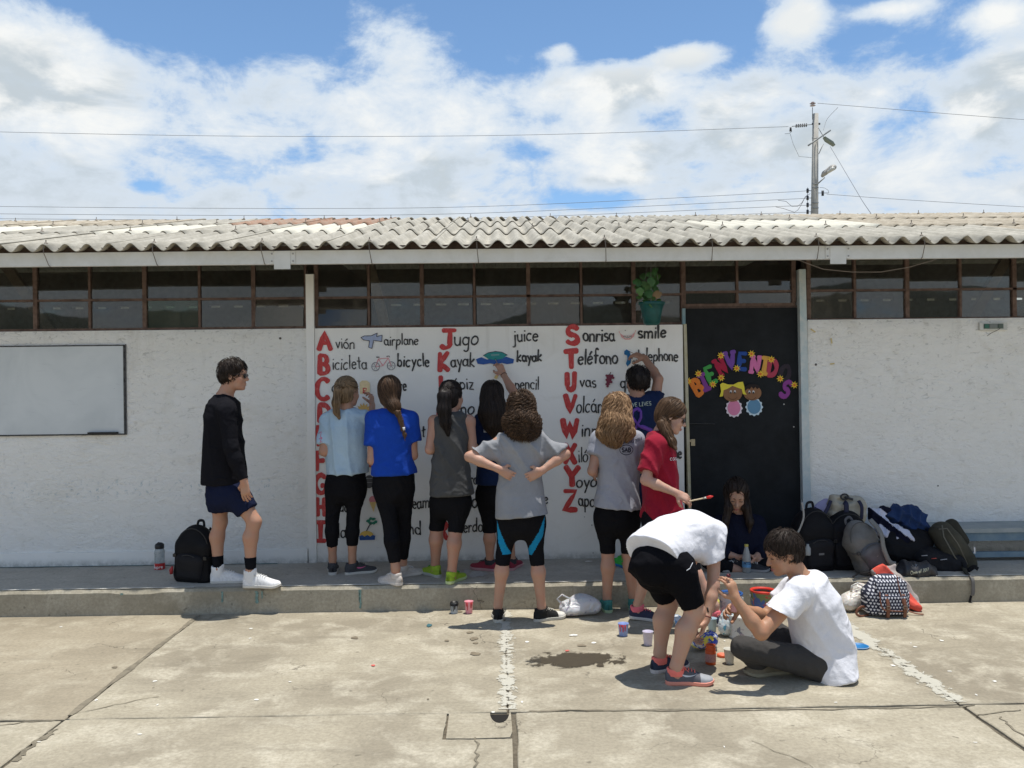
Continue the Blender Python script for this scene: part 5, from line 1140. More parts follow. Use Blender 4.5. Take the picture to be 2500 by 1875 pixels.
E_sp = spec(label='girl with long dark loose hair in navy t-shirt reaching up to paint the kayak picture', base=(P(1222, 1390, 6.98).x, 6.98, ZP), seed=31,
    head=(1203, 966, 6.98), hf=(.15, 1, .12), neck=(1203, 1008, 6.96), torso=[(1186, 1221, 1003, 6.96, .05), (1172, 1236, 1016, 6.96, .085), (1164, 1243, 1046, 6.96, .11), (1167, 1240, 1110, 6.96, .11), (1164, 1238, 1150, 6.96, .12), (1162, 1240, 1182, 6.96, .135)],
    arms=[dict(s=(1172, 1026, 6.96), e=(1162, 1100, 6.95), w=(1172, 1105, 7.16), hand=((.3, 1, .1), (0, 0, -1), .5, 1), sleeve=.75, sr=(.055, .065)), dict(s=(1235, 1018, 6.98), e=(1256, 962, 7.10), w=(1229, 914, 7.27), hand=((-.38, .25, .9), (-.4, .9, 0), .7, 1), sleeve=.40, sr=(.056, .062))],
    hips=[(1168, 1236, 1168, 6.96, .11), (1165, 1238, 1198, 6.96, .125), (1168, 1236, 1222, 6.96, .115)],
    legs=[dict(h=(1184, 1210, 6.96), k=(1195, 1290, 6.96), a=(1196, 1368, 6.96), cuff=1.14, gz=ZP, dir=(-.85, .5), shoe=dict(up_col=(.24, .025, .045), sole_col=(.45, .25, .26), L=.245, lace=(.03, .03, .03), tongue=(.03, .03, .035))),
          dict(h=(1221, 1210, 6.96), k=(1238, 1290, 6.97), a=(1250, 1368, 6.99), cuff=1.14, gz=ZP, dir=(.35, .93), shoe=dict(up_col=(.24, .025, .045), sole_col=(.45, .25, .26), L=.245, lace=(.03, .03, .03), tongue=(.03, .03, .035)))],
    legk=.88, lmat=BLACKL, tmat=fabric((0.010, 0.020, 0.060)), tname='t_shirt', fold=.006)
F_stripe = [((1213, 1268), (1216, 1322), (1227, 1354), (1249, 1351), (1235, 1330), (1219, 1292)), ((1331, 1258), (1326, 1308), (1298, 1356), (1282, 1352), (1294, 1332), (1316, 1298))]
def topx(w):
    d = Vector(w) - CAM; t = d.dot(Fv); return 1250 + d.dot(Rv) / t * FPX, 937.5 - d.dot(Uv) / t * FPX
def inpoly(x, y, poly):
    c = False; n = len(poly)
    for i in range(n):
        (x1, y1), (x2, y2) = poly[i], poly[(i + 1) % n]
        if (y1 > y) != (y2 > y) and x < (x2 - x1) * (y - y1) / (y2 - y1) + x1: c = not c
    return c
def F_fm(cen, nr): return [1 if (n[1] < 0.35 and any(inpoly(*topx(c), pl) for pl in F_stripe)) else 0 for c, n in zip(cen, nr)]
F_sp = spec(label='curly haired girl in grey t-shirt standing in the yard with both hands on her hips', base=(P(1270, 1516, 6.15).x, 6.15, 0), seed=41,
    head=(1273, 1000, 6.18), hf=(.05, 1, -.03), neck=(1272, 1048, 6.15), torso=[(1250, 1295, 1044, 6.15, .05), (1222, 1323, 1059, 6.15, .09), (1210, 1332, 1090, 6.15, .115), (1215, 1324, 1130, 6.15, .11), (1217, 1322, 1168, 6.14, .11), (1212, 1330, 1212, 6.14, .13), (1208, 1342, 1262, 6.13, .16)],
    arms=[dict(s=(1222, 1080, 6.14), e=(1146, 1115, 6.08), w=(1219, 1146, 6.02), hand=((.86, .05, -.5), (.15, 1, 0), .28, 1), sleeve=.74, sr=(.052, .062), cn=(-.62, 0, -.78), hollow=True), dict(s=(1326, 1080, 6.14), e=(1380, 1109, 6.08), w=(1322, 1150, 6.02), hand=((-.86, .05, -.42), (-.15, 1, 0), .28, -1), sleeve=.76, sr=(.052, .062), cn=(.62, 0, -.78))],
    hips=[(1220, 1324, 1222, 6.15, .12), (1213, 1332, 1262, 6.15, .135), (1216, 1329, 1290, 6.15, .125)],
    legs=[dict(h=(1241, 1282, 6.15), k=(1229, 1354, 6.15), a=(1216, 1478, 6.17), cuff=1.20, gz=0, dir=(.05, 1), shoe=dict(up_col=(.012, .012, .012), sole_col=(.52, .50, .44), L=.245, lace=(.5, .5, .46))),
          dict(h=(1303, 1282, 6.15), k=(1310, 1358, 6.15), a=(1322, 1480, 6.15), cuff=1.18, gz=0, dir=(.88, .40), shoe=dict(up_col=(.012, .012, .012), sole_col=(.52, .50, .44), L=.25, lace=(.6, .58, .5), toe_col=(.62, .6, .55)))],
    tprims=[lambda T: (T.cone(W3((1226, 1108, 6.13)), W3((1172, 1122, 6.09)), .034, .034, .05), T.cone(W3((1320, 1106, 6.13)), W3((1362, 1118, 6.09)), .034, .034, .05)) and None], legk=.90, lmat=BLACKL, tmat=fabric((0.27, 0.275, 0.29)), tname='t_shirt', fold=.010, ffreq=58.0, stripe=(fabric((.01, .22, .42)), F_fm), lname='capri_leggings', skin=(.54, .335, .25))
G_sp = spec(label='dark haired man in navy t-shirt with purple ribbon reaching up to paint the telephone', base=(P(1560, 1385, 7.0).x, 7.0, ZP), male=True, seed=47,
    head=(1555, 930, 7.02), hf=(-.3, .95, .12), neck=(1553, 972, 7.0), torso=[(1533, 1575, 964, 7.0, .055), (1514, 1600, 982, 7.0, .10), (1508, 1606, 1018, 7.0, .125), (1512, 1600, 1070, 7.0, .12), (1514, 1600, 1120, 7.0, .12), (1513, 1602, 1166, 7.0, .13)],
    arms=[dict(s=(1512, 990, 7.0), e=(1478, 1036, 6.98), w=(1492, 1045, 7.22), hand=((.2, 1, .1), (0, 0, -1), .5, 1), sleeve=.92, sr=(.068, .078)), dict(s=(1598, 984, 7.0), e=(1607, 926, 7.06), w=(1574, 874, 7.26), hand=((-.85, .3, .35), (-.3, .6, -.6), .7, 1), sleeve=.46, sr=(.072, .080))],
    hips=[(1516, 1600, 1150, 7.0, .12), (1514, 1602, 1185, 7.0, .13), (1516, 1600, 1210, 7.0, .12)],
    legs=[dict(h=(1535, 1200, 7.0), k=(1530, 1285, 7.0), a=(1528, 1366, 6.98), cuff=1.1, gz=ZP, dir=(-.35, .93), shoe=dict(up_col=(.05, .50, .08), sole_col=(.03, .20, .45), L=.27, lace=(.1, .5, .1))),
          dict(h=(1582, 1200, 7.0), k=(1588, 1285, 7.0), a=(1592, 1366, 6.98), cuff=1.1, gz=ZP, dir=(.3, .95), shoe=dict(up_col=(.05, .50, .08), sole_col=(.03, .20, .45), L=.27, lace=(.1, .5, .1)))],
    lmat=NAVYS, lname='shorts', loose=.016, tmat=fabric((0.010, 0.020, 0.060)), tname='t_shirt', fold=.006, skin=(.45, .26, .18))
H_sp = spec(label='girl with long strawberry blond hair in grey t-shirt marked SAB, sunglasses on her head', base=(P(1510, 1495, 6.38).x, 6.38, 0), seed=53,
    head=(1506, 1003, 6.38), hf=(.1, 1, 0), neck=(1506, 1050, 6.37), torso=[(1484, 1528, 1044, 6.36, .05), (1464, 1550, 1058, 6.36, .095), (1453, 1561, 1088, 6.36, .12), (1461, 1561, 1140, 6.36, .12), (1457, 1562, 1190, 6.36, .13), (1447, 1566, 1240, 6.36, .15)],
    arms=[dict(s=(1464, 1074, 6.36), e=(1446, 1150, 6.31), w=(1464, 1160, 6.56), hand=((.3, 1, .1), (0, 0, -1), .5, 1), sleeve=.50, sr=(.064, .070)), dict(s=(1552, 1074, 6.36), e=(1562, 1144, 6.40), w=(1546, 1150, 6.62), hand=((-.3, 1, .1), (0, 0, -1), .5, -1), sleeve=.5, sr=(.062, .068))],
    hips=[(1457, 1558, 1220, 6.37, .12), (1451, 1562, 1254, 6.37, .135), (1455, 1560, 1282, 6.37, .125)],
    legs=[dict(h=(1479, 1268, 6.37), k=(1484, 1345, 6.37), a=(1482, 1464, 6.38), cuff=1.02, gz=0, dir=(-.10, 1), shoe=dict(up_col=(.05, .22, .20), sole_col=(.35, .48, .30), L=.25, lace=(.05, .35, .3))),
          dict(h=(1534, 1268, 6.38), k=(1534, 1345, 6.38), a=(1546, 1464, 6.40), cuff=1.02, gz=0, dir=(.15, 1), shoe=dict(up_col=(.05, .22, .20), sole_col=(.35, .48, .30), L=.25, lace=(.05, .35, .3)))],
    legk=.92, lmat=BLACKL, lname='capri_leggings', tmat=fabric((0.33, 0.34, 0.385)), tname='t_shirt', fold=.006, ffreq=52.0, skin=(.52, .32, .24))
I_sp = spec(label='girl in dark red t-shirt and sunglasses holding out a red tipped brush', base=(P(1600, 1516, 6.1).x, 6.1, 0), seed=59,
    head=(1641, 1016, 6.08), hf=(.90, -.22, -.36), hu=(.3, 0, 1), neck=(1613, 1056, 6.1), torso=[(1594, 1632, 1052, 6.1, .06), (1578, 1641, 1074, 6.1, .14), (1570, 1650, 1110, 6.1, .165), (1569, 1652, 1160, 6.1, .155), (1568, 1656, 1210, 6.1, .16), (1565, 1270, 1672, 1252, 6.1, .18)],
    arms=[dict(s=(1600, 1090, 5.95), e=(1576, 1172, 5.88), w=(1650, 1203, 5.84), hand=((.85, -.05, -.42), (.1, .6, -.7), .5, -1), sleeve=.78, sr=(.066, .080)), dict(s=(1606, 1090, 6.25), e=(1600, 1168, 6.28), w=(1640, 1200, 6.26), hand=((.8, 0, -.4), (0, -1, 0), .5, 1), sleeve=.78, sr=(.062, .072))],
    hips=[(1572, 1644, 1235, 6.1, .14), (1566, 1642, 1275, 6.1, .16), (1572, 1640, 1305, 6.1, .15)],
    legs=[dict(h=(1598, 1290, 6.02), k=(1594, 1376, 6.06), a=(1557, 1476, 6.13), cuff=1.22, cb=(-.02, 0, 0), gz=0, dir=(.96, -.25), shoe=dict(up_col=(.03, .035, .07), sole_col=(.55, .54, .52), L=.25, lace=PINK, tongue=PINK, heel_lift=.012)),
          dict(h=(1612, 1290, 6.16), k=(1688, 1372, 6.05), a=(1744, 1478, 5.98), cuff=1.22, cb=(-.02, 0, 0), gz=0, dir=(.55, -.8), shoe=dict(up_col=(.04, .05, .09), sole_col=(.55, .54, .52), L=.25, lace=(.85, .25, .2), tongue=PINK))],
    legk=.92, lmat=BLACKL, lname='capri_leggings', tmat=fabric((0.27, 0.012, 0.030)), tname='t_shirt', fold=.008, ffreq=56.0, skin=(.56, .36, .28))
def wsec(px, py, Y, ax, w_, d_): return (np.array(P(px, py, Y)), U3(ax), w_, d_)
J_ax = (.68, -.73, 0)
J_sp = spec(label='person in white t-shirt and black knee shorts bending over the paint pots', base=(P(1640, 1660, 4.9).x, 4.9, 0), seed=61, torsow=True,
    head=(1730, 1330, 5.48), hf=(.25, .35, -.9), hu=(.6, .7, -.3), neck=(1731, 1312, 5.28), torso=[wsec(1737, 1312, 5.26, J_ax, .07, .06), wsec(1722, 1302, 5.22, J_ax, .165, .10), wsec(1690, 1294, 5.14, J_ax, .165, .112), wsec(1645, 1308, 5.03, J_ax, .155, .118), wsec(1610, 1336, 4.94, J_ax, .165, .130), wsec(1592, 1358, 4.89, J_ax, .178, .145)],
    arms=[dict(s=(1742, 1326, 5.10), e=(1742, 1430, 5.02), w=(1724, 1512, 4.95), hand=((-.35, -.05, -1), (-1, .3, .2), .55, -1), sleeve=.42, sr=(.064, .074), nb=(0, 0, 0), cn=(.25, 0, -1)), dict(s=(1706, 1318, 5.34), e=(1664, 1432, 5.28), w=(1690, 1520, 5.12), hand=((.15, -.3, -1), (.5, -.6, .1), .5, 1), sleeve=.42, sr=(.066, .075), nb=(0, 0, 0))],
    hips=[wsec(1640, 1322, 5.02, J_ax, .14, .10), wsec(1616, 1348, 4.97, J_ax, .170, .135), wsec(1614, 1380, 4.92, J_ax, .185, .145), wsec(1620, 1405, 4.90, J_ax, .18, .13)],
    legs=[dict(h=(1606, 1402, 5.0), k=(1632, 1474, 5.07), a=(1611, 1594, 5.03), cuff=.80, cb=(-.018, -.01, 0), gz=0, dir=(.86, .40), shoe=dict(up_col=(.035, .045, .075), sole_col=(.60, .55, .52), L=.26, lace=(.85, .20, .16), tongue=(.85, .20, .16))),
          dict(h=(1662, 1400, 4.86), k=(1698, 1494, 4.86), a=(1651, 1628, 4.82), cuff=.86, cb=(-.022, -.008, 0), gz=0, dir=(1, -.10), shoe=dict(up_col=(.10, .10, .115), sole_col=(.78, .30, .22), L=.268, lace=(.85, .20, .16), tongue=(.85, .20, .16), accent=(.60, .62, .64), toe_col=(.30, .31, .33)))],
    loose=.012, legk=1.03, lmat=fabric((.007, .007, .009)), lname='knee_shorts', butt=[(1600, 1378, 4.90, .13, .13, .12)], tprims=[lambda T: T.cone(W3((1662, 1340, 4.90)), W3((1712, 1350, 5.02)), .058, .05, .06) and None], tmat=fabric((0.74, 0.74, 0.78)), tname='t_shirt', fold=.0038, ffreq=48.0, skin=(.56, .36, .27), hk=.92)
K_sp = spec(label='young man in white t-shirt and grey jeans sitting cross-legged in the yard', base=(P(1990, 1660, 4.95).x, 4.92, 0), male=True, seed=67,
    head=(1911, 1350, 4.95), hf=(-.93, -.12, -.30), hu=(-.25, 0, 1), hs=1.02, neck=(1953, 1410, 4.95),
    torso=[(1930, 1416, 1970, 1392, 4.95, .06), (1924, 1446, 2014, 1412, 4.95, .145), (1928, 1482, 2046, 1460, 4.95, .18), (1930, 1530, 2070, 1530, 4.95, .18), (1946, 1590, 2079, 1596, 4.95, .185), (1980, 1646, 2078, 1664, 4.93, .215)],
    arms=[dict(s=(1952, 1446, 4.78), e=(1858, 1545, 4.66), w=(1797, 1464, 4.70), hand=((-.30, .0, 1), (-.6, .75, 0), .6, 1), sleeve=.50, sr=(.078, .088), cn=(-.44, 0, -.9)), dict(s=(1938, 1440, 5.12), e=(1868, 1506, 5.12), w=(1812, 1486, 5.0), hand=((-1, -.1, .05), (0, -.8, -.5), .9, -1), sleeve=.5, sr=(.074, .08))],
    hips=[(1968, 2062, 1590, 4.95, .17), (1958, 2068, 1625, 4.95, .19), (1965, 2060, 1652, 4.94, .18)],
    legs=[dict(h=(1990, 1620, 4.86), k=(1812, 1580, 4.86), a=(1905, 1630, 5.12), cuff=1.97, cb=(.01, .0, -.02), gz=0, dir=(.5, .6), shoe=dict(up_col=(.16, .14, .10), sole_col=(.30, .27, .19), L=.28)),
          dict(h=(1985, 1612, 5.06), k=(1884, 1534, 5.28), a=(1908, 1624, 4.97), cuff=1.95, cb=(.01, .0, -.01), gz=0, dir=(-1, -.16), shoe=dict(up_col=(.20, .17, .115), sole_col=(.30, .27, .19), L=.29, Wd=.05, lace=(.3, .26, .2)))],
    legk=1.0, loose=.013, lmat=fabric((.055, .052, .05)), lname='jeans', lfold=.006, tmat=fabric((0.74, 0.74, 0.78)), tname='t_shirt', fold=.0042, ffreq=46.0, skin=(.47, .27, .17))
L_sp = spec(label='long haired girl in dark navy jacket sitting in the doorway holding a water bottle', base=(P(1805, 1400, 6.95).x, 6.95, ZP), seed=71,
    head=(1797, 1209, 6.98), hf=(-.16, -.88, -.46), hu=(0, -.3, 1), hs=1.07, neck=(1802, 1254, 7.03), torso=[(1783, 1821, 1246, 7.04, .06), (1760, 1846, 1266, 7.04, .10), (1742, 1866, 1300, 7.04, .13), (1744, 1868, 1340, 7.04, .135), (1740, 1872, 1388, 7.04, .15)],
    arms=[dict(s=(1762, 1276, 7.02), e=(1748, 1346, 6.92), w=(1805, 1362, 6.82), hand=((.8, -.3, .25), (.3, -.5, -.8), .75, -1), sleeve=1.55, sr=(.062, .054)), dict(s=(1848, 1276, 7.02), e=(1868, 1346, 6.92), w=(1842, 1362, 6.82), hand=((-.8, -.3, .25), (-.3, -.5, -.8), .75, 1), sleeve=1.55, sr=(.062, .054))],
    hips=[(1762, 1852, 1366, 7.04, .14), (1758, 1856, 1385, 7.02, .15), (1762, 1852, 1398, 7.0, .14)],
    legs=[dict(h=(1782, 1390, 6.98), k=(1728, 1372, 6.80), a=(1822, 1398, 6.80), cuff=1.62, cb=(0, 0, 0), gz=ZP, dir=(.9, -.3), shoe=dict(up_col=(.03, .03, .035), sole_col=(.30, .30, .30), L=.24)),
          dict(h=(1830, 1390, 6.98), k=(1904, 1372, 6.80), a=(1800, 1400, 6.84), cuff=1.62, cb=(0, 0, 0), gz=ZP, dir=(-.9, -.3), shoe=dict(up_col=(.03, .03, .035), sole_col=(.30, .30, .30), L=.24))],
    legk=.95, lmat=BLACKL, tmat=fabric((0.012, 0.014, 0.028)), tname='jacket', fold=.006, skin=(.50, .32, .24), lname='leggings')
_so = secs_of
def secs_of(rows): return [r if hasattr(r[0], '__len__') else _so([r])[0] for r in rows]
cast = {}
for key, sp_ in (('A', A_sp), ('B', B_sp), ('C', C_sp), ('D', D_sp), ('E', E_sp), ('F', F_sp), ('G', G_sp), ('H', H_sp), ('I', I_sp), ('J', J_sp), ('K', K_sp), ('L', L_sp)):
    cast[key] = build_person(key, sp_)

# ---- hair
rt, H, _, _ = cast['A']; shortcut(rt, H, 'dark', 3, 620, .008, 8, .004, z=.060); sunglasses(H, None, '', rt=rt)
rt, H, _, _ = cast['G']; shortcut(rt, H, 'black', 5, 520, .008, 8, .004)
rt, H, _, _ = cast['K']; shortcut(rt, H, 'dark', 7, 760, .0075, 8, .003, z=.062); face_bits(H, rt)
def tail(f, pts, rs, k=.02):
    for a, b, r1, r2 in zip(pts[:-1], pts[1:], rs[:-1], rs[1:]): f.cone(W3(a), W3(b), r1, r2, k)
rt, H, _, _ = cast['B']; f = cap_field(H); cut_face(f, H, .06); tail(f, [(834, 938, 6.84), (824, 952, 6.80), (820, 982, 6.79), (822, 1006, 6.80), (828, 1020, 6.80)], [.022, .026, .025, .018, .006])
tie = W3((834, 938, 6.83)); hair_obj(rt, f, hm('blond'), 1100, to_tie(tie, .035), 20, .016, .0022, 21, (.0012, 50), .006, above(P(0, 985, 6.8).z))
rt, H, _, _ = cast['C']; f = cap_field(H, 0, True, .004); cut_face(f, H, .06); tail(f, [(953, 975, 6.62), (962, 992, 6.57), (972, 1012, 6.54)], [.07, .045, .024])
hair_obj(rt, f, hm('brown'), 1000, to_tie(W3((966, 1000, 6.56)), .03), 16, .015, .0022, 25, (.0012, 50), .006, above(P(0, 990, 6.6).z))
b = MB(); f = Fld(); pts = [(972, 1008), (977, 1020), (981, 1032), (984, 1043)]; path = [np.array(P(972 + 14 * t - 3 * t * t, 1008 + 38 * t, 6.525)) for t in np.linspace(0, 1, 8)]
for i, q in enumerate(path):
    for s in (-1, 1): f.cone(q + np.array([s * .011, -.004, .012]), q + np.array([-s * .003, -.008, -.010]), .0115 - .0006 * i, .008, .003)
q0 = np.array(P(986, 1050, 6.52)); f.cone(q0, q0 + np.array([.006, 0, -.035]), .010, .012, .01); f.cone(q0 + np.array([.006, 0, -.035]), q0 + np.array([.008, 0, -.075]), .012, .003, .01)
hair_obj(rt, f, hm('mid'), 60, down(), 6, .010, .0014, 27, (.001, 60), .0045, amp=.0015, name='braid')
b.tube([P(985, 1043, 6.52), P(986, 1050, 6.52)], .0125, 10); b.build('hair_tie', M((.65, .68, .72), .7), rt, True)
rt, H, _, _ = cast['D']; f = cap_field(H); cut_face(f, H, .06); f.ell(W3((1092, 940, 6.62)), np.eye(3), (.04, .035, .03), .02)
tail(f, [(1094, 946, 6.60), (1086, 966, 6.555), (1084, 1000, 6.53), (1088, 1032, 6.53), (1094, 1060, 6.53)], [.036, .050, .046, .036, .010])
hair_obj(rt, f, hm('black'), 1100, to_tie(W3((1092, 944, 6.58)), .03), 22, .017, .0024, 29, (.0015, 40), .0065, above(P(0, 1000, 6.6).z))
rt, H, _, _ = cast['E']; f = cap_field(H, 0, True, .006); cut_face(f, H, .06); tail(f, [(1200, 975, 6.92), (1196, 1010, 6.87), (1200, 1036, 6.85), (1205, 1062, 6.85)], [.088, .086, .062, .02], .03); tail(f, [(1218, 985, 6.90), (1222, 1030, 6.86), (1222, 1060, 6.86)], [.05, .035, .012])
hair_obj(rt, f, hm('dark'), 1200, down((0, 0, 0), .06), 24, .018, .0024, 33, (.001, 40), .007, above(P(0, 1010, 6.9).z))
rt, H, _, _ = cast['F']; f = cap_field(H, 0, True, .002); cut_face(f, H, .06); tail(f, [(1273, 1008, 6.13), (1274, 1032, 6.10), (1277, 1054, 6.07)], [.076, .088, .055], .03)
for q, (px, py) in enumerate(((1243, 1030), (1252, 1048), (1304, 1030), (1302, 1050), (1286, 1062), (1264, 1060))): f.ell(W3((px, py, 6.08)), np.eye(3), (.035, .035, .045), .03)
hair_obj(rt, f, hm('curl'), 2400, down((0, 0, 0), .7), 22, .0085, .0021, 37, (.011, 200), .0065, above(P(0, 1056, 6.1).z), .007, .014)
rt, H, _, _ = cast['H']; f = cap_field(H, 0, True, .008); cut_face(f, H, .06); tail(f, [(1505, 1012, 6.32), (1502, 1040, 6.28), (1498, 1066, 6.25), (1502, 1082, 6.235)], [.092, .100, .070, .02], .03)
tail(f, [(1482, 1036, 6.28), (1472, 1058, 6.25), (1474, 1072, 6.24)], [.05, .035, .01], .02); tail(f, [(1528, 1036, 6.28), (1533, 1056, 6.25), (1528, 1072, 6.24)], [.045, .035, .01], .02)
hair_obj(rt, f, hm('straw'), 2400, down((0, 0, 0), .45), 26, .0115, .0020, 43, (.0055, 80), .0065, above(P(0, 1056, 6.3).z), .005, .012)
H2 = Head(H.w(0, 0, .060), (0, .25, 1), (0, -1, .2)); H2 = Head(H.w(0, -.01, .03), H.f * .35 + H.u * 1.0, H.u * .2 - H.f); sunglasses(H2, None, '', up=.0, fwd=.102, rt=rt)
rt, H, _, _ = cast['I']; f = cap_field(H, 0, True, .005); cut_face(f, H, .058); tail(f, [(1620, 1035, 6.02), (1628, 1056, 5.98), (1640, 1078, 5.94), (1650, 1098, 5.90)], [.045, .032, .026, .008], .02)
def Iflow(p, i, g, H=H):
    t = H.w(0.03, -.06, -.06); d = t - p; L = np.linalg.norm(d, axis=1)[:, None]; return np.where((L > .04) & (p[:, 2:3] > t[2]), d / L, np.array([.35, -.12, -1.0]))
hair_obj(rt, f, hm('mid'), 1000, Iflow, 18, .014, .0021, 49, (.001, 50), .006, above(P(0, 1070, 6.0).z)); sunglasses(H, None, '', rt=rt); face_bits(H, rt)
rt, H, _, _ = cast['J']; f = cap_field(H, 0, True, .006); tail(f, [(1730, 1325, 5.5), (1738, 1350, 5.5), (1738, 1385, 5.48)], [.080, .04, .012]); hair_obj(rt, f, hm('straw'), 500, down(), 9, .016, .0024, 55, (.002, 50), .007)
rt, H, _, _ = cast['L']; f = cap_field(H, 0, True, .006); f.ell(H.w(0, .10, -.018), H.ax(), (.074, .105, .112), .012, True)
tail(f, [(1781, 1205, 6.98), (1779, 1240, 6.93), (1772, 1275, 6.91), (1774, 1300, 6.90)], [.032, .030, .026, .008], .02); tail(f, [(1816, 1205, 6.98), (1820, 1240, 6.93), (1830, 1275, 6.91), (1830, 1300, 6.90)], [.034, .034, .03, .008], .02)
f2 = f; 
def Lflow(p, i, g, H=H):
    x = (p - H.c) @ H.r; return np.stack([np.sign(x) * .9 * np.clip((p[:, 2] - H.c[2]) / .1, 0, 1), np.full(len(p), -.05), -np.ones(len(p))], 1) @ np.eye(3)
hair_obj(rt, f, hm('dark'), 620, Lflow, 24, .014, .0022, 63, (.003, 70), .006, lambda v, H=H: (v[:, 2] > P(0, 1265, 6.9).z) & (((v - H.c) @ H.f < -.005) | (v[:, 2] < H.c[2] - .13))); face_bits(H, rt, eyes=True)

# ---- writing and marks on the clothes
def shirt_text(txt, x0, x1, yb, size, r, mat, who, rise=0, name='print'):
    wd, st = lay_text(txt); drape_strokes(st, lambda u, v: (x0 + (x1 - x0) * u / wd, yb - size * v - rise * u / wd), cast[who][3], r, mat, cast[who][0], name)
m_ink = M((.03, .03, .05), .8, 0); m_wht = M((.62, .64, .68), .8, 0)
shirt_text('SAVE LIVES.', 1530, 1592, 994, 9, .0028, M((.42, .48, .40), .8, 0), 'G', 5)
drape_strokes([[(1592, 1052), (1562, 1040), (1545, 1018), (1546, 1004), (1556, 998), (1566, 1004), (1566, 1020), (1552, 1048), (1540, 1062)]], lambda a, b: (a, b), cast['G'][3], .019, M((.13, .05, .30), .8, .1), cast['G'][0], 'ribbon_print')
shirt_text('SAB', 1518, 1540, 1103, 9.5, .0045, m_ink, 'H'); drape_strokes([arc(1529, 1098.5, 16, 12, 0, 360, 24)], lambda a, b: (a, b), cast['H'][3], .0028, m_ink, cast['H'][0], 'print')
drape_strokes([[(1520, 1105.5), (1538, 1105.5)]], lambda a, b: (a, b), cast['H'][3], .0012, m_ink, cast['H'][0], 'print')
wd, st = lay_text('HOMECOMING 2014'); drape_strokes(st, lambda u, v: (1492 + 75 * u / wd, 1078 - 7.5 * v - 10 * (u / wd - .5) ** 2 * 4 + 5), cast['H'][3], .0026, M((.10, .10, .14), .8, 0), cast['H'][0], 'print')
shirt_text('learn', 1181, 1198, 1056, 8, .0022, m_wht, 'E', 1)
shirt_text('COS', 1636, 1652, 1124, 6, .0024, m_wht, 'I', 1)
drape_strokes([[(775, 1058), (782, 1054), (779, 1066), (784, 1070)], [(776, 1072), (783, 1068), (778, 1080), (784, 1078)]], lambda a, b: (a + 3, b), cast['B'][3], .003, M((.65, .15, .25), .8), cast['B'][0], 'print')
drape_strokes([arc(1877, 1470, 4, 3, 0, 300, 8)], lambda a, b: (a, b), cast['K'][3], .0014, M((.25, .04, .06), .7), cast['K'][0], 'print')
drape_strokes([[(1691, 1374), (1684, 1388), (1676, 1393)]], lambda a, b: (a, b), [c for c in bpy.data.objects if c.name.startswith('knee_shorts')][0], .0028, m_wht, cast['J'][0], 'cord')
# bracelets and the ring of dark elastic
def band(who, e, w, t, col, r=.027, th=.0028):
    a, b_ = W3(e), W3(w); c = a + (b_ - a) * t; u = Vector(b_ - a).normalized(); s1 = u.orthogonal().normalized(); s2 = u.cross(s1); b = MB()
    b.tube([Vector(c) + s1 * (r * math.cos(q * .3927)) + s2 * (r * math.sin(q * .3927)) for q in range(16)], th, 6, closed=True); b.build('bracelet', M(col, .6), cast[who][0], True)
band('E', (1256, 962, 7.10), (1229, 914, 7.27), .96, (.02, .02, .02)); band('J', (1742, 1430, 5.02), (1724, 1512, 4.95), .93, (.14, .03, .03), .028)
drape_strokes([[(1727, 1483), (1729, 1495)]], lambda a, b: (a, b), cast['J'][2], .0055, M((.02, .015, .015), .6), cast['J'][0], 'paint_smudge')
# ================================================================== THE ALPHABET MURAL, DOOR, BOARD, POLE
def brushy(name, a_, b_, thin):
    m, n, bs, out = newmat(name); pos = objco(n); f = n.noise(n.n('ShaderNodeMapping', i={'Vector': pos, 'Rotation': (0, .3, 0), 'Scale': (1, 1, .25)}).outputs[0], 150.0, 4.0, .6); g_ = n.noise(pos, 22.0, 4.0, .6)
    c = n.mix(n.ramp(f, [(.35, 0.0), (.65, 1.0)]), a_, b_); c = n.mix(n.math('MULTIPLY', n.ramp(g_, [(.52, 0.0), (.70, 1.0)]), n.ramp(f, [(.45, .0), (.62, .55)])), c, thin); n.set(bs, 'Base Color', c); bs.inputs['Roughness'].default_value = .5; return m
m_letter = brushy('red_wall_paint', (0.44, 0.022, 0.024), (0.60, 0.045, 0.042), (.72, .30, .28)); m_black = brushy('black_wall_paint', (0.014, 0.013, 0.013), (0.035, 0.033, 0.032), (.30, .30, .29))
mural = thing('mural', None, None, (XC0, DW, ZP)); mural.parent = bld; mural.matrix_parent_inverse = Matrix.Translation((0, DW, ZP)).inverted()
YM = DW - 0.0015
def big(ch, x0, x1, y0, y1, r=5.6):
    wd, st = lay_text(ch); rr = random.Random(ord(ch) + int(x0)); f = rr.uniform(0, 6)
    b = MB(); strokes_on(b, st, lambda u, v: P(x0 + r * .8 + (x1 - x0 - r * 1.6) * u / wd, y1 - r * .7 - (y1 - y0 - r * 1.4) * v + 1.2 * math.sin(u * 4 + f), YM), r * DW / FPX, flat=.05, seed=int(x0), n=8)
    b.build('painted_letter', m_letter, mural)
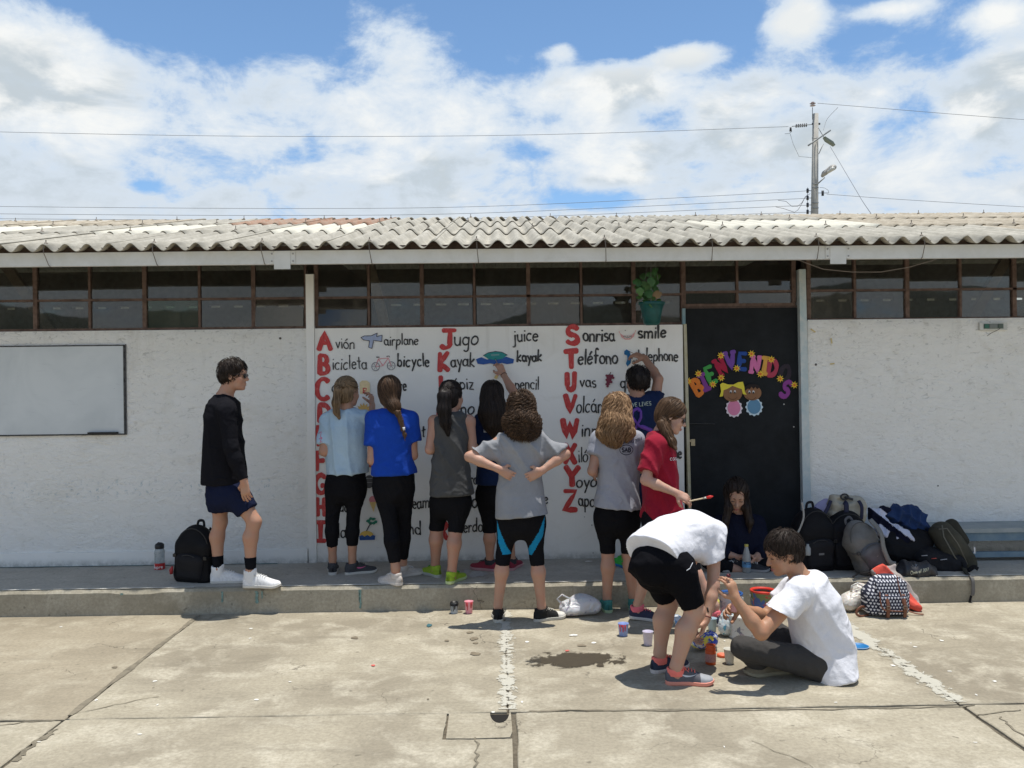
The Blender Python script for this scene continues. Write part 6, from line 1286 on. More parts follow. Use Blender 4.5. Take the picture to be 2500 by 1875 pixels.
for ch, x0, x1, y0, y1 in (('A', 772, 814, 809, 858), ('B', 773, 807, 865, 917), ('C', 766, 809, 922, 980), ('D', 772, 811, 983, 1032), ('E', 768, 802, 1040, 1090), ('F', 766, 798, 1101, 1151), ('G', 764, 802, 1157, 1209), ('H', 767, 800, 1214, 1263), ('I', 766, 799, 1272, 1325),
        ('J', 1068, 1117, 802, 852), ('K', 1066, 1100, 858, 909), ('L', 1068, 1098, 916, 964), ('M', 1064, 1102, 976, 1026), ('N', 1064, 1100, 1034, 1084), ('O', 1063, 1100, 1092, 1144), ('P', 1066, 1096, 1152, 1202), ('Q', 1063, 1102, 1212, 1262), ('R', 1065, 1097, 1270, 1318),
        ('S', 1377, 1418, 794, 844), ('T', 1373, 1415, 853, 902), ('U', 1377, 1410, 906, 955), ('V', 1374, 1411, 961, 1011), ('W', 1368, 1415, 1020, 1073), ('X', 1373, 1411, 1080, 1134), ('Y', 1374, 1419, 1136, 1191), ('Z', 1371, 1413, 1194, 1248)):
    big(ch, x0, x1, y0, y1, 6.2 if ch in 'SUVWXYTZ' else 5.6)
for i, (t, x0, x1, yb, sz, r) in enumerate((('vión', 819, 867, 851, 30, 1.35), ('airplane', 938, 1022, 843, 27, 1.5), ('icicleta', 812, 897, 902, 33, 1.4), ('bicycle', 970, 1049, 894, 31, 1.9), ('a', 811, 824, 957, 32, 1.5), ('re', 975, 993, 955, 30, 1.9), ('d', 812, 828, 1014, 32, 1.5),
        ('ugo', 1109, 1167, 843, 40, 1.9), ('juice', 1252, 1314, 834, 34, 1.9), ('ayak', 1100, 1159, 895, 34, 1.9), ('kayak', 1262, 1323, 883, 27, 2.3), ('ápiz', 1104, 1157, 951, 32, 1.7), ('pencil', 1257, 1316, 950, 31, 1.6), ('ano', 1106, 1158, 1013, 36, 1.8), ('t', 1029, 1038, 1068, 30, 1.9), ('ro', 1148, 1166, 1182, 30, 1.7),
        ('elado', 802, 851, 1251, 32, 1.6), ('cream', 984, 1049, 1242, 34, 1.8), ('eso', 1122, 1167, 1240, 40, 2.0), ('cheese', 1268, 1338, 1232, 30, 1.8), ('sla', 812, 845, 1315, 36, 1.7), ('island', 948, 1029, 1304, 34, 1.9), ('cuerdo', 1108, 1178, 1300, 33, 1.7), ('memoring', 1232, 1328, 1298, 32, 1.7),
        ('onrisa', 1424, 1501, 833, 36, 2.2), ('smile', 1558, 1626, 826, 33, 2.4), ('eléfono', 1412, 1509, 889, 37, 2.2), ('telephone', 1556, 1656, 881, 31, 1.8), ('vas', 1415, 1456, 946, 32, 1.7), ('grape', 1515, 1588, 947, 34, 1.8), ('olcán', 1408, 1472, 1007, 40, 1.7), ('volcano', 1548, 1634, 1000, 34, 1.7),
        ('innie', 1420, 1482, 1066, 36, 1.9), ('ilófono', 1412, 1490, 1128, 36, 1.5), ('xylophone', 1570, 1665, 1120, 30, 2.2), ('oyo', 1408, 1456, 1190, 34, 1.9), ('apato', 1412, 1478, 1236, 36, 1.8))):
    text_on_wall(t, x0, x1, yb, sz, r, m_black, mural, 'painted_word', YM, seed=i, rise=(2 if i % 3 else 0))
def wallp(px, py): return P(px, py, YM)
def flat_poly(mb, pts, m=0, z=0.0, th=0.0012, Y=None, tf=None):
    """thin raised paint or foam shape facing the yard"""
    Yf = (YM if Y is None else Y) - z; q = [tf(*p) if tf else P(p[0], p[1], Yf) for p in pts]; n = len(q)
    c = sum(q, Vector()) / n; area = sum((q[i].x - c.x) * (q[(i + 1) % n].z - c.z) - (q[(i + 1) % n].x - c.x) * (q[i].z - c.z) for i in range(n))
    if area < 0: q = q[::-1]
    mb.add([p - Vector((0, th, 0)) for p in q] + [p + Vector((0, .0006, 0)) for p in q], [tuple(range(n))] + [(i, n + i, n + (i + 1) % n, (i + 1) % n) for i in range(n)], m)
def ell_pts(cx, cy, rx, ry, n=20, jag=0, seed=0):
    rr = random.Random(seed); return [(cx + rx * (1 + rr.uniform(-jag, jag)) * math.cos(6.2832 * i / n), cy + ry * (1 + rr.uniform(-jag, jag)) * math.sin(6.2832 * i / n)) for i in range(n)]
def picture(name, shapes, lines=()):
    b = MB(); mats = []
    def mi(c):
        m = M(c, .65, .1, 40.0)
        if m not in mats: mats.append(m)
        return mats.index(m)
    for k, (pts, c) in enumerate(shapes): flat_poly(b, pts, mi(c), 0.0007 * (k + 1))
    for k, (pts, c, r) in enumerate(lines): strokes_on(b, [pts], lambda u, v: P(u, v, YM - 0.0008 * (len(shapes) + 1)), r * DW / FPX, flat=.12, m=mi(c), seed=k)
    return b.build(name, mats if len(mats) > 1 else mats[0], mural)
INK = (.06, .06, .07)
pl = [(881, 824), (890, 820), (906, 820), (921, 813), (919, 822), (933, 818), (932, 834), (912, 831), (908, 851), (900, 848), (902, 832), (888, 830)]
picture('painted_airplane', [(pl, (.38, .44, .60))], [(pl + [pl[0]], INK, .8)])
wh = []
for cx, cy in ((917, 895), (955, 893)): wh.append(([(cx + 9.5 * math.cos(a * .3927), cy + 10 * math.sin(a * .3927)) for a in range(17)], (.25, .25, .27), .9)); wh += [([(cx - 8 * math.cos(a), cy - 8 * math.sin(a)), (cx + 8 * math.cos(a), cy + 8 * math.sin(a))], (.3, .3, .32), .5) for a in (0, 1.05, 2.1)]
picture('painted_bicycle', [], wh + [([(917, 895), (924, 876), (948, 874), (935, 893), (924, 877)], (.75, .30, .33), .9), ([(935, 893), (917, 895)], (.75, .3, .33), .8), ([(948, 874), (955, 893)], (.75, .3, .33), .9), ([(919, 872), (926, 872)], INK, 1.2), ([(944, 870), (950, 869), (951, 872)], INK, 1)])
picture('painted_candle', [([(879, 961), (878, 934), (884, 929), (896, 929), (903, 935), (903, 961)], (.85, .67, .38))], [([(887, 960), (887, 948), (894, 948), (894, 953), (888, 953), (895, 961)], (.62, .07, .06), 1.5)])
sn = []
for i in range(28): a = math.pi * 2 * i / 28; r = 20 if i % 2 else 13; sn.append((888 + r * math.cos(a), 1004 + r * 1.05 * math.sin(a)))
picture('painted_sun', [(sn, (.78, .50, .16))])
kw = [(1162, 877), (1175, 872), (1190, 878), (1205, 871), (1220, 876), (1236, 871), (1255, 877), (1253, 887), (1238, 889), (1225, 886), (1212, 890), (1196, 887), (1180, 890), (1166, 888)]
picture('painted_kayak', [(kw, (.03, .10, .34)), ([(1180, 868), (1192, 861), (1210, 858), (1226, 860), (1239, 867), (1226, 876), (1208, 879), (1192, 876)], (.03, .26, .25))], [([(1180, 868), (1192, 861), (1210, 858), (1226, 860), (1239, 867)], INK, .8), ([(1200, 867), (1218, 866)], (.16, .32, .32), 2)])
picture('painted_pencil', [([(1206, 922), (1213, 912), (1218, 915), (1212, 926)], (.80, .62, .25)), ([(1211, 915), (1213, 912), (1218, 915), (1216, 918)], (.75, .35, .32))])
picture('painted_ice_cream', [(ell_pts(910, 1220, 9, 9, 14), (.72, .28, .30)), ([(902, 1226), (919, 1225), (912, 1250)], (.80, .58, .24))])
picture('painted_island', [(ell_pts(895, 1307, 17, 11, 16), (.78, .53, .12)), ([(877, 1309), (884, 1306), (890, 1310), (897, 1306), (904, 1310), (910, 1306), (916, 1308), (915, 1318), (878, 1319)], (.03, .10, .32))] + [(ell_pts(908 + dx, 1272 + dy, 5, 4, 7, .3, k), (.03, .22, .14)) for k, (dx, dy) in enumerate(((-9, 0), (-3, -6), (4, -5), (9, 2), (5, 5), (-4, 5)))], [([(895, 1296), (900, 1286), (906, 1276)], INK, 1.3)])
picture('painted_globe', [(ell_pts(901, 1176, 12, 16, 18), (.10, .10, .10))], [([(893, 1168), (909, 1168)], (.35, .35, .35), .6), ([(892, 1178), (910, 1178)], (.35, .35, .35), .6)])
picture('painted_flame', [([(893, 1124), (905, 1120), (909, 1140), (896, 1141)], (.66, .13, .05))])
sm = [(1513, 813), (1520, 818), (1532, 821), (1544, 817), (1551, 810), (1547, 822), (1538, 829), (1526, 829), (1517, 823)]
picture('painted_smile', [(sm, (.74, .36, .36)), ([(1520, 819), (1532, 822), (1545, 818), (1538, 826), (1526, 826)], (.80, .76, .70))], [([(1521, 821), (1532, 824.5), (1543, 820)], INK, .6)] + [([(1524 + 4 * k, 819.5), (1524.5 + 4 * k, 826)], INK, .45) for k in range(5)] + [([(1526, 806), (1527, 807)], INK, 1.0), ([(1513, 813), (1511, 808)], (.74, .4, .4), .8), ([(1551, 810), (1552, 806)], (.74, .4, .4), .8)])
picture('painted_telephone', [([(1524, 857), (1530, 853), (1537, 858), (1541, 872), (1540, 886), (1532, 895), (1528, 888), (1532, 877), (1531, 868), (1524, 865)], (.02, .15, .34))], [([(1544, 884), (1548, 880), (1550, 886), (1554, 878), (1556, 884)], INK, .9)])
picture('painted_grapes', [(ell_pts(1481 + x * 4.6 + (y % 2) * 2.3, 917 + y * 5.2, 3.1, 3.1, 8), (.20, .035, .06)) for y, xs in enumerate(((0, 1, 2, 3), (0, 1, 2, 3), (0, 1, 2), (0, 1, 2), (0, 1), (0,))) for x in xs], [([(1488, 915), (1491, 909)], (.10, .04, .03), 1.0)])
picture('painted_signature', [], [([(1507, 1284), (1509, 1274), (1513, 1284)], (.10, .16, .30), .9), ([(1517, 1284), (1517, 1274), (1523, 1284), (1523, 1274)], (.10, .16, .30), .9), ([(1506, 1302), (1507, 1290), (1511, 1297), (1515, 1290), (1516, 1302)], (.10, .16, .30), .9), ([(1520, 1302), (1523, 1290), (1527, 1302)], (.10, .16, .3), .9)])
# small scars on the plaster
for k, (px, py, r) in enumerate(((684, 826, 3), (1445, 1282, 1.4), (1427, 1262, 1.0), (1448, 1350, 1.2), (2290, 1186, 2), (1992, 890, 3))):
    b = MB(); p = P(px, py, DW - .008); b.lathe(p, [(r * .0036, 0), (r * .0025, 0.003), (0, 0.004)], 7, up=Vector((0, -1, 0))); b.build('wall_scar', M((.12, .11, .10), .8), bld)
for px, py, an, L in ((1985, 807, -.6, 14), (2030, 832, -1.4, 13), (2032, 888, 0.1, 11), (1956, 795, .3, 8)):
    p = P(px, py, DW - .013); t = Vector((math.cos(an), 0, math.sin(an))); b = MB(); b.obox(p, t, Vector((0, 1, 0)), t.cross(Vector((0, 1, 0))), L * .0018, .0006, .006); b.build('tape_scrap', M((.62, .50, .25), .6), bld)

# ---- dark door with foam letters
door = thing('door', None, None, (XC1, DW, ZP)); door.parent = bld; door.matrix_parent_inverse = Matrix.Translation((0, DW, ZP)).inverted()
YD = DW + 0.03; dl, dr = P(1690, 1360, YD), P(1961, 1370, YD); tl, tr = P(1674, 752, YD), P(1947, 745, YD)
b = MB(); z0 = ZP + .006
b.add([(dl.x, YD, z0), (dr.x, YD, z0), (tr.x, YD, 2.335), (tl.x, YD, 2.335), (dl.x, YD + .04, z0), (dr.x, YD + .04, z0), (tr.x, YD + .04, 2.335), (tl.x, YD + .04, 2.335)], [(0, 1, 2, 3), (5, 4, 7, 6), (4, 0, 3, 7), (1, 5, 6, 2), (3, 2, 6, 7)])
b.build('door_leaf', M((0.013, 0.015, 0.017), 0.72, 0.3, 6.0, 0.15, 60.0, 0.2), door)
b = MB(); a0, a1 = P(1668, 790, YD), P(1674, 790, YD); c0, c1 = P(1683, 1362, YD), P(1689, 1362, YD)
b.add([(c0.x - .004, DW - .006, z0), (c1.x, DW - .006, z0), (a1.x, DW - .006, 2.2), (a0.x - .004, DW - .006, 2.2), (c0.x - .004, YD + .02, z0), (c1.x, YD + .02, z0), (a1.x, YD + .02, 2.2), (a0.x - .004, YD + .02, 2.2)], [(0, 1, 2, 3), (1, 5, 6, 2), (4, 0, 3, 7), (3, 2, 6, 7)])
b.build('door_jamb', mat_rust('ochre_jamb', (.42, .38, .22), (.50, .47, .36), 14.0), bld)
b = MB(); p = P(1667, 758, DW); b.box(p.x - .004, p.x + .022, DW - .004, YD + .02, 2.2, 2.335); b.build('jamb_top', mat_rust('blue_jamb', (.16, .28, .33), (.25, .35, .38), 12.0), bld)
for px, py, w_, h_ in ((1691, 1080, 10, 16), (1684, 1076, 6, 5)):
    b = MB(); c = P(px, py, YD); k = DW / FPX; b.box(c.x - w_ * k / 2, c.x + w_ * k / 2, YD - .016, YD - .0005, c.z - h_ * k / 2, c.z + h_ * k / 2); b.build('padlock', M((.42, .36, .24), .45, .1, metal=.5), door)
b = MB(); b.tube([P(1680, 1034, YD - .006), P(1746, 1035, YD - .006)], .004, 5); b.build('bolt_rod', M((.03, .03, .03), .5), door)
def RT(cx, cy, an, s):
    c, s_ = math.cos(math.radians(an)), math.sin(math.radians(an)); return lambda u, v: (cx + s * (u * c + v * s_ * 1.0) , cy - s * (-u * s_ + v * c)) if False else (cx + s * (u * c - v * s_), cy - s * (u * s_ + v * c))
SER = {'I': [(.02, 1, .42, 1), (.02, 0, .42, 0)], 'N': [(-.04, 1, .18, 1), (.42, 1, .64, 1), (-.02, 0, .2, 0)], 'V': [(-.08, 1, .14, 1), (.44, 1, .66, 1)], 'E': [], 'B': [], 'D': [], 'S': [], 'O': []}
for k, (ch, cx, cy, an, c) in enumerate((('B', 1702, 945, 27, (.72, .20, .03)), ('I', 1719, 933, 24, (.22, .05, .26)), ('E', 1734, 915, 22, (.06, .33, .07)), ('N', 1760, 895, 27, (.38, .015, .05)), ('V', 1783, 880, 11, (.18, .07, .34)), ('E', 1812, 882, -3, (.02, .07, .30)),
        ('N', 1844, 890, -7, (.65, .17, .38)), ('I', 1867, 893, -9, (.68, .36, .07)), ('D', 1886, 898, -8, (.42, .05, .09)), ('O', 1916, 912, -14, (.03, .022, .032)), ('S', 1919, 950, -24, (.25, .05, .26)))):
    wd, st = lay_text(ch); f = RT(cx, cy, an, 38); Y = YD - .003 - .0015 * (k % 3); b = MB()
    st = st + [[(a, b_), (c_, d_)] for a, b_, c_, d_ in SER[ch]]
    for si, s in enumerate(st):
        q = []
        for u, v in s: x, y = f(u - wd / 2, v - .5); q.append(P(x, y, Y - .0007 * si))
        strokes_on(b, [[(i, 0) for i in range(len(q))]], lambda i, _: q[i], 5.6 * DW / FPX if ch != 'N' else 5.0 * DW / FPX, flat=.16, n=8)
    o = b.build('foam_letter', M(c, .75, .06), door)
for k, (zx, zy) in enumerate(((137, 1072), (225, 1010), (415, 857), (548, 965), (672, 843), (748, 1013), (840, 890), (417, 1045), (347, 1100), (915, 1052), (1035, 1105))):
    cx, cy = 1640 + zx * .2894, 620 + zy * .2894; b = MB(); flat_poly(b, [(cx + (9.8 if i % 2 else 4.6) * math.cos(math.pi * i / 8 + k), cy + (9.8 if i % 2 else 4.6) * math.sin(math.pi * i / 8 + k)) for i in range(16)], 0, .0125, .002, YD)
    flat_poly(b, ell_pts(cx, cy, 3.3, 3.3, 10), 1, .0155, .0015, YD); b.build('foam_flower', [M((.82, .56, .05), .7, .05), M((.72, .20, .03), .7, .05)], door)
def fz(zx, zy): return (1640 + zx * .2894, 620 + zy * .2894)
def foam(name, layers):
    b = MB(); ms = []
    for k, (pts, c, z) in enumerate(layers):
        m = M(c, .75, .04)
        if m not in ms: ms.append(m)
        flat_poly(b, [fz(*p) for p in pts], ms.index(m), z, .0022, YD)
    return b.build(name, ms, door)
def scal(cx, cy, rx, ry, n=12): return [(cx + (rx + 5 * math.cos(i / 6 * 6.2832)) * math.cos(6.2832 * i / (n * 6)), cy + (ry + 5 * math.cos(i / 6 * 6.2832)) * math.sin(6.2832 * i / (n * 6))) for i in range(n * 6)]
BR = (.26, .13, .065); WH = (.70, .68, .66)
def eyes(cx, cy, z): return [(ell_pts(cx + s * 17, cy - 3, 9, 14, 10), WH, z) for s in (-1, 1)] + [(ell_pts(cx + s * 17, cy + 3, 6, 9, 8), (.02, .02, .02), z + .003) for s in (-1, 1)] + [([(cx - 38 + 76 * i / 8, cy + 42 + 22 * (1 - (i / 4 - 1) ** 2)) for i in range(9)] + [(cx + 38 - 76 * i / 8, cy + 39 + 22 * (1 - (1 - i / 4) ** 2)) for i in range(9)], (.08, .03, .02), z)]
foam('foam_boy', [(scal(695, 1292, 70, 72), (.58, .72, .80), .004), (ell_pts(695, 1288, 56, 62, 24), (.12, .27, .42), .007), (ell_pts(680, 1172, 76, 64, 26), BR, .010), ([(605, 1160), (618, 1120), (650, 1100), (700, 1098), (735, 1110), (745, 1135), (735, 1130), (720, 1140), (705, 1122), (690, 1138), (672, 1120), (660, 1140), (640, 1136), (625, 1150)], (.02, .012, .01), .013)] + eyes(672, 1168, .0135))
foam('foam_girl', [(scal(525, 1302, 68, 74), (.74, .66, .72), .005), (ell_pts(525, 1298, 54, 64, 24), (.68, .23, .38), .008), (ell_pts(513, 1172, 82, 74, 26), BR, .0155), ([(403, 1205), (416, 1160), (408, 1100), (430, 1086), (470, 1100), (515, 1104), (560, 1082), (600, 1078), (612, 1120), (615, 1160), (632, 1188), (600, 1182), (590, 1140), (560, 1130), (512, 1112), (470, 1138), (436, 1150), (430, 1200)], (.78, .66, .06), .0185)] + eyes(515, 1166, .019))
for px, py in ((1914, 987), (1938, 1042)):
    b = MB(); p = P(px, py, YD); b.lathe(p, [(.006, 0), (.004, .002), (0, .0025)], 7, up=Vector((0, -1, 0))); b.build('paint_chip', M((.6, .6, .58), .8), door)

# ---- whiteboard on the left wall
wb = thing('whiteboard', 'grey white board with worn black frame on the rough wall at far left', 'whiteboard', (P(120, 1060, DW).x, DW - .01, P(120, 1060, DW).z))
_m, _n, _b, _o = newmat('board_enamel'); _p = objco(_n); _c = _n.mix(_n.ramp(_n.noise(_p, 1.6, 4.0, .6, .7), [(.4, 0.0), (.65, 1.0)]), (.63, .66, .67), (.54, .575, .59))
_c = _n.mix(_n.ramp(_n.noise(_n.n('ShaderNodeMapping', i={'Vector': _p, 'Rotation': (0, .5, 0), 'Scale': (2, 1, 9)}).outputs[0], 3.0, 6.0, .7, .3), [(.58, 0.0), (.72, .30)]), _c, (.40, .43, .45)); _c = _n.mix(_n.ramp(_n.noise(_p, 28.0, 3.0, .6), [(.73, 0.0), (.76, .6)]), _c, (.20, .21, .22))
_n.set(_b, 'Base Color', _c); _b.inputs['Roughness'].default_value = .4; canvas_board = _m
def wbp(px, py, y): return P(px, py, y)
b = MB(); y = DW - .022; x0, x1 = P(-330, 900, y).x, P(301, 900, y).x; z1, z0_ = P(150, 846, y).z, P(150, 1060, y).z
b.box(x0, x1, y, DW - .009, z0_, z1); b.build('board_face', canvas_board, wb)
for (a, c, e, f_, yy, nm) in ((x0, x1 + .012, z1 + .001, z1 + .010, y - .004, 'board_frame'), (x0, x1 + .012, z0_ - .012, z0_ - .001, y - .004, 'board_frame'), (x1 + .001, x1 + .012, z0_ - .0005, z1 + .0005, y - .004, 'board_frame')):
    b = MB(); b.box(a, c, yy, DW - .009, e, f_); b.build(nm, mat_rust('worn_frame', (.02, .02, .02), (.10, .10, .10), 30.0), wb)
b = MB(); q = P(255, 1058, y); b.box(q.x - .13, q.x + .12, y - .03, y - .005, q.z - .004, q.z + .012); b.build('pen_tray', M((.02, .02, .02), .6), wb)
b = MB(); rs_ = random.Random(4); gm = M((.16, .155, .15), .95, .3, 60.0)
# gap of grimy plaster round the board
b.box(x1 + .012, x1 + .022, DW - .0125, DW - .0105, z0_ - .012, z1 + .015); b.build('backing_edge', gm, wb)

# ---- small wiring box high on the right wall, and the loose cable
eb = thing('junction_box', 'small open electrical box with green wiring high on the right wall', 'electrical box', P(2421, 797, DW - .01)); k = DW / FPX; c = P(2421, 797, DW)
b = MB(); b.box(c.x - 34 * k, c.x + 34 * k, DW - .03, DW - .009, c.z - 9 * k, c.z + 9 * k); b.build('case', M((.62, .62, .58), .6), eb)
b = MB(); b.box(c.x - 25 * k, c.x + 24 * k, DW - .033, DW - .0305, c.z - 6 * k, c.z + 6 * k); b.build('recess', M((.13, .17, .15), .7), eb)
for dx, w_, cc in ((-18, 5, (.05, .16, .12)), (-2, 10, (.20, .22, .21)), (15, 5, (.10, .13, .11))): b = MB(); b.box(c.x + (dx - w_) * k, c.x + (dx + w_) * k, DW - .042, DW - .0335, c.z - 5 * k, c.z + 5 * k); b.build('terminal', M(cc, .6), eb)
b = MB(); b.tube([c + Vector((.07, -.038, -.01)), P(2435, 806, DW - .03), P(2420, 813, DW - .02), P(2410, 820, DW - .014)], .0022, 5); b.build('wire', M((.05, .04, .035), .7), eb)
b = MB(); pts = [(1950, 635), (1968, 642), (2010, 657), (2080, 664), (2150, 664), (2220, 652), (2275, 636), (2300, 626)]; b.tube([P(x, y_, DW - .15) for x, y_ in pts], .0038, 6)
tag(b.build('hanging_cable', M((.30, .26, .24), .6)), 'thin loose cable sagging in front of the windows right of the door', 'cable')

# ---- wall bench at the right
bx = P(2262, 1290, 7.1).x
bench = thing('bench', 'pale blue grey built-in wall bench at the far right behind the bags', 'bench', (bx + 1.5, 7.2, ZP))
m_bt = mat_rust('bench_top', (.26, .30, .30), (.36, .38, .37), 6.0); m_bb = mat_rust('bench_blue', (.13, .20, .26), (.20, .27, .31), 9.0); zt = P(2440, 1272, DW).z
b = MB(); b.box(bx, XEND, 7.02, DW - .012, zt - .035, zt); b.build('seat', m_bt, bench)
b = MB(); b.box(bx, XEND, 7.035, 7.06, zt - .105, zt - .036); b.build('apron', m_bb, bench)
b = MB(); b.box(bx, XEND, 7.04, 7.07, ZP + .03, ZP + .075); b.build('lower_rail', m_bb, bench)
for x in (bx + .05, bx + 1.3, bx + 2.6): b = MB(); b.box(x, x + .04, 7.075, 7.115, ZP, zt - .036); b.build('leg', m_bb, bench)

# ---- hanging plant
pc = P(1591, 765, 6.95); pot = thing('hanging_plant', 'green geranium in a teal plastic pot hanging under the eave', 'hanging plant', pc - Vector((0, 0, .08)))
kk = 6.95 / FPX; zt_ = P(1591, 738, 6.95).z; zb = P(1591, 791, 6.95).z; h_ = zt_ - zb
b = MB(); b.lathe((pc.x, 6.95, zb), [(.0, .012), (.058, 0), (.066, .003), (.080, h_ * .5), (.096, h_ * .86), (.104, h_ * .88), (.108, h_), (.100, h_), (.094, h_ * .84), (0, h_ * .8)], 26, capb=False); b.build('pot', M((.008, .075, .068), .45, .25, 20.0), pot, True)
b = MB(); b.lathe((pc.x, 6.95, zb - .008), [(.05, 0), (.056, .006), (.056, .010)], 20); b.build('saucer', M((.012, .10, .09), .5), pot, True)
b = MB(); b.lathe((pc.x, 6.95, zb + h_ * .78), [(.09, 0), (.05, .012), (0, .016)], 14); b.build('soil', m_dirt, pot, True)
for a in (0.3, 2.4, 4.5):
    b = MB(); b.tube([(pc.x + .103 * math.cos(a), 6.95 + .103 * math.sin(a), zt_ - .005), (pc.x + .01 * math.cos(a), 6.95, rz(6.95) - .09)], .0016, 4); b.build('hanger', M((.2, .2, .18), .6), pot)
m_leaf = M((.035, .095, .022), .5, .35, 30.0, .1, 60.0); m_leaf2 = M((.06, .13, .03), .5, .3, 30.0); m_leaf3 = M((.20, .12, .05), .6, .3); rr = random.Random(9)
for i, (px, py, r) in enumerate([(1572, 700, 17), (1590, 688, 15), (1556, 690, 15), (1562, 712, 13), (1600, 706, 14), (1584, 718, 15), (1604, 676, 12), (1598, 662, 10), (1570, 676, 12), (1592, 728, 12), (1578, 736, 12), (1604, 719, 15), (1560, 726, 9), (1586, 672, 11), (1575, 722, 12), (1608, 734, 8), (1566, 704, 12), (1595, 695, 13), (1582, 700, 14), (1600, 690, 12), (1590, 745, 8), (1556, 702, 10), (1597, 667, 9), (1601, 658, 8)]):
    y = 6.95 + rr.uniform(-.10, .06) - (.05 if i % 2 else 0); c = P(px, py, y); n_ = Vector((rr.uniform(-.6, .6), -1, rr.uniform(-.1, .9))).normalized(); a = n_.orthogonal().normalized(); d_ = n_.cross(a); R_ = r * kk * .78
    vs = [c]; n = 14
    for ring, (q, up) in enumerate(((.5, .10), (1.0, -.02))):
        for j in range(n): an = 6.2832 * j / n; rr2 = R_ * q * (1 + (.10 * math.cos(an * 5) if ring else 0)) * (.55 if (j == 0 and ring) else 1); vs.append(c + a * (rr2 * math.cos(an)) + d_ * (rr2 * math.sin(an)) + n_ * (R_ * (up + rr.uniform(-.03, .03))))
    fs = [(0, 1 + j, 1 + (j + 1) % n) for j in range(n)] + [(1 + j, 1 + n + j, 1 + n + (j + 1) % n, 1 + (j + 1) % n) for j in range(n)]
    b = MB(); b.add(vs, fs); b.tube([c, c + Vector((0, .01, -.03)), Vector((pc.x + rr.uniform(-.02, .02), 6.95, zt_ - .02))], .0022, 4)
    b.build('leaf', m_leaf3 if i == 11 else (m_leaf2 if i % 3 == 0 else m_leaf), pot, True)

# ---- utility pole behind the building
YP = 25.0; kp = YP / FPX
pole = thing('utility_pole', 'grey concrete utility pole with insulators and a street lamp behind the roof', 'utility pole', P(1991, 1100, YP) * 1.0)
pole_b = P(1990, 1076, YP)
m_pole = M((.42, .40, .36), .85, .15, 6.0, .3, 40.0); m_ins = M((.045, .045, .05), .4, .1); m_steel = M((.26, .27, .27), .55, .15, metal=.4); m_ins2 = M((.42, .34, .34), .35, .1)
b = MB(); b.tube([Vector((P(1988, 1000, YP).x, YP, -.02)), P(1988.5, 530, YP), P(1991, 278, YP)], [10 * kp, 9 * kp, 6.9 * kp], 16); b.build('shaft', m_pole, pole, True)
def pz(zx, zy, Y=YP): return P(1880 + zx * .205, 220 + zy * .205, Y)
def bar(pts, r, name, mat=m_steel, n=6, Y=YP):
    b = MB(); b.tube([pz(*p, Y=Y) if len(p) == 2 else pz(p[0], p[1], p[2]) for p in pts], r * kp if not hasattr(r, '__len__') else [q * kp for q in r], n); return b.build(name, mat, pole, True)
bar([(505, 350), (505, 205)], .9, 'insulator_pin'); 
for zy, r in ((165, 7.5), (190, 7.2), (150, 4)):
    b = MB(); b.lathe(pz(508, zy), [(r * kp * .7, 0), (r * kp, 2 * kp * .5), (r * kp * .8, 3 * kp * .6)], 14, capt=True); b.build('insulator', m_ins2, pole, True)
bar([(500, 402), (595, 402)], 2.6, 'band_clamp', m_ins, 8); bar([(500, 410, YP - .12), (440, 414, YP - .1), (260, 432, YP - .1)], 1.0, 'strain_rod')
for i in range(6): bar([(312 + i * 24 - 3, 427 - i * 2), (312 + i * 24 + 3, 427 - i * 2)], 4.4, 'insulator_disc', m_ins, 12)
bar([(245, 440), (245, 490)], [2, 3.2], 'insulator', m_ins, 8); bar([(175, 520), (230, 516), (258, 492)], .6, 'jumper_wire')
bar([(240, 520), (275, 640), (345, 790), (495, 804)], .45, 'jumper_wire'); bar([(455, 660, YP - .3), (500, 628, YP - .25), (720, 478, YP - .2)], [2.4, 2.4, 2.4], 'cross_arm', m_steel, 4); bar([(580, 760), (635, 640)], 1.1, 'brace')
b = MB(); b.obox(pz(702, 612, YP - .25), (pz(760, 640, YP) - pz(650, 570, YP)).normalized(), Vector((0, 1, 0)), Vector((-.5, 0, .86)), 12 * kp, .10, 5 * kp); b.build('cutout_box', M((.22, .25, .21), .7), pole)
bar([(575, 450, YP - .1), (640, 560, YP - .15)], .7, 'brace', m_ins)
for zy in (570, 1115, 1160, 1340, 1402): bar([(498, zy, YP - .09), (535, zy + 5, YP - .13), (578, zy, YP - .09)], 1.1, 'band_clamp', m_steel, 6)
for zy in (1198, 1285, 1368, 1450):
    bar([(447, zy - 24, YP - .1), (447, zy + 24, YP - .1)], [3.0, 3.0], 'insulator', m_ins, 8); bar([(447, zy, YP - .1), (495, zy, YP - .08)], .9, 'bracket')
bar([(447, 1160, YP - .1), (447, 1480, YP - .1)], .7, 'rack_rod'); bar([(627, 1198, YP - .1), (627, 1258, YP - .1)], 3.1, 'insulator', m_ins, 8); bar([(575, 1225), (700, 1225)], .8, 'bracket')
bar([(590, 1158), (650, 1166), (690, 1190), (702, 1222)], .5, 'jumper_wire'); bar([(450, 1240), (410, 1290), (370, 1370), (330, 1430), (290, 1455), (160, 1410), (70, 1392)], .5, 'jumper_wire', M((.10, .05, .05), .6))
bar([(480, 1232), (420, 1270), (380, 1340), (330, 1385), (260, 1385), (190, 1325), (95, 1312)], .5, 'jumper_wire', m_ins)
bar([(575, 1110), (650, 1040)], 1.6, 'lamp_arm')
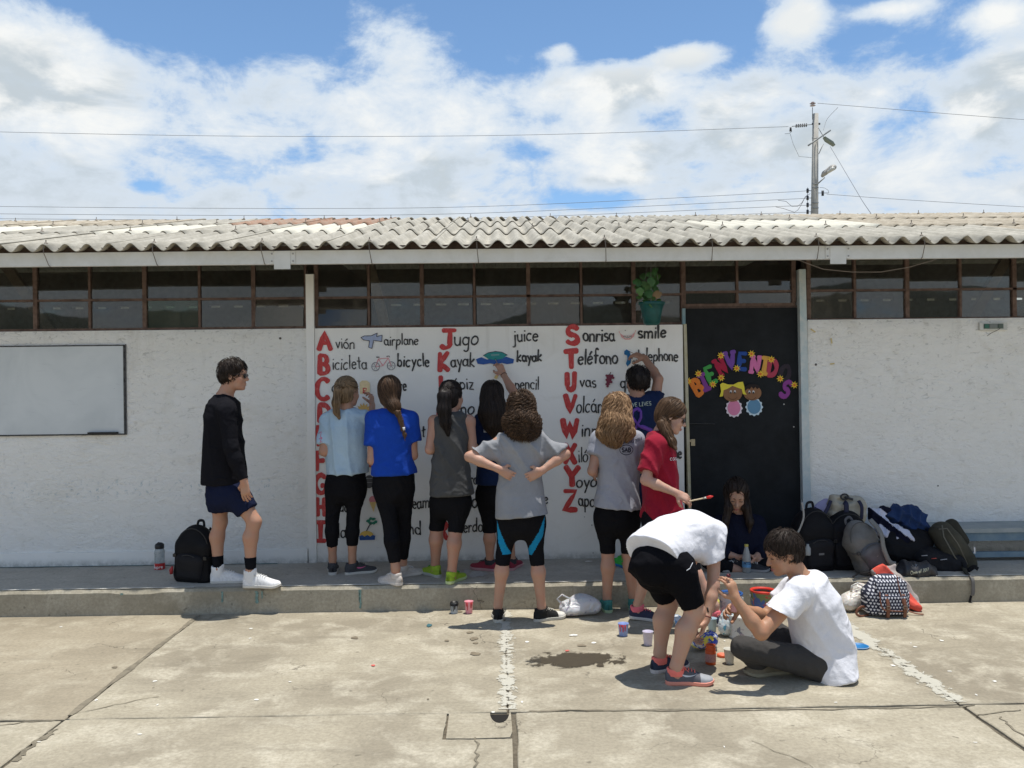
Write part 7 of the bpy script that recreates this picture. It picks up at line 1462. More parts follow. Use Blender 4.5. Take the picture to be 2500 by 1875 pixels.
ax_ = (pz(740, 900) - pz(640, 1040)).normalized(); hx = ax_.cross(Vector((0, 1, 0))).normalized(); f = Fld(); f.cone(pz(625, 1020, YP - .3), pz(650, 990, YP - .35), .05, .07, .03, (0, 1, 0), .8); f.cone(pz(655, 985, YP - .35), pz(742, 925, YP - .45), .085, .12, .05, (-.4, -.3, .8), .72)
v, ff = f.mesh(.012); lamp = mesh_obj('lamp_head', relax(v, ff, 2), ff, M((.36, .34, .31), .5, .15), pole, True)
f = Fld(); f.cone(pz(700, 970, YP - .47), pz(742, 938, YP - .54), .055, .075, .05, (-.4, -.3, .8), .8); v, ff = f.mesh(.012); o = mesh_obj('lamp_glass', relax(v, ff, 2), ff, M((.55, .53, .47), .2, .05, spec=.6), None, True); o.parent = lamp
# cables
def cable(pts, label, r=.0062, col=(.24, .24, .25), grp='overhead power cables'):
    q = [P(*p) for p in pts]; o = []
    for i in range(len(q) - 1):
        p0, p1, p2, p3 = q[max(i - 1, 0)], q[i], q[i + 1], q[min(i + 2, len(q) - 1)]
        for s in range(8):
            t = s / 8; o.append(0.5 * ((2 * p1) + (p2 - p0) * t + (2 * p0 - 5 * p1 + 4 * p2 - p3) * t * t + (3 * p1 - p0 - 3 * p2 + p3) * t ** 3))
    o.append(q[-1]); b = MB(); b.tube(o, r, 5); tag(b.build('power_cable', M(col, .6, 0)), label, 'cable', grp)
cable([(-400, 312, YP), (0, 322, YP), (550, 332, YP), (1100, 332, YP), (1500, 324, YP), (1925, 309, YP)], 'highest single power cable crossing the sky to the left of the pole')
cable([(-400, 496, YP), (0, 504, YP), (740, 509, YP), (1240, 502, YP), (1900, 470, YP), (1972, 464, YP)], 'uppermost of the bundle of low cables running just above the roof')
cable([(-400, 515, YP), (0, 522, YP), (740, 526, YP), (1240, 518, YP), (1972, 484, YP)], 'second cable down of the low bundle running just above the roof')
cable([(-400, 528, YP), (0, 534, YP), (740, 537, YP), (1240, 531, YP), (1972, 501, YP)], 'third cable down of the low bundle running just above the roof')
cable([(400, 556, YP), (740, 552, YP), (1240, 544, YP), (1600, 530, YP), (1972, 518, YP)], 'lowest cable of the bundle, grazing the roof ridge')
cable([(1996, 252, YP), (2060, 257, YP), (2500, 292, YP), (2900, 318, YP)], 'cable leaving the pole top towards the right')
cable([(2018, 474, YP), (2200, 487, YP), (2500, 505, YP), (2900, 525, YP)], 'low cable leaving the pole towards the right')
cable([(2027, 358, YP - .3), (2089, 463, YP - 6), (2105, 490, YP - 8), (2131, 528, YP - 11)], 'slanting stay wire from the pole down to the roof ridge', .006, (.14, .14, .15))
cable([(2046, 262, YP), (2020, 290, YP), (2010, 318, YP - .2)], 'short curved drop wire near the pole top', .006)
# ================================================================== THINGS ON THE WALK AND IN THE YARD
EX, EY, EZ = Vector((1, 0, 0)), Vector((0, 1, 0)), Vector((0, 0, 1))
def soft(name, fld, mat, parent, vox=.007, amp=.004, seed=0, freq=60., vert=1.0, dirs=((1, 0, .3), (.3, 0, 1)), it=2, fm=None, crumple=0.0):
    v, f = fld.mesh(vox); v = relax(v, f, it)
    if amp: v = folds(v, f, seed, amp, freq, dirs, vert)
    if crumple:
        n = vnormals(v, f); r = np.random.RandomState(seed); o = np.zeros(len(v))
        for i in range(9):
            d = r.normal(size=3); d /= np.linalg.norm(d); o = np.maximum(o, 1 - np.abs(((v @ d) * (14 + 22 * r.rand()) + r.rand() * 9 + .6 * np.sin(v @ r.normal(size=3) * 25)) % 2 - 1) * 2.2)
        v = v + n * ((o - .4) * crumple)[:, None]
    return mesh_obj(name, v, f, mat, parent, True, fm(v[f].mean(1)) if fm else None)
def ribbon(pts, wdt, nrm, mat, parent, name='strap', th=.12, n=6):
    b = MB(); q = [Vector(p) for p in pts]; o = []
    for i in range(len(q) - 1):
        p0, p1, p2, p3 = q[max(i - 1, 0)], q[i], q[i + 1], q[min(i + 2, len(q) - 1)]
        for s in range(5):
            t = s / 5; o.append(0.5 * ((2 * p1) + (p2 - p0) * t + (2 * p0 - 5 * p1 + 4 * p2 - p3) * t * t + (3 * p1 - p0 - 3 * p2 + p3) * t ** 3))
    o.append(q[-1]); b.tube(o, wdt, n, flat=(nrm, th)); ob = b.build(name, mat, None, True); ob.parent = parent
    if parent.type == 'EMPTY': ob.matrix_parent_inverse = parent.matrix_world.inverted()
    return ob
def axes(yaw, lean=0.0, roll=0.0):
    m = Matrix.Rotation(yaw, 3, 'Z') @ Matrix.Rotation(lean, 3, 'X') @ Matrix.Rotation(roll, 3, 'Y'); return [m @ EX, m @ EY, m @ EZ]
def backpack(label, base, wd, dp, ht, ax, mat, mat2=None, group=None, pocket=True, straps=True, seed=1, bottom=None, zipc=None, amp=.010):
    """ax: right, back, up. The pack faces -back"""
    X, Y, Z = ax; c = Vector(base); t = thing('backpack', label, 'backpack', c, group)
    f = Fld(); f.box(c + Z * (ht * .36), ax, (wd * .5, dp * .5, ht * .38), .045, .05); f.ell(c + Z * (ht * .66), ax, (wd * .47, dp * .46, ht * .34), .06); f.ell(c + Z * (ht * .12), ax, (wd * .52, dp * .54, ht * .15), .05)
    soft('main_bag', f, mat, t, .009, amp, seed, 48.0, .6)
    m2 = mat2 or mat
    if pocket:
        f = Fld(); f.box(c - Y * (dp * .50) + Z * (ht * .27), ax, (wd * .36, dp * .16, ht * .20), .03, .03); f.ell(c - Y * (dp * .50) + Z * (ht * .42), ax, (wd * .34, dp * .16, ht * .12), .04)
        soft('front_pocket', f, m2, t, .008, amp, seed + 3, 50.0)
        zp = [c - Y * (dp * .60) + X * (wd * .30 * math.cos(a)) + Z * (ht * (.36 + .16 * math.sin(a))) - Y * (.02 * math.sin(a) - .01) for a in [math.pi * i / 10 for i in range(11)]]
        b = MB(); b.tube(zp, .0035, 5); b.build('zip', M(zipc or (.03, .03, .03), .5), t, True)
    zp = [c - Y * (dp * .36) + X * (wd * .46 * math.cos(a)) + Z * (ht * (.60 + .36 * math.sin(a))) for a in [math.pi * i / 12 for i in range(13)]]
    b = MB(); b.tube(zp, .004, 5); b.build('zip', M(zipc or (.025, .025, .025), .5), t, True)
    ribbon([c + Z * (ht * .95) - X * .03 + Y * dp * .2, c + Z * (ht * 1.04) - X * .02 + Y * dp * .2, c + Z * (ht * 1.05) + X * .02 + Y * dp * .2, c + Z * (ht * .95) + X * .03 + Y * dp * .2], .011, Y, m2, t, 'handle', .35)
    if straps:
        for s in (-1, 1): ribbon([c + Z * (ht * .90) + X * (s * wd * .16) + Y * dp * .42, c + Z * (ht * .72) + X * (s * wd * .34) + Y * dp * .62, c + Z * (ht * .35) + X * (s * wd * .50) + Y * dp * .56, c + Z * (ht * .10) + X * (s * wd * .52) + Y * dp * .3, c + Z * .012 + X * (s * wd * .70) + Y * dp * .1], .022, X * s + Y * .4, m2, t, 'shoulder_strap', .25)
    for s in (-1, 1):
        ribbon([c + X * (s * wd * .47) - Y * dp * .1 + Z * ht * .50, c + X * (s * wd * .53) - Y * dp * .28 + Z * ht * .485, c + X * (s * wd * .42) - Y * dp * .55 + Z * ht * .47], .007, Z, m2, t, 'side_strap', .25)
        b = MB(); b.obox(c + X * (s * wd * .44) - Y * (dp * .53) + Z * ht * .475, X, Y, Z, .012, .005, .012); b.build('buckle', M((.03, .03, .03), .35, 0), t)
    b = MB(); b.obox(c - Y * (dp * .505 + (dp * .15 if pocket else 0)) + Z * ht * .30, X, Y, Z, .022, .002, .008); b.build('logo_patch', M((.16, .16, .16), .6, .1), t)
    b = MB(); b.tube([c - Y * (dp * .62) + X * wd * .27 + Z * ht * .40, c - Y * (dp * .64) + X * wd * .28 + Z * ht * .33], .004, 5); b.build('zip_pull', M((.25, .25, .25), .5), t)
    if bottom: f = Fld(); f.ell(c + Z * (ht * .07), ax, (wd * .50, dp * .56, ht * .09), .03); soft('base_panel', f, bottom, t, .008, .002, seed)
    return t
NY = lambda c: M(tuple(x * .75 for x in c), .72, .3, 6.0, .35, 240.0, .15)
bk = NY((.012, .012, .014)); bk2 = NY((.020, .020, .023))
# left backpack
p = G(478, 1418, ZP); t = backpack('black backpack slumped against the legs of the man in profile', (p.x, 6.78, ZP), .30, .20, .44, axes(-.25, .05, .06), bk, bk2, None, True, True, 4, M((.10, .06, .03), .8, .2))
b = MB(); q = P(418, 1392, 6.7); b.tube([q + Vector((0, 0, -.03)), q, q + Vector((.01, 0, .03))], [.012, .016, .008], 8); b.build('key_fob', M((.35, .03, .03), .5), t, True)
# bottle with red label
p = P(390, 1384, 7.2); t = thing('water_bottle', 'clear bottle with black cap and red label reading Supre, standing by the left wall', 'bottle', (p.x, 7.2, ZP)); z = ZP
b = MB(); b.lathe((p.x, 7.2, z), [(.036, 0), (.041, .006), (.041, .15), (.036, .17), (.034, .175)], 20, capt=True); mb_, nb_, bb_, ob_ = newmat('clear_plastic'); bb_.inputs['Base Color'].default_value = (.62, .66, .66, 1); bb_.inputs['Roughness'].default_value = .15; bb_.inputs['Transmission Weight'].default_value = .55; m_clear = mb_
b.build('bottle_body', m_clear, t, True); b = MB(); b.lathe((p.x, 7.2, z + .004), [(.0418, 0), (.0418, .05)], 20, capb=False); b.build('label_band', M((.52, .03, .03), .5), t, True)
b = MB(); b.lathe((p.x, 7.2, z + .172), [(.035, 0), (.037, .006), (.037, .032), (.030, .042), (.012, .044)], 18, capt=True); b.tube([(p.x - .03, 7.2, z + .20), (p.x - .01, 7.2, z + .222), (p.x + .02, 7.2, z + .218), (p.x + .035, 7.2, z + .20)], .005, 5); b.build('cap', M((.02, .02, .02), .4), t, True)
wd_, st_ = lay_text('Supre')
def btf(u, v): a = -1.15 + 2.1 * u / wd_; return Vector((p.x + .0425 * math.sin(a), 7.2 - .0425 * math.cos(a), z + .014 + .028 * v))
b = MB(); strokes_on(b, st_, btf, .0022, flat=.3); b.build('label_lettering', M((.75, .74, .72), .6), t)
b = MB(); rr = random.Random(3)
for i in range(40): a = rr.uniform(-1.3, 1.3); zz = z + rr.uniform(.065, .15); q = Vector((p.x + .0414 * math.sin(a), 7.2 - .0414 * math.cos(a), zz)); b.tube([q, q + Vector((.004 * math.cos(a), .004 * math.sin(a), 0))], .0012, 4)
b.build('label_lettering', M((.10, .10, .10), .6), t)

def cup(label, px, py, r0, r1, h, col, inner, cat='cup', name='paint_cup', z=0.0, Y=None, drips=None, dirt=.1, group='paint cups on the yard'):
    g_ = G(px, py, z) if Y is None else P(px, py, Y); g_.z = z if Y is None else g_.z
    t = thing(name, label, cat, g_, group); b = MB(); b.lathe(g_, [(r0, 0), (r0 + .0015, .004), (r1, h), (r1 + .002, h + .002), (r1 - .001, h + .001), (r0 + .001, .004)], 20)
    b.build('cup_wall', M(col, .45, dirt, 60.0, spec=.4), t, True); b = MB(); b.lathe(g_, [(r0 + (r1 - r0) * .7 - .002, h * .7), (0, h * .7 + .001)], 20, capb=False); b.build('paint', M(inner, .3, 0), t, True)
    if drips:
        rr = random.Random(px); b = MB()
        for i in range(5): a = rr.uniform(-2.6, -.5); L = rr.uniform(.2, .75) * h; rt_ = lambda zz: r0 + (r1 - r0) * zz / h + .001; b.tube([g_ + Vector((rt_(h) * math.cos(a), rt_(h) * math.sin(a), h)), g_ + Vector((rt_(h - L) * math.cos(a), rt_(h - L) * math.sin(a), h - L))], [.005, .003], 6, flat=((math.cos(a), math.sin(a), 0), .3))
        b.build('drip', M(drips, .4, 0), t, True)
    return t, g_
t, g_ = cup('small translucent cup rimmed with black paint beside the pink cup', 1109, 1497, .026, .031, .075, (.42, .47, .52), (.01, .01, .01), drips=(.01, .01, .01))
b = MB(); b.lathe(g_ + Vector((0, 0, .058)), [(.0315, 0), (.0325, .02), (.029, .026), (.024, .010)], 18, capb=False); b.build('black_rim', M((.01, .01, .01), .4), t, True)
cup('pink cup streaked with red paint at the foot of the kerb', 1145, 1497, .024, .033, .088, (.75, .33, .38), (.55, .10, .12), drips=(.55, .06, .07))
cup('crumpled blue and red smeared cup nearest the wet stain', 1522, 1552, .026, .036, .082, (.24, .32, .60), (.30, .35, .60), drips=(.55, .05, .07))
cup('pale lilac cup standing left of the bending person', 1582, 1575, .024, .034, .088, (.56, .52, .64), (.50, .46, .60))
cup('clear cup with a little yellow paint beside the orange lid', 1781, 1620, .022, .034, .088, (.60, .59, .54), (.66, .56, .24))
cup('pale blue cup behind the hand of the bending person', 1739, 1540, .024, .032, .085, (.40, .52, .58), (.15, .32, .45))
# orange jar and its lid
g_ = G(1735, 1621); t = thing('paint_jar', 'orange paint jar with grey printed label standing open', 'paint jar', g_)
b = MB(); b.lathe(g_, [(.027, 0), (.031, .004), (.032, .075), (.029, .086), (.025, .090)], 22, capt=True); b.build('jar_body', M((.62, .10, .025), .4, .08), t, True)
b = MB(); b.lathe(g_ + Vector((0, 0, .088)), [(.026, 0), (.030, .002), (.030, .008), (.026, .010), (.027, .018), (.030, .020), (.030, .027), (.026, .030), (.022, .030), (.021, .01), (0, .01)], 22); b.build('neck', M((.72, .12, .03), .35), t, True)
b = MB(); b.lathe(g_ + Vector((0, 0, .018)), [(.0328, 0), (.0330, .048)], 22, capb=False); b.build('label_band', M((.42, .22, .20), .5, .35, 160.0), t, True)
g_ = G(1763, 1603); t = thing('jar_lid', 'orange screw lid lying between the orange jar and clear cup', 'jar lid', g_); b = MB(); b.lathe(g_, [(.030, 0), (.032, .003), (.032, .013), (.028, .017)], 20, capt=True); b.build('lid_shell', M((.70, .12, .04), .4), t, True)
b = MB(); b.lathe(g_ + Vector((0, 0, .0168)), [(.027, 0), (.024, .0015), (0, .0018)], 20); b.build('lid_top', M((.74, .20, .12), .4), t, True)
def can(label, g_, r, h, rim, body, paint, name='paint_can', bail=True):
    t = thing(name, label, 'paint can', g_); b = MB(); b.lathe(g_, [(r, 0), (r * 1.015, .004), (r * 1.015, .010), (r, .013), (r, h - .012), (r * 1.02, h - .008), (r * 1.02, h)], 28, capb=True); b.build('can_wall', body, t, True)
    b = MB(); b.lathe(g_ + Vector((0, 0, h - .004)), [(r * 1.022, -.008), (r * 1.035, 0), (r * 1.03, .006), (r * .90, .005), (r * .88, -.008)], 28, capb=False); b.build('rim', M(rim, .4, .1), t, True)
    b = MB(); b.lathe(g_ + Vector((0, 0, h - .03)), [(r * .97, 0), (0, .001)], 26, capb=False); b.build('paint', M(paint, .3, 0), t, True)
    if bail:
        b = MB(); b.tube([g_ + Vector((r * 1.04 * math.cos(a), r * .5 * 0 - r * 1.02 * abs(math.sin(a)) * .75, h * .80 - h * .34 * math.sin(a))) for a in [math.pi * i / 12 for i in range(13)]], .0025, 5); b.build('wire_handle', M((.4, .4, .4), .4, 0, metal=.7), t, True)
        for s in (-1, 1): b = MB(); b.lathe(g_ + Vector((s * r, 0, h * .80)), [(.010, 0), (.009, .006), (0, .007)], 10, up=Vector((s, 0, 0))); b.build('handle_lug', M((.6, .6, .58), .5), t, True)
    return t
def canmat(name, base, spots):
    m, n, bs, out = newmat(name); pos = objco(n); c = base
    for k, (col, sc, th) in enumerate(spots): c = n.mix(n.ramp(n.noise(n.vmath('ADD', pos, (k * 3.1, k, 0)).outputs[0], sc, 4.0, 0.6, .8), [(th, 0.0), (th + .03, 1.0)]), c, col)
    n.set(bs, 'Base Color', c); bs.inputs['Roughness'].default_value = .5; return m
g_ = P(1790, 1520, 6.0); g_.z = 0; can('tall white paint can with blue rim near the kerb', Vector((g_.x, 6.05, 0)), .080, .205, (.03, .10, .30), canmat('can_white', (.50, .50, .52), (((.20, .24, .34), 14.0, .56), ((.36, .36, .36), 30.0, .6))), (.30, .36, .5))
g_ = P(1871, 1470, 6.1); can('paint can with red rim and green and blue printed wall beside the kerb', Vector((g_.x, 6.18, 0)), .088, .19, (.62, .05, .03), canmat('can_green', (.16, .19, .07), (((.05, .10, .30), 11.0, .52), ((.45, .05, .04), 16.0, .60))), (.55, .05, .03))
g_ = P(1822, 1552, 5.72); can('large white open paint tub in front of the sitting man', Vector((g_.x, 5.70, 0)), .125, .15, (.66, .66, .62), canmat('can_tub', (.58, .58, .56), (((.18, .19, .24), 16.0, .60), ((.35, .25, .3), 40.0, .62))), (.66, .65, .60), 'paint_tub')
g_ = G(2096, 1580); t = thing('can_lid', 'bright blue round can lid lying alone right of the sitting man', 'can lid', g_); b = MB(); b.lathe(g_, [(.056, 0), (.062, .002), (.064, .008), (.060, .010), (.057, .005), (0, .005)], 30); b.build('lid_disc', M((.02, .17, .42), .4, .1), t, True); b = MB(); b.tube([g_ + Vector((.063 * math.cos(a * .2094), .063 * math.sin(a * .2094), .009)) for a in range(30)], .0018, 5, closed=True); b.build('lid_rim', M((.4, .5, .6), .4), t, True)

# ---- plastic bags
def plast(c, tint=None):
    key = ('pl', c)
    if key in _mc: return _mc[key]
    m, n, bs, out = newmat('thin_plastic'); pos = objco(n); cc = c
    if tint: cc = n.mix(n.ramp(n.noise(pos, tint[1], 3.0, .6, .6), [(tint[2], 0.0), (tint[2] + .03, 1.0)]), c, tint[0])
    n.set(bs, 'Base Color', (*cc, 1) if isinstance(cc, tuple) else cc); bs.inputs['Roughness'].default_value = .35; bs.inputs['Transmission Weight'].default_value = .15; bs.inputs['Specular IOR Level'].default_value = .5
    bs.inputs['Subsurface Weight'].default_value = .1
    _mc[key] = m; return m
def pbag(label, blobs, mat, handles=(), seed=1, crump=.012, cat='plastic bag', vox=.0065):
    f = Fld(); c0 = None
    for px, py, Y, rx, ry, rz_ in blobs:
        c = P(px, py, Y); c0 = c0 or c; f.ell(c, (EX, EY, EZ), (rx, ry, rz_), .03)
    t = thing('plastic_bag', label, cat, (c0.x, c0.y, 0)); o = soft('bag_skin', f, mat, t, vox, .003, seed, 90., 1.0, it=1, crumple=crump)
    for hnd in handles:
        b = MB(); q = [P(*h) for h in hnd]; b.tube(q, [.012] + [.007] * (len(q) - 2) + [.012], 7, flat=((.2, -1, .3), .3)); b.build('handle', mat, t, True)
    return t
t = pbag('knotted white plastic bag with faint print beside the kerb, left of the teal shoes', [(1420, 1475, 6.3, .105, .08, .072), (1385, 1484, 6.28, .055, .06, .05), (1448, 1480, 6.28, .055, .05, .05), (1400, 1490, 6.25, .07, .05, .03)], plast((.62, .62, .64), ((.30, .30, .38), 16.0, .64)), [[(1378, 1482, 6.24), (1360, 1462, 6.24), (1372, 1452, 6.24), (1392, 1462, 6.24), (1390, 1476, 6.23)]], 3)
t = pbag('white plastic bag with a red mark between the sitting man and patterned backpack', [(2085, 1462, 6.30, .09, .06, .055), (2070, 1474, 6.28, .06, .06, .045), (2105, 1455, 6.32, .055, .05, .07), (2098, 1438, 6.33, .05, .04, .04)], plast((.68, .64, .58), ((.55, .08, .07), 13.0, .66)), [[(2078, 1446, 6.26), (2080, 1430, 6.26), (2094, 1424, 6.26), (2108, 1432, 6.26), (2112, 1446, 6.27)]], 8)
pbag('crumpled clear plastic bag with blue print left of the white tub', [(1776, 1515, 5.72, .045, .05, .07), (1770, 1532, 5.7, .04, .045, .045), (1784, 1500, 5.76, .04, .04, .05)], plast((.60, .66, .68), ((.10, .35, .5), 26.0, .60)), (), 12)
pbag('blue and yellow paint stained bag by the bending hand', [(1722, 1562, 5.45, .045, .045, .04), (1738, 1560, 5.42, .035, .045, .05), (1708, 1572, 5.4, .05, .04, .025)], canmat('stained_bag', (.60, .62, .60), (((.02, .06, .42), 11.0, .47), ((.72, .62, .06), 19.0, .52))), (), 14, .010)
pbag('small yellow and green wrapper standing behind the pink lace', [(1757, 1474, 6.2, .028, .03, .035)], canmat('wrapper', (.55, .50, .10), (((.10, .30, .25), 20.0, .55),)), (), 15, .006, 'wrapper')
pbag('small heap of white and blue scraps between the two pairs of legs', [(1668, 1530, 5.75, .05, .05, .02), (1650, 1510, 5.85, .04, .05, .018), (1690, 1540, 5.7, .03, .03, .02)], canmat('scraps', (.55, .55, .55), (((.12, .28, .5), 24.0, .52), ((.3, .3, .28), 30.0, .6))), (), 16, .010, 'litter')

# ---- brushes and what people hold
def brush(label, a, b_, tip, L=.16, r=.003, tipc=(.6, .03, .03), hc=(.55, .42, .25), flat=False):
    a, b_ = Vector(a), Vector(b_); d = (b_ - a).normalized(); t = thing('paint_brush', label, 'paint brush', a); e = a + d * L
    m = MB(); m.tube([a - d * .03, a, a + d * L * .55], [r * .7, r, r * 1.1], 8); m.build('handle', M(hc, .5), t, True)
    m = MB(); m.tube([a + d * L * .55, a + d * L * .70], [r * 1.4, r * 1.6], 8); m.build('ferrule', M((.5, .48, .42), .35, 0, metal=.7), t, True)
    m = MB(); m.tube([a + d * L * .70, a + d * L * .86, e], [r * 1.7, r * 2.2, r * .6], 8, flat=((0, -1, .2), .6) if flat else None); m.build('bristles', M(tipc, .5), t, True); return t
brush('wide brush with red paint held out by the girl in dark red', P(1686, 1223, 5.83), P(1734, 1213, 5.80), 1, .155, .0048, (.62, .03, .025), (.60, .48, .32), True)
brush('thin brush touching the painted candle', P(906, 962, 7.24), P(880, 956, 7.365), 1, .135, .0024, (.5, .04, .03), (.25, .06, .04))
brush('thin brush touching the painted kayak', P(1214, 886, 7.29), P(1208, 874, 7.372), 1, .095, .0024, (.03, .2, .2), (.35, .22, .12))
brush('thin brush touching the painted telephone', P(1545, 862, 7.29), P(1536, 858, 7.372), 1, .09, .0024, (.02, .1, .3), (.35, .22, .12))
a, b_ = P(1791, 1493, 4.93), P(1797, 1452, 4.93); t = thing('paint_tube', 'pink paint bottle gripped in the far hand of the sitting man', 'paint bottle', a); m = MB(); m.tube([a, a.lerp(b_, .7), b_], [.019, .019, .013], 14); m.build('tube_body', M((.66, .36, .40), .4), t, True); m = MB(); m.tube([b_, b_ + (b_ - a) * .2], [.008, .006], 10); m.build('cap', M((.6, .3, .35), .4), t, True)
a = P(1779, 1405, 4.70); t = thing('bottle_cap', 'small dark red cap pinched in the raised fingers of the sitting man', 'cap', a); m = MB(); m.lathe(a, [(.011, -.006), (.012, 0), (.010, .006)], 12, up=Vector((.4, -.3, .8)), capt=True); m.build('cap_shell', M((.10, .012, .02), .4), t, True); m = MB(); m.lathe(a, [(.005, .006), (.004, .012)], 8, up=Vector((.4, -.3, .8)), capt=True); m.build('spout', M((.05, .01, .01), .4), t, True)
c = P(1823, 1400, 6.75); c.z = ZP; t = thing('drink_bottle', 'clear drink bottle with yellow cap and blue label held by the girl in the doorway', 'bottle', c)
b = MB(); b.lathe(c, [(.030, 0), (.034, .006), (.034, .11), (.030, .14), (.016, .19), (.013, .215)], 20); b.build('bottle_body', m_clear, t, True); b = MB(); b.lathe(c + Vector((0, 0, .205)), [(.0155, 0), (.016, .016), (.014, .018)], 14, capt=True); b.build('cap', M((.55, .48, .12), .45), t, True)
b = MB(); b.lathe(c + Vector((0, 0, .045)), [(.0348, 0), (.0348, .045)], 20, capb=False); b.build('label_band', M((.12, .30, .52), .5, .2, 60.), t, True)
wd_, st_ = lay_text('NTIS'); b = MB(); strokes_on(b, st_, lambda u, v: Vector((c.x + .0355 * math.sin(-.9 + 1.8 * u / wd_), c.y - .0355 * math.cos(-.9 + 1.8 * u / wd_), c.z + .070 + .018 * v)), .0020, flat=.3); b.build('label_lettering', M((.02, .03, .06), .6), t)

# ---- heap of bags by the door
def gb(px, Y, z=ZP): q = P(px, 1300, Y); return (q.x, Y, z)
t = backpack('big black backpack, leftmost of the heap beside the door', gb(1985, 6.86), .30, .22, .50, axes(.10, .04, -.03), bk, bk2, 'backpacks heaped beside the door', True, True, 11)
b = MB(); q = P(1972, 1340, 6.70); b.lathe(q - EZ * .05, [(.022, 0), (.024, .01), (.024, .055), (.011, .075), (.011, .088)], 14, capt=True); b.build('bottle_in_pocket', m_clear, t, True)
drape = P(1958, 1262, 6.72); ribbon([drape + EZ * .12, drape + Vector((.01, -.01, 0)), drape + Vector((-.04, -.02, -.12)), drape + Vector((-.07, -.02, -.17))], .008, (0, -1, 0), M((.28, .28, .27), .7), t)
backpack('second black backpack, leaning under the cream tote', gb(2058, 6.88), .32, .22, .47, axes(-.05, .05, .04), NY((.014, .014, .017)), None, 'backpacks heaped beside the door', True, True, 13)
# cream canvas tote bag on top
c = P(2070, 1275, 6.93); t = thing('tote_bag', 'cream canvas bag with navy straps on top of the black backpacks', 'tote bag', c); can_m = fabric((.36, .335, .275)); nv_m = M((.02, .022, .05), .8, .1)
f = Fld(); f.box(P(2068, 1246, 6.93), axes(.1, 0, .10), (.155, .07, .095), .05, .05); f.cone(P(2040, 1222, 6.93), P(2096, 1226, 6.95), .045, .05, .05); f.cone(P(2034, 1212, 6.92), P(2048, 1224, 6.93), .02, .03, .03); f.ell(P(2066, 1221, 6.87), (EX, EY, EZ), (.07, .05, .03), .02, True); soft('canvas_body', f, can_m, t, .008, .018, 5, 90., .5)
ribbon([P(2060, 1226, 6.86), P(2066, 1232, 6.83), P(2066, 1262, 6.82), P(2064, 1290, 6.80)], .020, (0, -1, 0), nv_m, t); ribbon([P(2096, 1222, 6.86), P(2104, 1238, 6.83), P(2103, 1268, 6.83)], .014, (0, -1, 0), nv_m, t); ribbon([P(2028, 1222, 6.86), P(2022, 1238, 6.84), P(2012, 1256, 6.82), P(2006, 1262, 6.82)], .014, (-.5, -1, 0), nv_m, t)
ribbon([P(1990, 1238, 6.82), P(1994, 1252, 6.80), P(1998, 1262, 6.80), P(2006, 1250, 6.80)], .010, (0, -1, 0), nv_m, t)
b = MB(); q = P(2062, 1213, 6.90); b.tube([q + Vector((.030 * math.cos(a * .524), 0, .022 * math.sin(a * .524))) for a in range(12)], .008, 6, closed=True); b.tube([q, q + Vector((.06, -.02, -.02))], .010, 6); b.build('cord_bundle', M((.04, .04, .045), .6), t, True)
f = Fld(); f.cone(P(2002, 1252, 7.02), P(2024, 1234, 7.0), .055, .05, .05); f.ell(P(2012, 1240, 7.0), (EX, EY, EZ), (.075, .04, .06), .04); t = thing('folded_shirt', 'lilac cloth tucked behind the straps of the cream tote', 'shirt', P(2002, 1260, 7.02)); soft('cloth', f, fabric((.38, .36, .55)), t, .008, .008, 6, 70., .6)
# grey backpack leaning right
gm1 = NY((.19, .185, .175)); gm2 = NY((.13, .13, .14)); ax = axes(.15, -.10, -.42); base = Vector(gb(2140, 6.64))
t = backpack('light grey backpack tilted over, in front of the jackets', base + Vector((-.02, 0, .03)), .24, .17, .42, ax, gm1, gm2, 'backpacks heaped beside the door', True, False, 15, None, (.06, .06, .06))
ribbon([P(2124, 1268, 6.60), P(2150, 1300, 6.54), P(2158, 1340, 6.52), P(2172, 1372, 6.54), P(2186, 1378, 6.56)], .022, (.4, -1, 0), NY((.24, .24, .23)), t, 'shoulder_strap', .3)
ribbon([P(2130, 1386, 6.55), P(2120, 1396, 6.5), P(2098, 1400, 6.5), P(2082, 1409, 6.49)], .008, (0, -.5, 1), bk, t)
# jackets
f = Fld(); f.cone(P(2136, 1262, 6.95), P(2200, 1306, 6.86), .06, .055, .05); f.cone(P(2128, 1250, 6.98), P(2160, 1246, 6.98), .045, .04, .04); f.cone(P(2150, 1300, 6.88), P(2205, 1318, 6.84), .05, .03, .05); f.cone(P(2196, 1296, 6.86), P(2222, 1312, 6.85), .045, .035, .03)
def jk(c):
    o = []
    for x, y, z_ in c:
        px, py = topx((x, y, z_)); d = (py - 1240) - (px - 2130) * .78; o.append(1 if (-14 < d < 4 or (24 < d < 60 and px < 2200 and py > 1280)) else 0)
    return o
t = thing('jacket', 'black and white sports jacket thrown over the heap of bags', 'jacket', P(2170, 1330, 6.9)); soft('jacket_cloth', f, [fabric((.012, .014, .03)), fabric((.55, .56, .66))], t, .0075, .030, 7, 90., 1.0, ((.6, 0, .8), (1, 0, -.4)), fm=jk)
b = MB(); q = P(2172, 1278, 6.80); strokes_on(b, [[(0, 0), (1, -1), (2, 0)], [(3, -1), (4, 0)]], lambda u, v: q + Vector((u * .008, -.035, v * .02)), .0014); b.build('emblem', M((.35, .36, .4), .7), t)
f = Fld(); f.cone(P(2182, 1258, 7.02), P(2236, 1268, 7.0), .06, .075, .05); f.cone(P(2200, 1246, 7.05), P(2235, 1248, 7.03), .05, .05, .05); f.cone(P(2222, 1292, 6.98), P(2250, 1284, 6.98), .06, .06, .05); f.cone(P(2178, 1243, 7.05), P(2190, 1250, 7.03), .03, .04, .03)
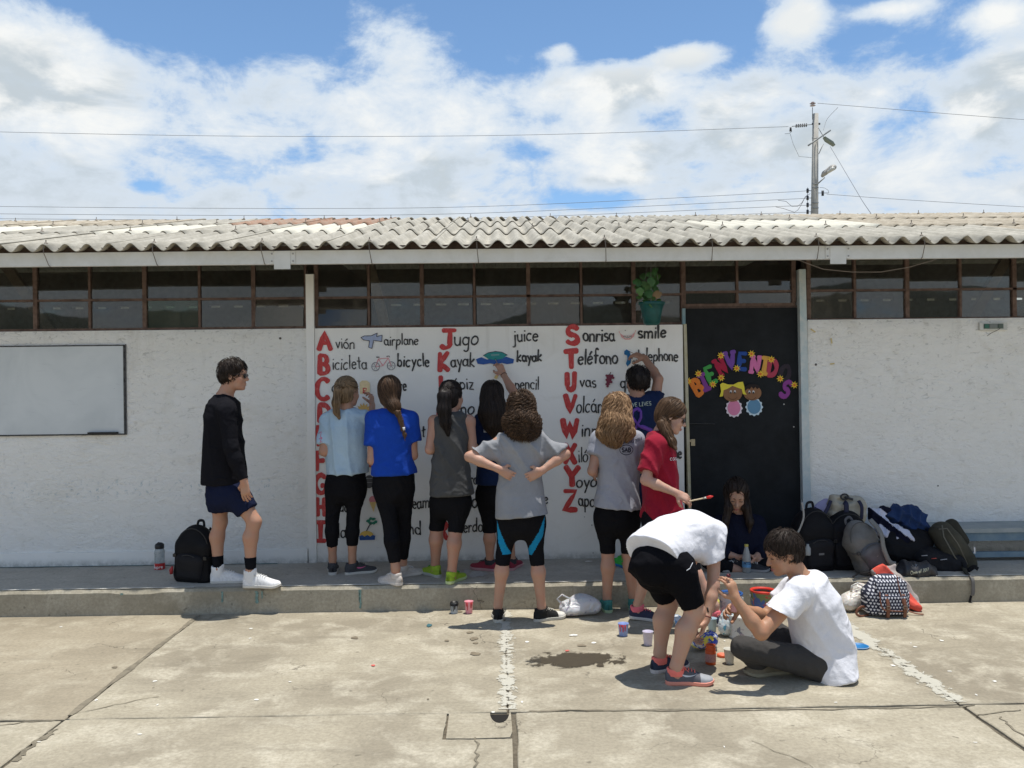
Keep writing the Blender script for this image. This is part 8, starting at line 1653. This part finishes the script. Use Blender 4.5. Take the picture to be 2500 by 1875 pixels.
t = thing('puffy_jacket', 'crumpled dark blue denim jacket lying on the right of the heap', 'jacket', P(2215, 1310, 7.0)); soft('jacket_cloth', f, fabric((.022, .045, .12)), t, .0075, .042, 8, 110., 1.0, ((.6, 0, .8), (1, .4, -.6)))
f = Fld(); f.cone(P(2168, 1322, 6.90), P(2250, 1320, 6.92), .10, .09, .05); f.cone(P(2170, 1348, 6.86), P(2240, 1350, 6.86), .09, .08, .05); t = thing('duffel_bag', 'black soft bag squashed beneath the two jackets', 'bag', (P(2200, 1340, 6.88).x, 6.88, ZP)); soft('bag_body', f, bk, t, .009, .022, 9, 80.)
f = Fld(); f.box(P(2285, 1374, 6.82), axes(.1, 0, .06), (.20, .13, .085), .06, .05); f.ell(P(2262, 1352, 6.84), (EX, EY, EZ), (.12, .1, .06), .05); f.ell(P(2320, 1384, 6.76), (EX, EY, EZ), (.10, .09, .07), .05)
t = thing('duffel_bag', 'low black holdall lying flat between the jackets and the olive pack', 'bag', (P(2290, 1390, 6.8).x, 6.8, ZP)); soft('bag_body', f, bk2, t, .009, .016, 10, 80.)
for (x0, y0, x1, y1, cc) in ((2250, 1357, 2264, 1356, (.4, .4, .42)), (2274, 1364, 2286, 1363, (.5, .08, .06)), (2296, 1367, 2312, 1365, (.4, .4, .42))): b = MB(); b.tube([P(x0, y0, 6.68), P(x1, y1, 6.68)], .0035, 5); b.build('zip_tag', M(cc, .5), t, True)
# olive pack with two lobes
ol = NY((.085, .078, .055)); ol2 = NY((.060, .055, .040)); t = thing('backpack', 'olive green rucksack leaning open at the right end of the heap', 'backpack', (P(2340, 1400, 6.85).x, 6.85, ZP), 'backpacks heaped beside the door')
f = Fld(); f.cone(P(2300, 1298, 6.90), P(2360, 1376, 6.84), .085, .075, .05, (.2, 1, 0), .9); f.ell(P(2330, 1340, 6.86), (Vector((.6, 0, -.8)), EY, Vector((.8, 0, .6))), (.20, .10, .10), .05); soft('main_bag', f, ol, t, .009, .005, 12, 50.)
f = Fld(); f.cone(P(2284, 1300, 6.86), P(2318, 1350, 6.80), .055, .06, .04); soft('side_pocket', f, ol2, t, .009, .005, 13, 50.)
f = Fld(); f.cone(P(2324, 1285, 6.98), P(2354, 1322, 6.95), .065, .045, .05, (0, 1, 0), .6); f.cone(P(2336, 1300, 6.90), P(2350, 1318, 6.9), .04, .03, .03, (0, 1, 0), .5, sub=True); soft('top_lid', f, ol2, t, .008, .004, 14, 50.)
b = MB(); b.tube([P(2292, 1292, 6.76), P(2312, 1290, 6.75), P(2340, 1330, 6.72), P(2362, 1378, 6.74)], .005, 5); b.build('piping', M((.15, .14, .11), .7), t, True); b = MB(); b.tube([P(2300, 1282, 6.77), P(2304, 1310, 6.74), P(2330, 1358, 6.70), P(2352, 1388, 6.74)], .005, 5); b.build('piping', M((.15, .14, .11), .7), t, True)
ribbon([P(2350, 1370, 6.70), P(2362, 1392, 6.64), P(2378, 1384, 6.62), P(2388, 1390, 6.62)], .016, (0, -1, .3), bk, t, 'buckle_strap'); ribbon([P(2352, 1384, 6.68), P(2362, 1402, 6.55), P(2384, 1412, 6.50)], .018, (0, -.3, 1), ol2, t); ribbon([P(2364, 1404, 6.54), P(2374, 1412, 6.465), P(2376, 1440, 6.455), P(2374, 1454, 6.455)], .014, (0, -1, .1), M((.13, .125, .12), .8), t); ribbon([P(2371, 1454, 6.455), P(2367, 1471, 6.45)], .010, (0, -1, 0), bk, t)
b = MB(); q = P(2379, 1345, 6.72); b.box(q.x - .006, q.x + .006, q.y - .004, q.y, q.z - .02, q.z + .03); b.build('care_label', M((.6, .6, .6), .6), t)
# drawstring bag
f = Fld(); f.ell(P(2238, 1396, 6.58), (EX, EY, EZ), (.16, .08, .075), .03); f.cone(P(2208, 1384, 6.62), P(2270, 1408, 6.58), .05, .035, .04); f.cone(P(2276, 1405, 6.56), P(2289, 1412, 6.55), .028, .012, .03)
t = thing('drawstring_bag', 'black drawstring bag printed Class of 2017 at the edge of the walk', 'bag', (P(2240, 1410, 6.58).x, 6.58, ZP)); o = soft('bag_body', f, M((.022, .022, .026), .45, .1, 30., .3, 100., .5), t, .0075, .024, 16, 90., 1.0, ((.7, 0, .7), (1, 0, -.3)))
wd_, st_ = lay_text('Class of 2017'); drape_strokes(st_, lambda u, v: (2223 + 44 * u / wd_, 1403 - 8 * v - 9 * u / wd_), o, .0022, M((.50, .50, .38), .6), t, 'print'); drape_strokes([[(2226, 1379), (2234, 1386), (2239, 1377), (2234, 1377), (2236, 1381)]], lambda a, b_: (a, b_), o, .0018, M((.35, .36, .38), .6), t, 'emblem')
# coral and grey bag
f = Fld(); f.cone(P(2152, 1398, 6.42), P(2226, 1466, 6.30), .07, .055, .05, (.3, 1, .2), .6); f.cone(P(2150, 1392, 6.45), P(2180, 1384, 6.45), .045, .03, .03); f.cone(P(2190, 1410, 6.40), P(2244, 1482, 6.26), .045, .022, .04); f.cone(P(2165, 1450, 6.34), P(2236, 1486, 6.24), .06, .02, .05)
def cg(c):
    o = []
    for x, y, z_ in c: px, py = topx((x, y, z_)); d = (py - 1376) - (px - 2170) * 1.15; o.append(1 if (-18 < d < 12 or 60 < d < 76) else 0)
    return o
t = thing('striped_bag', 'coral red bag with grey bands propped behind the patterned backpack', 'bag', (P(2190, 1480, 6.32).x, 6.32, 0)); soft('bag_body', f, [fabric((.66, .10, .07)), fabric((.33, .29, .27))], t, .0075, .026, 17, 90., 1.0, ((.7, 0, .8), (1, 0, -.3)), fm=cg)
# patterned backpack: navy with white hearts
m, n, bs, out = newmat('heart_print'); tcn = objco(n); sx = n.n('ShaderNodeSeparateXYZ', i={0: tcn}); k_ = 1 / .0225
ux = n.math('MULTIPLY', sx.outputs[0], k_); uz = n.math('MULTIPLY', sx.outputs[2], k_); row = n.math('FLOOR', uz); ux2 = n.math('ADD', ux, n.math('MULTIPLY', row, .5))
fx = n.math('SUBTRACT', n.math('FRACT', ux2), .5); fy = n.math('SUBTRACT', n.math('FRACT', uz), .46); ay = n.math('SUBTRACT', fy, n.math('MULTIPLY', n.math('ABSOLUTE', fx), .75))
r2 = n.math('ADD', n.math('MULTIPLY', fx, fx), n.math('MULTIPLY', ay, ay)); hrt = n.smooth(r2, .085, .11, 1.0, 0.0)
n.set(bs, 'Base Color', n.mix(hrt, (.018, .022, .045), (.66, .66, .70))); bs.inputs['Roughness'].default_value = .85
lth = M((.17, .065, .035), .5, .15, 40.); base = Vector((P(2164, 1500, 6.15).x, 6.17, 0)); t = thing('backpack', 'small navy backpack printed with white hearts and brown leather straps, on the yard', 'backpack', base)
f = Fld(); f.box(base + EZ * .10, (EX, EY, EZ), (.155, .085, .095), .05, .04); f.ell(base + EZ * .17, (EX, EY, EZ), (.145, .08, .11), .05); f.ell(base + Vector((.01, 0, .25)), (EX, EY, EZ), (.105, .06, .045), .03); soft('main_bag', f, m, t, .008, .006, 18, 70.)
f = Fld(); f.box(base + Vector((.015, -.088, .095)), (EX, EY, EZ), (.105, .03, .075), .025, .02); soft('front_pocket', f, m, t, .007, .003, 19, 70.)
f = Fld(); f.box(base + Vector((.012, -.075, .205)), axes(0, -.2, 0), (.115, .02, .055), .018, .02); soft('flap', f, m, t, .007, .003, 20, 70.)
for dx in (-.035, .085):
    ribbon([base + Vector((dx, -.102, .17)), base + Vector((dx, -.128, .10)), base + Vector((dx, -.128, .04)), base + Vector((dx, -.120, .01))], .013, (0, -1, 0), lth, t, 'buckle_strap', .25)
    b = MB(); q = base + Vector((dx, -.136, .085)); b.tube([q + Vector((x, 0, z_)) for x, z_ in ((-.012, -.010), (.012, -.010), (.012, .010), (-.012, .010))], .002, 5, closed=True); b.build('buckle', M((.4, .35, .25), .4, 0, metal=.7), t)
ribbon([base + Vector((-.08, -.095, .19)), base + Vector((-.075, -.125, .08)), base + Vector((0, -.13, .06)), base + Vector((.09, -.125, .058)), base + Vector((.12, -.10, .07))], .0045, (0, -1, 0), lth, t, 'piping', .6); ribbon([base + Vector((.055, -.07, .30)), base + Vector((.06, -.10, .2)), base + Vector((.075, -.125, .10))], .004, (0, -1, 0), lth, t, 'piping', .6)
ribbon([base + Vector((-.14, -.02, .06)), base + Vector((-.20, -.05, .07)), base + Vector((-.235, -.06, .03)), base + Vector((-.20, -.06, .006)), base + Vector((-.13, -.03, .01))], .009, (0, -1, 0), lth, t, 'shoulder_strap', .35)
ribbon([base + Vector((.13, .0, .04)), base + Vector((.20, -.03, .015)), base + Vector((.26, -.04, .008))], .009, (0, -.4, 1), lth, t, 'shoulder_strap', .35)
